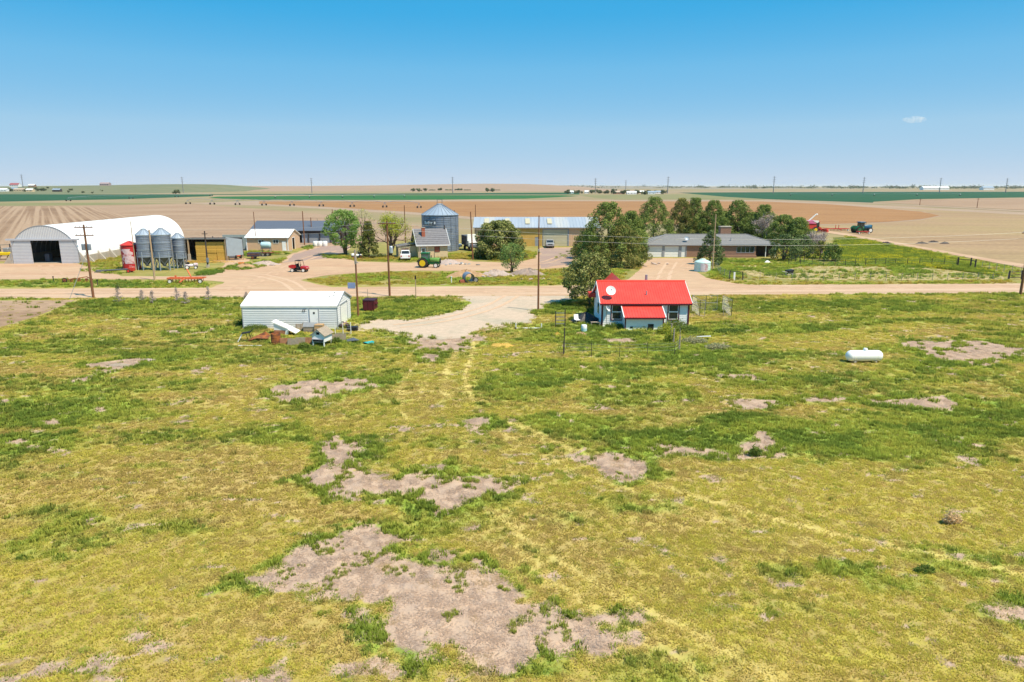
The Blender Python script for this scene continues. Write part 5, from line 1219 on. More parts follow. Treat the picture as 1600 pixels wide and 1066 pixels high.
PINES = [  # px foot, py foot, top row, radius m, leaf, label
 (948, 414, 316, 4.2, 'pine', 'tall full green pine at the driveway end of the windbreak'), (970, 416, 352, 3.3, 'pine_br', 'low spreading brownish pine beside the ranch driveway'), (918, 404, 362, 2.2, 'pine_br', 'short brown-tinged pine close to the machine shed'),
 (984, 402, 330, 2.5, 'pine', 'green pine just left of the ranch garage roof'), (1020, 384, 308, 3.9, 'pine', 'tallest pine rising behind the garage roof'), (992, 396, 342, 2.2, 'pine', 'mid height pine crowding the garage corner'),
 (1062, 380, 310, 2.9, 'pine_br', 'brownish pine with a green top behind the garage'), (1083, 380, 309, 2.6, 'pine', 'slim green pine behind the ranch house vents'), (1112, 380, 313, 3.0, 'pine', 'green pine directly behind the spruce'), (1090, 376, 340, 2.8, 'pine_br', 'short browned pine filling the row behind the roof'),
 (1150, 378, 313, 4.1, 'pine', 'broad green pine left of the brick chimney'), (1128, 376, 330, 3.2, 'pine', 'dark pine between the spruce and the chimney'), (1170, 378, 332, 3.3, 'pine', 'dense low pine behind the brick chimney'), (1190, 380, 320, 3.0, 'pine', 'pine rising behind the grey dead tree'),
 (1222, 386, 336, 3.2, 'pine', 'round dark pine right of the grey dead tree'), (1245, 388, 340, 2.6, 'pine', 'small dark pine at the far end of the row'),
]
for i, (px, py, top, rad, lf, lb) in enumerate(PINES):
    X, Y = gp(px, py); h = zat(top, Y)
    crown_tree('pine_tree', lb, (X, Y), h, rad*1.3, .3, lf, pinep, int(60+rad*22), 275, .235, 100+i, (.5, 1.0), .2, PG)
crown_tree('spruce_tree', 'grey green spruce in front of the ranch house beside the pale tank', gp(1109, 414), 6.2, 3.0, .3, 'spruce', lambda f: (1-f)**.7, 64, 220, .28, 51, (.45, .8), .18)
bare_tree('dead_tree', 'tall grey leafless tree behind the ranch house roof', (gp(1200, 384)[0], gp(1200, 384)[1]), 7.4, 5, 52, 'grey', 2600, .20, 'deadwood', .16, .45, .1, lo=.3, tipr=.3)
bare_tree('dead_tree', 'twisted grey leafless tree between two green junipers', gp(1268, 398), 5.0, 4, 53, 'grey', 2200, .18, 'deadwood', .14, .55, .1, stems=3, lo=.28, tipr=.3)
bare_tree('dead_tree', 'fan of bare grey branches behind the round juniper', (gp(1291, 398)[0], gp(1291, 398)[1]+2), 4.4, 4, 54, 'grey', 1500, .16, 'deadwood', .12, .5, .15, stems=3, lo=.28, tipr=.25)
crown_tree('juniper_bush', 'loose green juniper at the dark porch corner of the ranch house', gp(1224, 407), 5.0, 3.1, .4, 'spruce', dome, 50, 170, .28, 55, (.5, .9), .2, ntr=3)
crown_tree('juniper_bush', 'grey green bushy juniper before the dead tree', gp(1252, 402), 4.4, 2.7, .3, 'spruce', dome, 40, 170, .28, 56, (.5, .85), .15, ntr=3)
crown_tree('juniper_bush', 'round dark green juniper by the garden fence', gp(1300, 408), 3.3, 1.9, .1, 'pine', round_, 40, 240, .26, 57, (.4, .7), .15)
crown_tree('juniper_bush', 'small brownish green juniper beneath the twisted dead tree', gp(1281, 405), 3.6, 1.5, .1, 'pine_br', dome, 24, 220, .26, 58, (.35, .65), .12)
crown_tree('shrub', 'green shrub at the corner of the machine shed door', gp(893, 383), 1.6, 2.4, .05, 'spruce', round_, 20, 200, .26, 59, (.35, .6), .06, cat='shrub', squash=.5)
# dying roadside seedlings
SEED = [(186, 474, 446, 'grey dying seedling pine with a green tip by the leaning pole'), (223, 472, 452, 'thin dead seedling pine, first of a close roadside pair'), (239, 475, 453, 'bushy dead seedling pine, second of a close roadside pair'), (277, 472, 448, 'tall thin dead seedling pine with spiky leader'), (291, 476, 455, 'low bushy grey seedling among dead roadside pines'), (326, 471, 448, 'dead seedling pine nearest the white metal shed'), (385, 468, 456, 'bare grey twig sapling behind the shed corner')]
for i, (px, py, top, lb) in enumerate(SEED):
    X, Y = gp(px, py); h = zat(top, Y); rg = np.random.default_rng(70+i); t = thing('seedling_pine', lb, 'seedling', (X, Y), 0, 'dying roadside seedlings'); mb = MB(); mb.cyl((0, 0, -.05), (.04, 0, h), .035, .01, 5)
    tw = []
    for k in range(46):
        f = rg.uniform(.08, .95); a = rg.random()*6.283; L_ = (1-f)*rg.uniform(.4, .9)*min(1.0, h*.45)+.08; e = np.array([math.cos(a)*L_, math.sin(a)*L_, h*f+L_*.35]); mb.cyl((0, 0, h*f), e, .014, .005, 4, caps=False); tw += [e*np.array([q, q, 1]) - np.array([0, 0, (1-q)*L_*.35]) for q in rg.uniform(.3, 1, 12)]
    mb.build('trunk', 'deadwood', t); tw = np.array(tw); leaf_mesh('crown', tw+rg.normal(0, .05, tw.shape), rg.normal(0, 1, tw.shape), .13, LEAF['grey'], t, 70+i, .25)
    if i == 0:
        P = rg.normal(0, .14, (260, 3))+np.array([.04, 0, h-.05]); leaf_mesh('green_tip', P, rg.normal(0, 1, (260, 3)), .16, LEAF['pine'], t, 5, .3)
# weeds round the cottage, shed and pen
WEED = [(1000, 514, 1.6, .55, 60), (960, 513, 1.0, .5, 40), (1055, 512, 1.2, .8, 40), (1070, 518, 1.5, .55, 50), (1040, 522, .9, .9, 40), (985, 524, 1.6, .35, 50), (1085, 536, 1.2, .5, 40), (1048, 535, .6, 1.2, 30), (475, 545, .5, .5, 18), (527, 537, .5, .55, 18), (378, 508, .9, .6, 30), (400, 515, 1.2, .45, 40), (1120, 545, 1.1, .4, 40), (1140, 520, 1.6, .4, 50), (905, 500, 1.2, .4, 40), (1180, 712, .35, .5, 10), (1445, 895, .38, .3, 7), (578, 500, .7, .4, 25), (1487, 818, .40, .5, 11)]
wl = ['dense weeds along the porch foot', 'weeds under the cottage window by the tall dish mast', 'tall weeds before the cottage window nearest the kennel', 'leafy weeds at the cottage corner', 'tall pale weeds by the grey posts', 'low weeds in front of the porch', 'grey green sagebrush clump in the pasture', 'tall dry weeds between grey fence posts', 'weed clump under the white dog house', 'dark weed bush at the pen corner', 'green weeds at the shed back corner', 'green weeds along the shed wall', 'loose weeds beyond the sagebrush', 'weed bed beside the wire kennel', 'weeds behind the iron frame', 'single dark weed on a bare patch', 'small dark green shrub in the yellow grass', 'weeds at the foot of the lamp pole', 'round pale tumbleweed resting on the pasture']
for i, (px, py, rad, h, k) in enumerate(WEED):
    X, Y = gp(px, py); rg = np.random.default_rng(200+i); t = thing('weed_clump', wl[i], 'weeds', (X, Y), 0, 'weed clumps in the pasture')
    n_ = k*34; a = rg.random(n_)*6.283; r_ = rad*np.sqrt(rg.random(n_)); z = h*rg.random(n_)**.7*(1-.5*(r_/rad)**2)*(.6+.8*rg.random(n_)); P = np.stack([np.cos(a)*r_, np.sin(a)*r_*.5, z], -1)
    leaf_mesh('leaves', P, np.stack([rg.normal(0, .6, n_), rg.normal(0, .6, n_), np.full(n_, .6)], -1), .17, LEAF['sage' if i in (6, 12) else 'tumble' if i == 18 else ('willow' if i in (4, 7) else 'weed')], t, 200+i, .3)
    s = MB()
    for q in range(8): aa = 6.283*q/8; s.cyl((0, 0, -.02), (math.cos(aa)*rad*.4, math.sin(aa)*rad*.25, h*.7), .015, .006, 4)
    s.build('stems', 'bark', t)
# ================================================================ VEHICLES (front towards local +X)
def wheel(t, x, y, r, w, rim='rim_white', side=1, lug=0, rr=.58):
    o = MB(); p = [(r*.62, -w/2), (r*.9, -w/2), (r, -w*.32), (r, w*.32), (r*.9, w/2), (r*.62, w/2)]
    o.lathe(p, 22, (0, 0, 0), 'Y')
    if lug:
        for k in range(lug):
            a = 6.283*k/lug; c, s = math.cos(a)*r, math.sin(a)*r; b_ = a+.16
            o.beam((c*.995, -w*.45, s*.995), (math.cos(b_)*r*1.01, 0, math.sin(b_)*r*1.01), r*.07, r*.06); o.beam((c*.995, w*.45, s*.995), (math.cos(b_)*r*1.01, 0, math.sin(b_)*r*1.01), r*.07, r*.06)
    wo = o.build('wheel', 'tyre', t); wo.location = (x, y, r)
    rm = MB()
    for s in (-1, 1): rm.lathe([(r*rr+.03, s*(w/2+.012)), (r*.46, s*(w/2-.02)), (r*.40, s*w*.3), (r*.18, s*w*.3), (r*.16, s*w*.48), (.001, s*w*.48)] if s > 0 else [(.001, s*w*.48), (r*.16, s*w*.48), (r*.18, s*w*.3), (r*.40, s*w*.3), (r*.46, s*(w/2-.02)), (r*rr+.03, s*(w/2+.012))], 18, (0, 0, 0), 'Y')
    rm.build('rim', rim, wo); return wo
def tractor_green():
    X, Y = gp(671, 418); t = thing('tractor', 'green tractor with yellow wheels and closed cab parked on the farmyard lane', 'tractor', (X, Y), R(-8))
    for y in (-.92, .92): wheel(t, -.95, y, .86, .5, 'yellow', 1, 18, .6)
    for y in (-.78, .78): wheel(t, 1.35, y, .44, .28, 'rim_white', 1, 0, .62)
    h = MB(); h.bevbox(.15, 1.95, -.38, .38, 1.05, 1.72, .09); h.build('hood', 'green_light', t, True)
    MB().bevbox(-.1, 1.85, -.3, .3, .62, 1.06, .06).build('engine', 'green_paint', t)
    MB().bevbox(1.93, 2.05, -.34, .34, .75, 1.66, .03).build('grille', 'black', t)
    MB().beam((-1.3, 0, .8), (1.5, 0, .62), .32, .3).build('chassis', 'green_paint', t); MB().beam((1.35, -.78, .44), (1.35, .78, .44), .14).build('front_axle', 'green_paint', t); MB().beam((-.95, -1.1, .86), (-.95, 1.1, .86), .22).build('rear_axle', 'green_paint', t)
    c = MB(); c.bevbox(-1.35, .12, -.66, .66, 1.0, 1.55, .05); c.build('cab_base', 'green_paint', t)
    pl = MB()
    for x, tx in ((-1.3, -1.22), (.08, -.02)):
        for y in (-.62, .62): pl.beam((x, y, 1.5), (tx, y*.95, 2.45), .08)
    pl.build('cab_post', 'green_paint', t)
    for q, nm in (([(-1.25, -.63, 1.56), (.03, -.63, 1.56), (-.04, -.6, 2.4), (-1.2, -.6, 2.4)], 'side_window'), ([(.03, .63, 1.56), (-1.25, .63, 1.56), (-1.2, .6, 2.4), (-.04, .6, 2.4)], 'side_window'), ([(.07, -.58, 1.56), (.07, .58, 1.56), (-.01, .55, 2.4), (-.01, -.55, 2.4)], 'windscreen'), ([(-1.3, .58, 1.56), (-1.3, -.58, 1.56), (-1.22, -.55, 2.4), (-1.22, .55, 2.4)], 'rear_window')): MB().slab(q, .012).build(nm, mat('tractor glass', (.10, .14, .15), .08, 0, .1, spec=.9), t)
    MB().bevbox(-1.42, .12, -.72, .72, 2.44, 2.64, .07).build('cab_roof', 'green_paint', t)
    for y in (-1, 1):
        f = MB(); pts = [(-.95+math.cos(a)*1.0, .86+math.sin(a)*1.0) for a in [R(v) for v in range(35, 176, 14)]]
        for a, b in zip(pts, pts[1:]): f.beam((a[0], y*.86, a[1]), (b[0], y*.86, b[1]), .52, .05, (0, 0, 1) if True else None)
        f.build('fender', 'green_paint', t)
    MB().cyl((.9, .12, 1.7), (.9, .12, 2.55), .05, n=8).build('exhaust', 'black', t); MB().cyl((.45, -.12, 1.7), (.45, -.12, 2.15), .06, n=8).build('air_intake', 'black', t)
    MB().box(-2.0, -1.3, -.2, .2, .45, .6).build('drawbar', 'black', t); MB().bevbox(-1.75, -1.5, -.45, .45, .8, 1.1, .05).build('hitch', 'green_paint', t)
tractor_green()
def utv():
    X, Y = gp(468, 425); t = thing('utility_vehicle', 'red side-by-side utility vehicle with cargo bed on the open dirt yard', 'utility vehicle', (X, Y), R(-6))
    for x in (-.95, .95):
        for y in (-.6, .6): wheel(t, x, y, .33, .26, 'rim_white', 1, 0, .6)
    b = MB(); b.box(-1.55, -.3, -.7, .7, .78, .86); b.box(-1.55, -1.5, -.7, .7, .86, 1.12); b.box(-.35, -.3, -.7, .7, .86, 1.12); b.box(-1.5, -.35, -.7, -.65, .86, 1.12); b.box(-1.5, -.35, .65, .7, .86, 1.12); b.build('cargo_bed', 'red_paint', t)
    MB().bevbox(-1.2, 1.2, -.6, .6, .3, .5, .05).build('chassis', 'black', t)
    h = MB().prism([(.5, .5), (1.5, .5), (1.52, .78), (1.3, .92), (.5, 1.02)], -.66, .66, 'Y'); h.build('hood', 'red_paint', t)
    MB().bevbox(-.35, .1, -.6, .6, .5, .88, .08).build('seat', 'black', t); MB().bevbox(-.38, -.22, -.6, .6, .86, 1.38, .06).build('seat_back', 'black', t)
    r = MB()
    for y in (-.62, .62): r.cyl((-.35, y, .8), (-.38, y, 1.9), .035, n=6); r.cyl((.62, y, .98), (.42, y, 1.92), .035, n=6); r.cyl((-.38, y, 1.9), (.42, y, 1.92), .035, n=6)
    for x in (-.38, .42): r.cyl((x, -.62, 1.91), (x, .62, 1.91), .035, n=6)
    r.build('roll_cage', 'black', t)
    MB().slab([(-.44, -.66, 1.97), (.46, -.66, 1.99), (.46, .66, 1.99), (-.44, .66, 1.97)], .05).build('roof', 'black', t)
    s = MB().lathe([(.19, 0), (.19, .03), (.15, .03), (.15, 0)], 16); s.v = [tuple(Matrix.Rotation(R(-60), 3, 'Y') @ Vector(v) + Vector((.38, -.25, 1.15))) for v in s.v]; s.build('steering_wheel', 'black', t)
    for x in (-.95, .95): MB().bevbox(x-.42, x+.42, -.72, .72, .68, .78, .03).build('fender', 'red_paint', t)
    for y in (-.42, .42): MB().bevbox(1.49, 1.54, y-.12, y+.12, .68, .8, .01).build('headlight', 'rim_white', t)
utv()
def pickup(loc, rz, label, paint='car_white', bed=True, name='pickup_truck', cat='pickup'):
    t = thing(name, label, cat, loc, rz)
    for x in (-1.75, 1.75):
        for y in (-.82, .82): wheel(t, x, y, .38, .26, 'steel', 1, 0, .55)
    body = [(-2.75, .52), (-2.18, .5), (-2.15, .72), (-1.9, .86), (-1.6, .86), (-1.35, .72), (-1.32, .45), (1.32, .45), (1.35, .72), (1.6, .86), (1.9, .86), (2.15, .72), (2.18, .5), (2.78, .55), (2.82, .9), (2.7, 1.08), (1.2, 1.16), (-2.75, 1.16)]
    if bed:
        MB().prism([p if p[0] > -1.0 else (max(p[0], -.55), p[1]) for p in body if p[0] > -1.0] + [(-.55, 1.16), (-.55, .45)], -.92, .92, 'Y').build('body', paint, t)
        bd = MB(); bd.box(-2.75, -.55, -.92, .92, .62, .72)
        for y in (-.92, .86): bd.prism([(-2.75, .55), (-2.18, .55), (-2.12, .8), (-1.75, .9), (-1.38, .8), (-1.32, .5), (-.55, .5), (-.55, 1.2), (-2.75, 1.2)], y, y+.06, 'Y')
        bd.box(-.62, -.55, -.86, .86, .72, 1.2); bd.build('bed', paint, t)
        MB().box(-2.8, -2.74, -.86, .86, .62, 1.2).build('tailgate', paint, t); cab = [(-.58, 1.14), (1.1, 1.14), (.55, 1.82), (.25, 1.88), (-.35, 1.88), (-.5, 1.8)]
    else:
        MB().prism(body, -.92, .92, 'Y').build('body', paint, t); cab = [(-2.72, 1.14), (1.1, 1.14), (.5, 1.72), (.2, 1.78), (-2.2, 1.78), (-2.55, 1.7)]
    c = MB(); n = len(cab); lo = [(x, -.9, z) for x, z in cab]; hi = [(x, .9, z) for x, z in cab]; k = [.0 if z < 1.2 else .14 for x, z in cab]
    lo = [(x, y+q, z) for (x, y, z), q in zip(lo, k)]; hi = [(x, y-q, z) for (x, y, z), q in zip(hi, k)]; c.add(lo+hi, [(i, (i+1) % n, n+(i+1) % n, n+i) for i in range(n)]+[tuple(range(n-1, -1, -1)), tuple(range(n, 2*n))]); c.build('cab', paint, t)
    xr = cab[0][0]; xt = cab[-1][0]; zt = cab[-1][1]; fx = cab[1][0]; tx = cab[2][0]; tz = cab[2][1]
    def L(a, b, f): return a+(b-a)*f
    MB().slab([(L(fx, tx, .12)+.012, -.78, L(1.14, tz, .12)+.012), (L(fx, tx, .12)+.012, .78, L(1.14, tz, .12)+.012), (L(fx, tx, .92)+.012, .7, L(1.14, tz, .92)+.012), (L(fx, tx, .92)+.012, -.7, L(1.14, tz, .92)+.012)], .01).build('windscreen', 'win', t)
    MB().slab([(L(xr, xt, .1)-.012, .76, L(1.14, zt, .1)), (L(xr, xt, .1)-.012, -.76, L(1.14, zt, .1)), (L(xr, xt, .95)-.012, -.66, L(1.14, zt, .95)), (L(xr, xt, .95)-.012, .66, L(1.14, zt, .95))], .01).build('rear_window', 'win', t)
    for s in (-1, 1):
        for a, b in (((xr+.15, (xr+fx)/2-.06), ((xr+fx)/2+.04, fx-.35))):
            pass
        xm = (xr+fx)/2-.1
        for a, b, a2, b2 in ((xr+.16, xm-.05, max(xr+.22, xt+.15), xm-.05), (xm+.05, fx-.3, xm+.05, tx-.1)):
            y0 = s*.905; y1 = s*.785; q = [(a, y0, 1.2), (b, y0, 1.2), (b2, y1, zt-.06), (a2, y1, zt-.06)]; MB().slab(q if s < 0 else q[::-1], .01).build('side_window', 'win', t)
    for y in (-.72, .72):
        MB().bevbox(-2.83, -2.77, y-.1, y+.1, .8, 1.12, .015).build('tail_light', 'red_paint', t); MB().bevbox(2.79, 2.85, y-.16, y+.16, .8, .95, .015).build('headlight', 'chrome', t)
    MB().bevbox(2.78, 2.92, -.9, .9, .5, .72, .03).build('bumper', 'chrome', t); MB().bevbox(-2.92, -2.78, -.9, .9, .48, .64, .03).build('bumper', 'chrome', t)
    MB().box(-2.4, 2.4, -.7, .7, .35, .5).build('chassis', 'black', t); MB().bevbox(2.8, 2.86, -.55, .55, .76, .98, .02).build('grille', 'black', t)
    for s in (-1, 1): MB().bevbox(.85, 1.0, s*1.0-.1, s*1.0+.1, 1.2, 1.38, .03).build('mirror', 'black', t)
    return t
pickup((*gp(634, 406), 0), R(97), 'white pickup parked tail-out beside the farmhouse gable', 'car_white')
pickup((gp(702, 389)[0], gp(702, 389)[1], 0), R(-3), 'white pickup half hidden behind the farmhouse by the big bin', 'car_white')
pickup((*gp(859, 386.5), 0), R(-91), 'grey estate car parked before the wide beige shed door', 'car_silver', False, 'estate_car', 'car')
def grain_truck():
    X, Y = gp(735, 391); t = thing('grain_truck', 'old grain truck with white-fronted dark box beside the round evergreen', 'truck', (X, Y), R(-70))
    for x in (-1.6, 1.9):
        for y in (-.85, .85): wheel(t, x, y, .5, .34, 'rust', 1, 0, .55)
    MB().bevbox(-3.0, 1.0, -1.2, 1.2, 1.15, 3.3, .08).build('box', 'galv_dark', t); MB().bevbox(1.02, 1.12, -1.0, 1.0, 2.1, 3.6, .03).build('white_panel', 'white_metal', t)
    MB().bevbox(1.2, 2.2, -.95, .95, .9, 2.05, .15).build('cab', 'white_metal', t); MB().bevbox(2.2, 3.1, -.8, .8, .8, 1.5, .12).build('hood', 'blue_roof', t); MB().slab([(2.22, -.8, 1.5), (2.22, .8, 1.5), (2.18, .75, 1.98), (2.18, -.75, 1.98)], .01).build('windscreen', 'win', t)
    MB().box(-3.0, 2.9, -.5, .5, .7, .95).build('chassis', 'black', t)
    s = MB()
    for k in range(7): s.box(-2.8+k*.6, -2.72+k*.6, -1.26, 1.26, 1.2, 3.25)
    s.build('stake', 'dark_wood', t)
grain_truck()
def nurse_trailer():
    X, Y = gp(412, 400); t = thing('tank_trailer', 'pale blue liquid tank on a trailer before the tan shed', 'trailer', (X+.6, Y), R(4))
    prof = [(.001, -1.05), (.35, -1.02), (.58, -.85), (.62, -.7), (.62, .7), (.58, .85), (.35, 1.02), (.001, 1.05)]; MB().lathe(prof, 20, (0, 0, 2.25), 'X').build('tank', 'tank_blue', t, True); MB().cyl((0, 0, 2.85), (0, 0, 3.0), .2, n=12).build('filler_cap', 'trim_grey', t)
    MB().bevbox(-.95, .95, -.5, .5, 1.5, 1.75, .04).build('cradle', 'galv_dark', t); MB().box(-1.4, 1.3, -.7, .7, .62, .74).build('deck', 'rust', t)
    for x in (-.9, .9):
        for y in (-.5, .5): MB().beam((x, y, .7), (x, y, 1.55), .1).build('leg', 'steel', t)
    for x in (-.5, .45):
        for y in (-.75, .75): wheel(t, x, y, .34, .2, 'steel')
    MB().beam((1.3, 0, .65), (2.6, 0, .45), .1).build('drawbar', 'rust', t)
nurse_trailer()
def flat_trailer():
    X, Y = gp(404, 404); t = thing('box_trailer', 'low dark box trailer parked behind the blue tank trailer', 'trailer', (X-.4, Y-.8), R(5))
    b = MB(); b.bevbox(-1.3, 1.0, -.75, .75, .5, 1.25, .06); b.build('box', mat('dark purple steel', (.06, .045, .065), .6), t)
    for y in (-.8, .8): wheel(t, -.2, y, .34, .22, 'rust')
    MB().beam((1.0, 0, .5), (2.2, 0, .45), .1).build('drawbar', 'steel', t); MB().box(-1.3, 1.0, -.77, -.75, .95, 1.02).build('rail', 'rust', t)
flat_trailer()
def combine():
    X, Y = gp(1262, 363); t = thing('combine_harvester', 'red combine harvester with sun-faded pink tank and raised unloading auger', 'combine', (X, Y), R(5))
    MB().bevbox(-2.6, 2.0, -1.4, 1.4, 1.0, 2.7, .2).build('body', 'red_machine', t); tk = MB().prism([(-2.2, 2.7), (1.6, 2.7), (2.2, 3.65), (-2.7, 3.6)], -1.6, 1.6, 'Y'); tk.build('grain_tank', 'pink', t)
    MB().prism([(.4, 3.62), (2.3, 3.66), (2.5, 3.2), (1.9, 2.9)], -1.65, -1.4, 'Y').build('tank_flap', 'rim_white', t)
    MB().cyl((-.9, -1.2, 3.3), (1.4, -1.6, 5.6), .2, .18, 10).build('unloading_auger', 'white_metal', t); MB().cyl((1.4, -1.6, 5.6), (1.75, -1.65, 5.45), .22, n=10).build('spout', 'white_metal', t)
    MB().bevbox(2.0, 3.2, -.9, .9, 1.7, 3.2, .12).build('cab', 'win', t); MB().bevbox(1.9, 3.3, -1, 1, 3.2, 3.35, .05).build('cab_roof', 'red_machine', t)
    MB().prism([(3.0, 1.4), (4.6, .35), (4.6, .9), (3.0, 2.0)], -.6, .6, 'Y').build('feeder_house', 'red_machine', t)
    h = MB(); h.bevbox(4.3, 5.0, -3.2, 3.2, .2, 1.1, .08); h.build('header', 'red_machine', t)
    r = MB()
    for k in range(6):
        a = 6.283*k/6; r.beam((5.2+math.cos(a)*.45, -3, 1.0+math.sin(a)*.45), (5.2+math.cos(a)*.45, 3, 1.0+math.sin(a)*.45), .06)
    r.build('reel', 'yellow', t)
    for y in (-1.5, 1.5): wheel(t, 1.6, y, .85, .6, 'yellow', 1, 16); wheel(t, -2.2, y*.9, .5, .35, 'yellow')
    MB().box(-2.9, -2.55, -.9, .9, 1.2, 2.2).build('straw_hood', 'red_machine', t)
combine()
def far_tractor():
    X, Y = gp(1345, 364); t = thing('field_tractor', 'large green and blue tractor at the edge of the ploughed field', 'tractor', (X, Y), R(8))
    for y in (-1.2, 1.2): wheel(t, -1.5, y, 1.0, .7, 'green_paint', 1, 18, .5); wheel(t, 2.2, y*.95, .8, .55, 'rim_white', 1, 16, .6)
    MB().bevbox(.5, 3.2, -.55, .55, 1.3, 2.45, .15).build('hood', 'blue_paint', t, True); MB().bevbox(-2.4, .5, -.8, .8, 1.1, 1.9, .12).build('rear_body', 'green_paint', t); MB().bevbox(-1.0, .55, -.8, .8, 1.9, 3.1, .12).build('cab', 'win', t); MB().bevbox(-1.2, .7, -.95, .95, 3.1, 3.4, .1).build('cab_roof', 'blue_paint', t)
    for y in (-1.2, 1.2):
        f = MB(); pts = [(-1.5+math.cos(R(v))*1.15, 1.0+math.sin(R(v))*1.15) for v in range(25, 170, 16)]
        for a, b in zip(pts, pts[1:]): f.beam((a[0], y, a[1]), (b[0], y, b[1]), .75, .06)
        f.build('fender', 'green_paint', t)
    MB().beam((-2.0, 0, 1.0), (2.6, 0, .9), .5, .4).build('chassis', 'green_paint', t); MB().cyl((1.6, .3, 2.4), (1.6, .3, 3.3), .08, n=8).build('exhaust', 'black', t); MB().bevbox(3.18, 3.3, -.5, .5, 1.3, 2.35, .03).build('grille', 'black', t)
far_tractor()
def cultivator(loc, rz, L_, label, rows=3, m='red_machine', stand=True, mast=True):
    t = thing('cultivator', label, 'farm implement', loc, rz)
    f = MB()
    for k in range(rows): f.beam((-L_/2, k*.9, .8), (L_/2, k*.9, .8), .14)
    for k in range(7): x = -L_/2+L_*k/6; f.beam((x, 0, .8), (x, (rows-1)*.9, .8), .12)
    f.build('frame', m, t)
    n = int(L_/.45)
    for r in range(rows):
        s = MB()
        for k in range(n): x = -L_/2+.2+k*.45; s.beam((x, r*.9, .78), (x, r*.9+.25, .4), .05); s.beam((x, r*.9+.25, .4), (x, r*.9+.02, .06), .05)
        s.build('tine_row', 'rust', t)
    for x in (-L_*.42, L_*.42):
        wheel(t, x, -.3, .34, .22, 'rim_white')
    if mast:
        for x in (-.5, .5): MB().beam((x, .6, .8), (x, .6, 2.0), .14).build('mast', m, t)
    MB().beam((0, -.2, .8), (0, -2.2, .5), .14).build('hitch', m, t)
    return t
cultivator((*gp(1309, 361.5), 0), R(4), 7.6, 'wide red cultivator hitched behind the field tractor', 3)
cultivator((gp(1349, 366)[0], gp(1349, 366)[1], 0), R(4), 3.6, 'short red implement beside the field tractor wheels', 2, mast=False)
def orange_implement():
    X, Y = gp(291, 443); t = cultivator((X, Y, 0), R(3), 5.2, 'rusty orange tillage implement standing in the roadside grass', 2, 'orange', mast=False)
    MB().beam((.3, 1.2, .8), (-.9, 2.9, 1.75), .14).build('tongue', 'orange', t); MB().beam((-1.6, .4, .85), (-1.6, .4, 1.15), .2).build('bracket', 'orange', t); MB().bevbox(-2.7, 2.4, -.15, .05, .62, .84, .03).build('tool_bar', 'orange', t)
orange_implement()
def rusty_plough():
    X, Y = gp(122, 441); t = thing('old_plough', 'dark rusty plough lying in the verge near the leaning pole', 'farm implement', (X, Y), R(10))
    f = MB(); f.beam((-1.6, 0, .35), (1.2, .2, .75), .12); f.beam((1.2, .2, .75), (2.0, .2, .3), .12); f.beam((-.8, 0, .45), (-.8, .8, .5), .1); f.build('beam', 'rust', t)
    for k in range(3): MB().prism([(-1.2+k*1.0, .05), (-.6+k*1.0, .05), (-.75+k*1.0, .55), (-1.0+k*1.0, .5)], -.05+.1*k, .06+.1*k, 'Y').build('share', 'rust', t)
    wheel(t, -1.7, -.2, .35, .12, 'rust')
rusty_plough()
def auger():
    X, Y = gp(178, 426); t = thing('grain_auger', 'long dark grain auger lying on the dirt before the red tank', 'auger', (X, Y), R(5))
    MB().cyl((-2.8, 0, .3), (2.6, 0, .55), .13, n=10).build('tube', 'galv_dark', t); MB().box(2.4, 3.3, -.3, .3, .25, .8).build('motor', 'red_machine', t)
    for y in (-.6, .6): wheel(t, 2.6, y, .3, .15, 'red_machine')
    MB().beam((-2.9, -.4, .1), (-1.2, .2, .25), .2, .08).build('intake', 'steel', t); MB().beam((2.6, -.6, .3), (2.6, .6, .3), .08).build('axle', 'rust', t)
auger()
def small_machine(name, loc, rz, label, m1, m2, cat):
    t = thing(name, label, cat, loc, rz)
    MB().bevbox(-.9, .4, -.4, .4, .45, .85, .1).build('body', m1, t, True); MB().bevbox(.4, 1.1, -.35, .35, .5, 1.0, .12).build('hood', m1, t, True); MB().bevbox(-.7, -.2, -.28, .28, .85, 1.2, .06).build('seat', 'black', t)
    MB().cyl((.3, 0, .9), (.1, 0, 1.3), .03, n=6).build('steering_column', 'black', t)
    for x, r in ((-.6, .36), (.75, .28)):
        for y in (-.48, .48): wheel(t, x, y, r, .22, m2)
small_machine('quad_bike', (*gp(558, 404), 0), R(200), 'white quad parked under the juniper behind the lamp pole', 'white_metal', 'rust', 'quad')
small_machine('garden_tractor', (*gp(299, 420.5), 0), R(20), 'small lilac grey and maroon garden tractor by the slim bin', 'lilac', 'rim_white', 'garden tractor')
small_machine('skid_machine', (gp(372, 404)[0], gp(372, 404)[1], 0), R(120), 'orange garden machine beside the white shed panel', 'orange', 'tyre', 'machine')
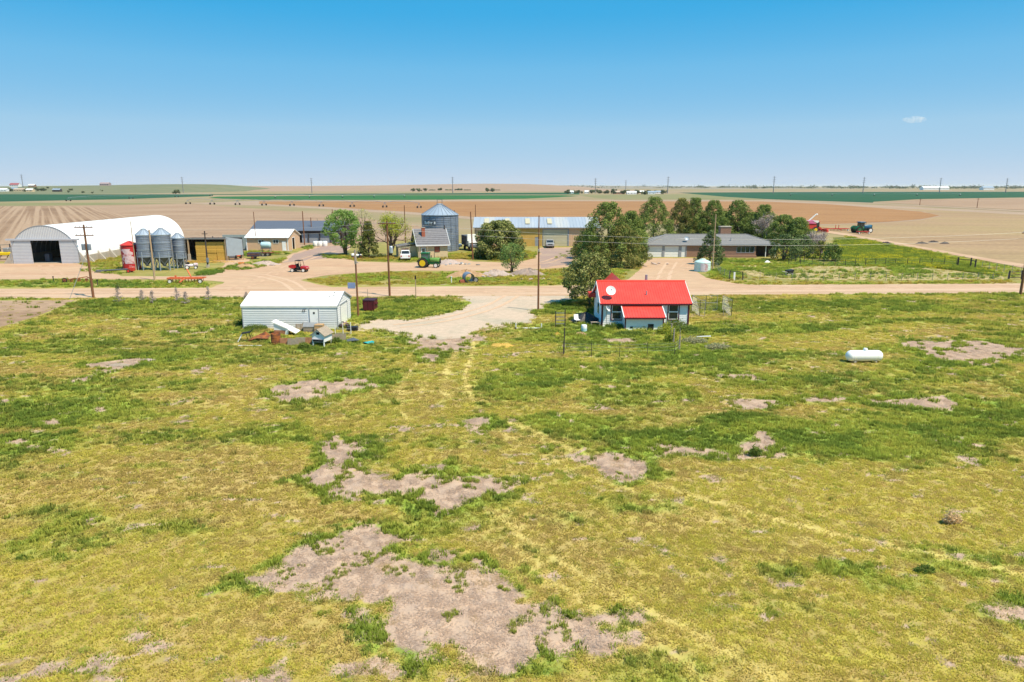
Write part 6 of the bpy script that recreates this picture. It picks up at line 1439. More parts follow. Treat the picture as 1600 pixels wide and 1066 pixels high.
# ================================================================ POLES AND WIRES
def pole(px, py, top, label, m='pole', r=.14, arms=0, group=None, name='utility_pole', cat='pole', lean=0.):
    X, Y = gp(px, py); h = zat(top, Y); t = thing(name, label, cat, (X, Y), 0, group)
    MB().cyl((0, 0, -.3), (lean, 0, h), r, r*.68, 10).build('shaft', m, t)
    for k in range(arms):
        z = h-.35-1.0*k; a = MB().box(-1.15+lean, 1.15+lean, -.15, -.05, z-.06, z+.06); ao = a.build('crossarm', m, t)
        for x in (-1.0, -.45, .45, 1.0): MB().cyl((x+lean, -.1, z+.06), (x+lean, -.1, z+.22), .045, .03, 8).build('insulator', 'trim_grey', ao)
    return t, X, Y, h
WG = 'bare wooden poles round the farmyard'
t1, x1, y1, h1 = pole(146, 465, 351, 'tall brown utility pole with two crossarms and two transformers', 'pole', .16, 2)
for s in (-1, 1):
    MB().lathe([(.001, 0), (.2, .0), (.22, .04), (.22, .72), (.16, .8), (.001, .82)], 14, (s*.36, -.05, h1-3.2)).build('transformer', 'galv', t1)
MB().beam((-.4, 0, h1-2.75), (.4, 0, h1-2.75), .08).build('transformer_bracket', 'steel', t1)
pole(242, 438, 359, 'pale bare pole in the verge before the hopper bins', 'pole_pale', .15, 0)
pole(213, 422, 346, 'thin pale tall pole rising behind the red tank', 'pole_pale', .09)
t4, x4, y4, h4 = pole(325, 418, 361, 'dark pole with meter boxes at its foot before the straw shed', 'dark_wood', .15); MB().bevbox(-.05, .35, -.35, -.12, .9, 1.7, .03).build('meter_box', 'galv', t4); MB().box(-.2, .2, -.3, .3, 0, .5).build('base_block', 'concrete', t4); MB().beam((-.5, -.05, h4-.5), (.5, -.05, h4-.5), .1).build('crossarm', 'dark_wood', t4)
pole(401, 391.5, 331, 'thin reddish pole standing against the tan shed front', 'pole', .11); pole(476, 383, 330, 'dark tall pole at the tan shed gable corner', 'pole', .16); pole(488, 379, 340, 'brown post by the white drums before the pole barn', 'pole', .15); pole(498, 376, 341, 'pale thin post in front of the pole barn', 'pole_pale', .12); pole(522, 380, 327, 'thin pole behind the cottonwood crown', 'pole', .12)
t10, x10, y10, h10 = pole(560, 496, 391, 'brown yard-lamp pole with pale top beside the white shed', 'pole', .12)
MB().cyl((0, 0, h10-1.5), (0, -.02, h10+.05), .13, .11, 10).build('pole_sleeve', 'wood', t10); MB().beam((0, -.1, h10-1.2), (.35, -.3, h10-1.35), .06).build('lamp_arm', 'steel', t10); MB().beam((-.4, -.1, 3.5), (0, 0, 3.5), .08).build('board_arm', 'steel', t10); MB().bevbox(-.95, -.12, -.22, -.1, 3.2, 3.85, .05).build('backboard', mat('blue grey board', (.17, .22, .36), .5), t10)
t11, x11, y11, h11 = pole(609, 463, 345, 'tall brown utility pole with one transformer across the road from the juniper', 'pole', .15, 1)
MB().lathe([(.001, 0), (.2, .0), (.24, .05), (.24, .8), (.16, .9), (.001, .92)], 14, (.42, -.05, 5.6)).build('transformer', 'galv_light', t11)
pole(634, 388, 321, 'thin pole rising behind the farmhouse roof', 'pole', .13); pole(695.5, 400, 352, 'dark square post at the farmhouse gable end', 'dark_wood', .17); pole(711, 388, 329, 'dark pole in front of the big grain bin', 'dark_wood', .13); pole(739, 406, 331, 'leaning brown pole left of the round evergreen', 'pole', .15, lean=-.35); pole(743.5, 381, 320, 'thin pole at the machine shed end', 'pole', .12)
t17, x17, y17, h17 = pole(841, 486, 387, 'reddish pole on the gravel edge beside the cottage drive', 'pole', .12); pole(841.5, 421, 337, 'tall pole at the grass island end before the machine shed', 'pole', .13)
MB().bevbox(-.1, .1, -.16, -.1, h17-.45, h17-.15, .02).build('bracket', 'steel', t17)
pole(1113, 423, 335, 'pale slim pole between the spruce and the round tank', 'pole_pale', .12)
t20, x20, y20, h20 = pole(1594, 462, 360, 'thick reddish pole at the roadside by the field gate', 'pole', .17, 1)
def wire(name, a, b, sag, label, r=.010):
    m_ = MB(); n_ = 22; last = None
    for i in range(n_+1):
        f = i/n_; p = Vector(a)*(1-f)+Vector(b)*f; p.z -= sag*4*f*(1-f)
        if last is not None: m_.cyl(last, p, r, r, 4, caps=False)
        last = p
    return tag(m_.build(name, 'wire', None), label, 'wire', 'power lines')
for dz, dy, lb in ((-.2, -.1, 'upper'), (-1.0, .1, 'lower')):
    wire('power_line', (x1, y1+dy, h1+dz), (x11, y11+dy, h11+dz), .7, lb + ' power line from the transformer pole to the pole by the dumpster')
    wire('power_line', (x11, y11+dy, h11+dz), (x20, y20+dy, h20+dz), 1.5, lb + ' power line along the road past the cottage')
wire('guy_wire', (x1, y1-.1, h1-3.5), (x1-2.2, y1-1.4, 0), .0, 'pale guy wire slanting down beside the transformer pole', .03)
# ================================================================ FENCES AND GATES
def fence(name, pts, label, posts, ph, wires, m='dark_wood', pr=.06, cat='fence', rail=None, rm='wire', group=None):
    P = [Vector((*p, 0)) for p in pts]; c = P[0]; t = thing(name, label, cat, c, 0, group)
    seg = [(P[i]-c, P[i+1]-c) for i in range(len(P)-1)]; tot = sum((b-a).length for a, b in seg); made = []
    for k in range(posts):
        d = tot*k/(posts-1) if posts > 1 else 0
        for a, b in seg:
            if d <= (b-a).length+1e-6: q = a+(b-a)*(d/(b-a).length); break
            d -= (b-a).length
        made.append(q); MB().cyl((q.x, q.y, -.2), (q.x, q.y, ph*random.uniform(.95, 1.05)), pr, pr*.9, 8).build('post', m, t)
    for z in wires:
        w = MB()
        for a, b in zip(made, made[1:]): w.beam((a.x, a.y, z), (b.x, b.y, z), rail or .009, rail or .009)
        w.build('rail' if rail else 'wire', rm, t)
    return t
fence('wire_fence', [gp(1232, 415), gp(1300, 416), gp(1400, 414), gp(1494, 416)], 'thin wire fence along the back of the vegetable garden', 16, 1.3, (.4, .8, 1.2), 'dark_wood', .05)
fence('rail_fence', [gp(1496, 417), gp(1514, 418), gp(1523, 421)], 'dark three-post rail fence at the corner of the field track', 3, 1.7, (1.35,), 'dark_wood', .13, rail=.1, rm='dark_wood')
fence('wire_fence', [gp(1534, 420), gp(1575, 426), gp(1640, 434)], 'wire fence with thin steel posts along the pale field track', 9, 1.3, (.35, .7, 1.05, 1.25), 'steel', .035)
fence('field_gate', [gp(1576, 437), gp(1596, 436.5)], 'dark gate with two stout posts beside the roadside pole', 2, 1.35, (.3, .7, 1.15), 'dark_wood', .13, 'gate', .09, 'dark_wood')
fence('garden_gate', [gp(1140, 437), gp(1160, 438)], 'dark framed garden gate at the ranch driveway', 2, 1.35, (.3, 1.25), 'dark_wood', .08, 'gate', .07, 'dark_wood')
tag(MB().box(-.13, .13, -.05, .05, 0, 1.25).build('marker_board', 'white_paint'), 'upright white board against the garden gate', 'board').location = (*gp(1147, 438.2), 0)
fence('wire_fence', [gp(1162, 438), gp(1240, 439), gp(1340, 439), gp(1440, 439), gp(1574, 438)], 'wire fence along the front of the vegetable garden', 18, 1.2, (.3, .6, .9, 1.15), 'steel', .03)
fence('wire_fence', [gp(1118, 420), gp(1126, 430), gp(1139, 436)], 'wire mesh fence beside the round tank', 6, 1.25, (.2, .45, .7, .95, 1.2), 'steel', .03)
fence('picket_fence', [gp(1236, 409), gp(1256, 411)], 'short grey fence beneath the porch juniper', 4, 1.5, (.4, .8, 1.2), 'dark_wood', .06)
fence('wire_fence', [gp(880, 556), gp(968, 558), gp(1062, 556), gp(1062, 530)], 'sagging wire fence on thin posts before the cottage', 8, 1.15, (.5, .8, 1.05), 'dark_wood', .022)
for i, (px, py, h, lb) in enumerate(((1048, 530, 1.5, 'grey weathered post among tall weeds, nearest the porch'), (1052, 537, 1.4, 'grey weathered post between two others in the weeds'), (1061, 548, 1.3, 'grey weathered post beside the sagebrush'))):
    o = MB().cyl((0, 0, -.2), (.03, 0, h), .08, .07, 8).build('fence_post', 'wood'); o.location = (*gp(px, py), 0); tag(o, lb, 'post')
fence('corral_fence', [gp(334, 388), gp(388, 388)], 'dark corral rails behind the white shed panel', 7, 2.6, (.8, 1.6, 2.3), 'dark_wood', .13, rail=.12, rm='dark_wood')
fence('corral_fence', [gp(-30, 402), gp(18, 401)], 'dark rail fence behind the concrete wing wall', 4, 2.6, (.9, 1.6, 2.4), 'dark_wood', .14, rail=.2, rm='wood')
def kennel():
    X0, Y0 = gp(1093, 494); X1, Y1 = gp(1146, 496); t = thing('wire_kennel', 'open wire mesh kennel panels on pipe frames beside the cottage', 'kennel', (X0, Y0)); w = X1-X0; D = 3.4; h = 1.75
    def panel(a, b, h=h):
        f = MB(); a = Vector(a); b = Vector(b); up = Vector((0, 0, h))
        for p, q in ((a, b), (a+up, b+up), (a, a+up), (b, b+up), (a+up*.5, b+up*.5)): f.cyl(p, q, .028, n=6)
        fo = f.build('panel_frame', 'steel', t); m_ = MB(); n_ = max(2, int((b-a).length/.34))
        for k in range(n_*2):
            f0 = k/(n_*2)
            for s in (1, -1):
                p = a+(b-a)*f0; e = f0+s*h/(b-a).length; e = min(1, max(0, e)); q = a+(b-a)*e; dz = abs(e-f0)*(b-a).length
                if dz > .05: m_.beam(p, q+Vector((0, 0, dz)), .008)
        m_.build('mesh', 'wire', fo)
    panel((0, 0, .03), (0, D, .03)); panel((0, D, .03), (1.6, D, .03)); panel((1.6, D, .03), (w-.6, D, .03)); panel((w, D, .03), (w, 0, .03)); panel((w-.9, 0, .03), (w, 0, .03)); panel((0, 0, .03), (.5, -.2, .03))
kennel()
def iron_frame():
    X, Y = gp(881, 554); X2, Y2 = gp(868, 512); t = thing('iron_trellis', 'dark rusty ladder-like iron frame standing left of the cottage', 'frame', (X2, Y2)); f = MB(); h = 1.7
    for x in (0, .95): MB().beam((x, 0, -.1), (x, 0, h+(.2 if x else 0)), .09).build('upright', 'dark_wood', t)
    for z in (.4, .75, 1.1, 1.5): MB().beam((0, 0, z), (.95, 0, z), .06).build('rung', 'steel', t)
    o = MB().cyl((0, 0, -.1), (.02, 0, 2.3), .05, n=8).build('iron_post', 'dark_wood'); o.location = (X, Y, 0); tag(o, 'tall thin dark post in the grass before the iron frame', 'post')
iron_frame()
def pipe_goal():
    X, Y = gp(806, 514); t = thing('pipe_stand', 'low white pipe frame lying on the grass by the gravel', 'frame', (X, Y)); w = gp(846, 514)[0]-X
    MB().cyl((0, 0, .08), (w, 0, .08), .05, n=8).build('bottom_pipe', 'white_paint', t)
    for x in (0, w): MB().cyl((x, 0, .0), (x, 0, .55), .05, n=8).build('upright', 'white_paint', t)
    MB().beam((0, .4, .3), (0, -.3, .05), .1).build('brace', 'dark_wood', t)
pipe_goal()
# ================================================================ THINGS ROUND THE COTTAGE AND THE WHITE SHED
def prop_tank():
    X, Y = gp(1349, 566); t = thing('propane_tank', 'white horizontal propane tank lying alone in the green pasture', 'tank', (X, Y), R(1.5)); L_, r = 1.50, .45; zc = .54
    prof = [(.001, -L_)] + [(r*math.sin(a), -L_+r*.9*(1-math.cos(a))) for a in (.35, .7, 1.05, 1.35, 1.57)] + [(r*math.sin(a), L_-r*.9*(1-math.cos(a))) for a in (1.57, 1.35, 1.05, .7, .35)] + [(.001, L_)]
    MB().lathe(prof, 28, (0, 0, zc), 'X').build('shell', 'white_metal', t, True)
    MB().lathe([(.17, 0), (.17, .14), (.13, .2), (.001, .21)], 16, (.05, 0, zc+r-.02)).build('dome', 'white_metal', t, True)
    for x in (-.85, .85): MB().box(x-.08, x+.08, -.35, .35, 0, .3).build('foot', 'concrete', t)
    for x in (-.95, .95): MB().lathe([(r+.006, -.03), (r+.006, .03)], 28, (x, 0, zc), 'X').build('weld_band', 'white_metal', t, True)
prop_tank()
def dumpster():
    X, Y = gp(579, 485); t = thing('dumpster', 'maroon steel dumpster in the grass beside the lamp pole', 'dumpster', (X, Y), R(-7)); w, d, h = .68, .62, 1.32
    MB().prism([(-d, .12), (d*.9, .12), (d, h), (-d, h*.93)], -w, w, 'X').build('bin', 'dumpster', t)
    l = MB(); l.slab([(-w-.03, -d-.04, h*.93+.04), (w+.03, -d-.04, h*.93+.04), (w+.03, d+.02, h+.05), (-w-.03, d+.02, h+.05)], .05); l.build('lid', mat('dark maroon lid', (.05, .012, .018), .5), t)
    rb = MB()
    for x in (-w+.1, 0, w-.1): rb.box(x-.03, x+.03, -d-.05, -d+.02, .15, h*.9)
    rb.build('rib', 'dumpster', t)
    for s in (-1, 1): MB().box(s*(w+.06)-.05, s*(w+.06)+.05, -.45, .45, .75, .9).build('fork_pocket', 'dumpster', t)
    for x in (-.5, .5):
        for y in (-.45, .45): MB().cyl((x-.04, y, .07), (x+.04, y, .07), .07, n=10).build('caster', 'black', t)
    MB().cyl((-.55, d+.2, 0), (-.55, d+.2, 2.35), .03, n=6).build('marker_rod', 'wood', t)
dumpster()
def doghouse():
    X, Y = gp(504, 539); t = thing('dog_house', 'small white dog house on legs with grey pitched roof', 'dog house', (X, Y), R(-12)); w, d = .58, .75; z0, E, Pk = .42, 1.12, 1.62
    MB().prism([(-w, z0), (w, z0), (w, E), (0, Pk-.06), (-w, E)], -d, d, 'Y').build('body', 'white_paint', t)
    for s in (-1, 1):
        q = [(0, -d-.14, Pk), (0, d+.14, Pk), (s*(w+.16), d+.14, E-.12), (s*(w+.16), -d-.14, E-.12)]; MB().slab(q if s < 0 else q[::-1], .05).build('roof', 'trim_grey' if s < 0 else 'wood', t)
    for x in (-w+.06, w-.06):
        for y in (-d+.06, d-.06): MB().beam((x, y, 0), (x, y, z0), .09).build('leg', 'white_paint', t)
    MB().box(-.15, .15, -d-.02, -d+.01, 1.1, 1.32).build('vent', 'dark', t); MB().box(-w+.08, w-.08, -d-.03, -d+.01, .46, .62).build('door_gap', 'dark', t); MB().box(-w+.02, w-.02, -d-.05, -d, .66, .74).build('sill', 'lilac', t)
doghouse()
def coop():
    X, Y = gp(446, 522); t = thing('chicken_coop', 'white slanted-lid chicken coop with red base by the shed wall', 'coop', (X, Y), R(-6))
    MB().box(-.95, .35, -.4, .4, .05, .45).build('base', 'wood_red', t); MB().prism([(-.95, .45), (.35, .45), (.35, .62), (-.95, 1.15)], -.4, .4, 'Y').build('box', 'white_paint', t)
    MB().slab([(-1.1, -.5, 1.32), (.7, -.5, .58), (.7, .5, .58), (-1.1, .5, 1.32)], .09).build('lid', 'white_metal', t); MB().slab([(.55, -.6, .6), (1.35, -.6, .22), (1.35, .45, .30), (.55, .45, .62)], .07).build('ramp', 'white_metal', t); MB().beam((.3, -.4, 0), (.45, -.42, .6), .12, .3).build('prop', 'white_paint', t)
coop()
def barrel():
    X, Y = gp(431.5, 538); t = thing('rusty_barrel', 'rusty brown upright steel barrel at the pen corner', 'barrel', (X, Y)); r = .42
    MB().lathe([(r-.02, 0), (r, .02), (r, .32), (r+.025, .35), (r, .38), (r, .66), (r+.025, .69), (r, .72), (r, 1.0), (r-.02, 1.02), (r-.03, .9), (.001, .9)], 22).build('shell', 'rust', t)
barrel()
def pallet(loc, rz, label, tilt=80, m='wood', w=1.2, h=1.0):
    t = thing('pallet', label, 'pallet', loc, rz, 'pallets fencing the pen'); Mx = Matrix.Rotation(R(tilt), 3, 'X')
    def B(x0, x1, y0, y1, z0, z1): b = MB().box(x0, x1, y0, y1, z0, z1); b.v = [tuple(Mx @ Vector(v)) for v in b.v]; return b
    for k in range(5): B(-w/2, w/2, .02+k*h/5, .02+k*h/5+.11, .0, .03).build('slat', m, t)
    for x in (-w/2+.05, 0, w/2-.05): B(x-.04, x+.04, 0, h, -.10, -.002).build('stringer', m, t)
    return t
for i, (px, py, rz, lb) in enumerate(((446, 539, 3, 'reddish pallet standing next to the rusty barrel'), (458, 540, -4, 'weathered pallet second along from the rusty barrel'), (470, 538, 2, 'weathered pallet in the middle of the pen front'), (482, 538, -3, 'grey pallet just left of the dog house'), (520, 533, 4, 'leaning pallet just right of the dog house'), (532, 532, -5, 'pallet second along from the dog house by the pipe gate'), (470, 517, 2, 'grey pallet against the shed wall by the coop'), (480, 516, -2, 'grey pallet between the coop and the plywood crate'))):
    pallet((*gp(px, py), 0), R(rz), lb, 82, 'wood_red' if i in (0, 3) else 'wood', 1.0 if i != 2 else .9, .62 if i < 6 else .7)
for nm, px, py, sx, sy, sz, m, lb, ct in (('plywood_crate', 499.5, 519, .42, .35, .8, 'plywood', 'tan plywood crate in front of the shed door', 'crate'), ('grey_hutch', 486, 518, .62, .4, .55, 'wood', 'low grey wooden hutch beside the plywood crate', 'hutch'), ('black_box', 551, 517, .5, .35, .45, 'tarp', 'black plastic box on the gravel by the shed door', 'box')):
    t = thing(nm, lb, ct, gp(px, py)); MB().bevbox(-sx, sx, -sy, sy, 0, sz, .03).build('body', m, t); s = MB()
    for z in (.12, sz*.5, sz-.08): s.box(-sx-.015, sx+.015, -sy-.02, -sy, z-.04, z+.04)
    s.build('batten', 'wood' if m != 'tarp' else 'black', t)
    if nm == 'grey_hutch': MB().prism([(-.45, sz), (.45, sz), (0, sz+.35)], -sx-.05, sx+.05, 'X').build('roof', 'steel', t)
def junk_sheet(px, py, label, m, pts, name, cat, th=.04, z=.02):
    o = MB(); n_ = len(pts); vs = [(x, y, z_) for x, y, z_ in pts]+[(x, y, z_-th) for x, y, z_ in pts]; o.add(vs, [tuple(range(n_)), tuple(range(2*n_-1, n_-1, -1))]+[(i, n_+i, n_+(i+1) % n_, (i+1) % n_) for i in range(n_)]); b = o.build(name, m); b.location = (*gp(px, py), z); return tag(b, label, cat)
junk_sheet(404, 533, 'crumpled rusty sheet metal on the grass left of the barrel', 'rust', [(-.9, -.3, .08), (.0, -.35, .35), (.9, -.2, .25), (1.0, .4, .45), (.5, .6, .75), (-.2, .5, .45), (-.8, .4, .2)], 'rusty_sheet', 'scrap metal')
junk_sheet(576, 537, 'turquoise plastic sheet lying on the grass', 'teal_plastic', [(math.cos(a)*.5, math.sin(a)*.38, .1+.08*math.sin(a*2)) for a in [6.283*k/14 for k in range(14)]], 'plastic_sheet', 'sheet')
junk_sheet(551, 535, 'dark folded tarp and boards beside the pipe gate', 'galv_dark', [(-.5, -.2, .1), (.4, -.3, .25), (.6, .2, .15), (.0, .4, .35), (-.6, .2, .2)], 'folded_tarp', 'tarp')
junk_sheet(1100, 531, 'white plank lying in the weeds beyond the cottage', 'white_paint', [(-.7, -.05, .3), (.6, -.12, .35), (.62, .1, .35), (-.7, .1, .3)], 'plank', 'plank')
junk_sheet(388, 541, 'thin white board lying below the rusty sheet', 'white_paint', [(-.9, -.03, .06), (1.2, -.05, .06), (1.2, .05, .06), (-.9, .05, .06)], 'plank', 'plank')
def chair_heap():
    X, Y = gp(386, 533); t = thing('folding_chair', 'toppled black folding chair with white leg at the pen end', 'chair', (X, Y), R(10))
    MB().slab([(-.4, -.25, .75), (.35, -.25, .85), (.35, .25, .9), (-.4, .25, .8)], .05).build('seat', 'black', t); MB().slab([(.3, -.25, .8), (.6, -.25, 1.15), (.6, .25, 1.18), (.3, .25, .85)], .05).build('backrest', 'black', t)
    MB().beam((-.35, 0, .75), (-.75, -.3, 0), .1, .04).build('leg', 'white_paint', t)
    for x, y in ((-.1, .2), (.3, -.2), (.35, .25)): MB().beam((x, y, .8), (x+.15, y, 0), .04).build('leg', 'black', t)
chair_heap()
def pipe_gate():
    X, Y = gp(524, 523); t = thing('pipe_gate', 'white wire pipe gate at the right end of the pen', 'gate', (X, Y), R(4)); w = 1.5
    for z in (.15, .55, .95, 1.15): MB().cyl((0, 0, z), (w, 0, z), .025, n=6).build('rail', 'steel', t)
    for x in (0, w/2, w): MB().cyl((x, 0, 0), (x, 0, 1.2), .03, n=6).build('upright', 'white_paint', t)
    t2 = thing('bicycle_frame', 'small pinkish child bicycle leaning at the shed corner', 'bicycle', gp(538, 513), R(15))
    for x in (-.32, .32):
        o = MB(); o.lathe([(.25, -.02), (.25, .02), (.21, .02), (.21, -.02)], 18, (0, 0, 0), 'Y'); wo = o.build('wheel', 'black', t2); wo.location = (x, 0, .25)
    f = MB(); f.cyl((-.32, 0, .25), (-.1, 0, .6), .025, n=6); f.cyl((-.1, 0, .6), (.25, 0, .62), .025, n=6); f.cyl((.25, 0, .68), (.32, 0, .25), .025, n=6); f.cyl((-.1, 0, .6), (0, 0, .3), .025, n=6); f.cyl((0, 0, .3), (.25, 0, .6), .025, n=6); f.build('frame', 'pink', t2)
    MB().bevbox(-.25, -.02, -.06, .06, .62, .7, .02).build('saddle', 'black', t2); MB().cyl((.22, -.22, .75), (.22, .22, .75), .02, n=6).build('handlebar', 'black', t2)
pipe_gate()
t = thing('tarp_heap', 'black tarp draped over a heap left of the cottage wall', 'tarp heap', gp(915, 503)); rg = np.random.default_rng(9)
o = MB(); N_ = 16; vs = []
for j in range(7):
    for i in range(N_):
        a = 6.283*i/N_; f = j/6; rr = (1-f**1.7)*(1+.12*math.sin(3*a+j)); vs.append((math.cos(a)*1.55*rr, math.sin(a)*.95*rr, .02+1.0*f*(1+.1*math.sin(5*a))))
o.add(vs, [(j*N_+i, j*N_+(i+1) % N_, (j+1)*N_+(i+1) % N_, (j+1)*N_+i) for j in range(6) for i in range(N_)]); o.build('tarp', 'tarp', t)
for k in range(3): MB().cyl((-1.2+k*1.1, -.98, .05), (-1.0+k*1.1, -1.05, .08), .12, n=8).build('weight_stone', 'stone', t)
def chair(px, py, rz, label):
    t = thing('garden_chair', label, 'chair', gp(px, py), rz)
    MB().box(-.25, .25, -.25, .25, .4, .45).build('seat', 'white_paint', t); MB().slab([(-.25, .25, .45), (.25, .25, .45), (.25, .38, .95), (-.25, .38, .95)], .03).build('backrest', 'white_paint', t)
    for x in (-.22, .22):
        for y in (-.22, .22): MB().beam((x, y, 0), (x, y, .4), .04).build('leg', 'wood', t)
chair(902, 506, R(20), 'tipped white garden chair beside the black tarp')
def bench():
    t = thing('wooden_bench', 'low grey slatted bench against the cottage corner', 'bench', gp(930.5, 510))
    for k in range(3): MB().box(-.5, .5, -.2+k*.14, -.08+k*.14, .42, .46).build('slat', 'wood', t)
    for x in (-.42, .42): MB().box(x-.04, x+.04, -.18, .2, 0, .42).build('leg', 'wood', t)
bench()
t = thing('white_bucket', 'white and blue plastic barrel standing in the cottage yard', 'barrel', gp(912.5, 518)); MB().lathe([(.24, 0), (.28, .3), (.28, .62), (.25, .66), (.001, .66)], 18).build('drum', 'white_paint', t, True); MB().lathe([(.285, .08), (.292, .34)], 18).build('label_band', 'tank_blue', t)
def mound(px, py, rx, ry, h, m, label, name='dirt_mound', cat='mound', seed=1):
    rg = np.random.default_rng(seed); o = MB(); n_, k_ = 26, 9; vs = []
    for j in range(k_):
        f = j/(k_-1)
        for i in range(n_):
            a = 6.283*i/n_; q = 1+.22*math.sin(2*a+seed)+.12*math.sin(5*a+seed*2); vs.append((math.cos(a)*rx*(1-f)*q, math.sin(a)*ry*(1-f)*q, -.05+h*(1-(1-f)**1.6)*(1+.12*rg.normal())))
    o.add(vs, [(j*n_+i, j*n_+(i+1) % n_, (j+1)*n_+(i+1) % n_, (j+1)*n_+i) for j in range(k_-1) for i in range(n_)]); b = o.build(name, m, None, True); b.location = (*gp(px, py), 0); return tag(b, label, cat)
mound(908, 523, .75, .5, .3, 'dirtpile', 'small pinkish soil mound by the white barrel', seed=3); mound(871, 524, .55, .4, .3, 'straw', 'small straw coloured heap below the iron frame', seed=5)
mound(728, 433, 3.0, 1.6, 1.15, 'dirtpile', 'brown soil mound behind the culvert pipe', seed=7); mound(775, 431, 2.6, 1.5, .95, 'stone', 'grey rubble mound between the culvert and the small tree', 'rubble_mound', seed=8); mound(825, 430, 2.9, 1.4, 1.05, mat('grey soil', (.33, .25, .21), .95, 0, .25, 2, .6, 8), 'grey brown soil mound right of the small tree', seed=9); mound(700, 412, 3.2, 1.6, .8, 'stone', 'scrap and brush heap between the tractor and the leaning pole', 'scrap_heap', 'heap', 11); mound(382, 418, 2.0, 1.2, .7, 'dirtpile', 'brown brush heap beside the orange scrap', 'brush_heap', 'heap', 12); mound(413, 414, 2.6, 1.1, .7, 'stone', 'stony weed heap in front of the dark trailer', 'stone_heap', 'heap', 13); mound(186, 571, 1.0, .5, .22, 'wood', 'grey scrap pile on the bare patch of pasture', 'scrap_pile', 'heap', 15); mound(232, 563, .8, .35, .18, 'stone', 'low stone scatter at the end of the bare strip', 'stone_pile', 'heap', 16); mound(785, 540, 1.6, .9, .22, 'straw', 'pale straw and wood scatter in the grass', 'straw_scatter', 'heap', 17)
def rocks(name, cx, cy, n_, sx, sy, s0, s1, m, label, group, seed):
    rg = random.Random(seed)
    protos = []
    for k in range(3):
        o = MB(); pts = []
        for j, zz in enumerate((-.5, -.15, .25, .55)):
            for i in range(6):
                a = 6.283*i/6; q = (.55, 1, .85, .4)[j]*rg.uniform(.75, 1.2); pts.append((math.cos(a)*q, math.sin(a)*q, zz))
        o.add(pts, [(j*6+i, j*6+(i+1) % 6, (j+1)*6+(i+1) % 6, (j+1)*6+i) for j in range(3) for i in range(6)]+[tuple(range(5, -1, -1)), tuple(range(18, 24))]); me = o.mesh(name); me.materials.append(M[m]); protos.append(me)
    for k in range(n_):
        b = bpy.data.objects.new(name, protos[k % 3]); COL.objects.link(b); x, y = cx+rg.gauss(0, sx), cy+rg.gauss(0, sy); s = rg.uniform(s0, s1); b.location = (x, y, s*.35); b.scale = (s*rg.uniform(.8, 1.6), s, s*rg.uniform(.6, .9)); b.rotation_euler = (rg.uniform(-.3, .3), rg.uniform(-.3, .3), rg.random()*6.28); tag(b, label, 'rock', group)
for nm_, (px, py), n_, sx, sy, s0, s1, m_, lb, gr, sd in (('rock', (762, 433), 16, 1.4, .6, .18, .42, 'stone', 'pale rock strewn over the grey rubble mound', 'rocks on the rubble mound', 1), ('rock', (835, 437), 12, 1.6, .5, .14, .32, 'stone', 'rock lying at the foot of the grey brown mound', 'rocks below the grey mound', 2), ('rock', (716, 413), 14, 1.8, .8, .16, .38, 'steel', 'lump of scrap in the heap behind the tractor', 'scrap in the heap', 3), ('rock', (414, 415), 10, 1.5, .5, .14, .3, 'stone', 'stone in the weedy heap before the dark trailer', 'stones before the trailer', 4), ('rock', (1018, 413), 7, 1.3, .5, .2, .45, 'stone', 'pale boulder bordering the ranch drive under the pines', 'boulders by the ranch drive', 5)): rocks(nm_, *gp(px, py), n_, sx, sy, s0, s1, m_, lb, gr, sd)
def culvert():
    X, Y = gp(732, 441); t = thing('culvert_pipe', 'short corrugated culvert pipe lying open-ended before the soil mound', 'pipe', (X, Y), R(15)); r = .72
    prof = [(r, -1.1)]
    for k in range(14): prof += [(r+.03, -1.1+k*.16), (r, -1.02+k*.16)]
    prof += [(r-.05, 1.15), (r-.05, -1.1)]; o = MB(); o.lathe(prof, 22, (0, 0, r), 'Y'); o.f = o.f[:-2]; o.build('barrel', 'galv', t); wheel(t, .9, -.9, .42, .25, 'steel')
    MB().bevbox(-1.5, -.7, -1.0, -.5, 0, .5, .06).build('red_block', 'brick_red', t)
culvert()
def marker(px, py, top, label, m='white_paint', cap='dark'):
    X, Y = gp(px, py); h = zat(top, Y); t = thing('marker_post', label, 'post', (X, Y)); MB().cyl((0, 0, -.1), (0, 0, h*.85), .06, n=8).build('shaft', m, t); MB().bevbox(-.09, .09, -.09, .09, h*.85, h, .02).build('cap', cap, t)
marker(650, 466, 431, 'slim pale marker post with dark head beside the road', 'pole_pale'); marker(705.5, 443, 432, 'small white marker post in the grass island', 'white_paint', 'tank_teal'); marker(84, 441, 432, 'short dark stake in the verge beside the old plough', 'dark_wood'); marker(153, 448, 437, 'short dark post in the verge behind the transformer pole', 'dark_wood'); marker(558.5, 397, 385, 'pale vent pipe under the juniper', 'steel')
def water_tank():
    X, Y = gp(1097, 424); t = thing('water_tank', 'squat pale teal round tank with lilac hatch by the ranch drive', 'tank', (X, Y), R(-5)); r, h = 1.32, 1.6
    prof = []
    for k in range(6): prof += [(r, k*h/6), (r+.03, k*h/6+h/12)]
    prof += [(r, h), (r-.1, h+.1), (.4, h+.42), (.38, h+.52), (.001, h+.52)]; MB().lathe(prof, 26).build('shell', 'tank_teal', t)
    a0, a1 = R(248), R(300); vs = []
    for i in range(9):
        a = a0+(a1-a0)*i/8
        for z in (.12, 1.45): vs.append((math.cos(a)*(r+.06), math.sin(a)*(r+.06), z))
    MB().add(vs, [(2*i, 2*i+2, 2*i+3, 2*i+1) for i in range(8)]).build('hatch', 'lilac', t)
water_tank()
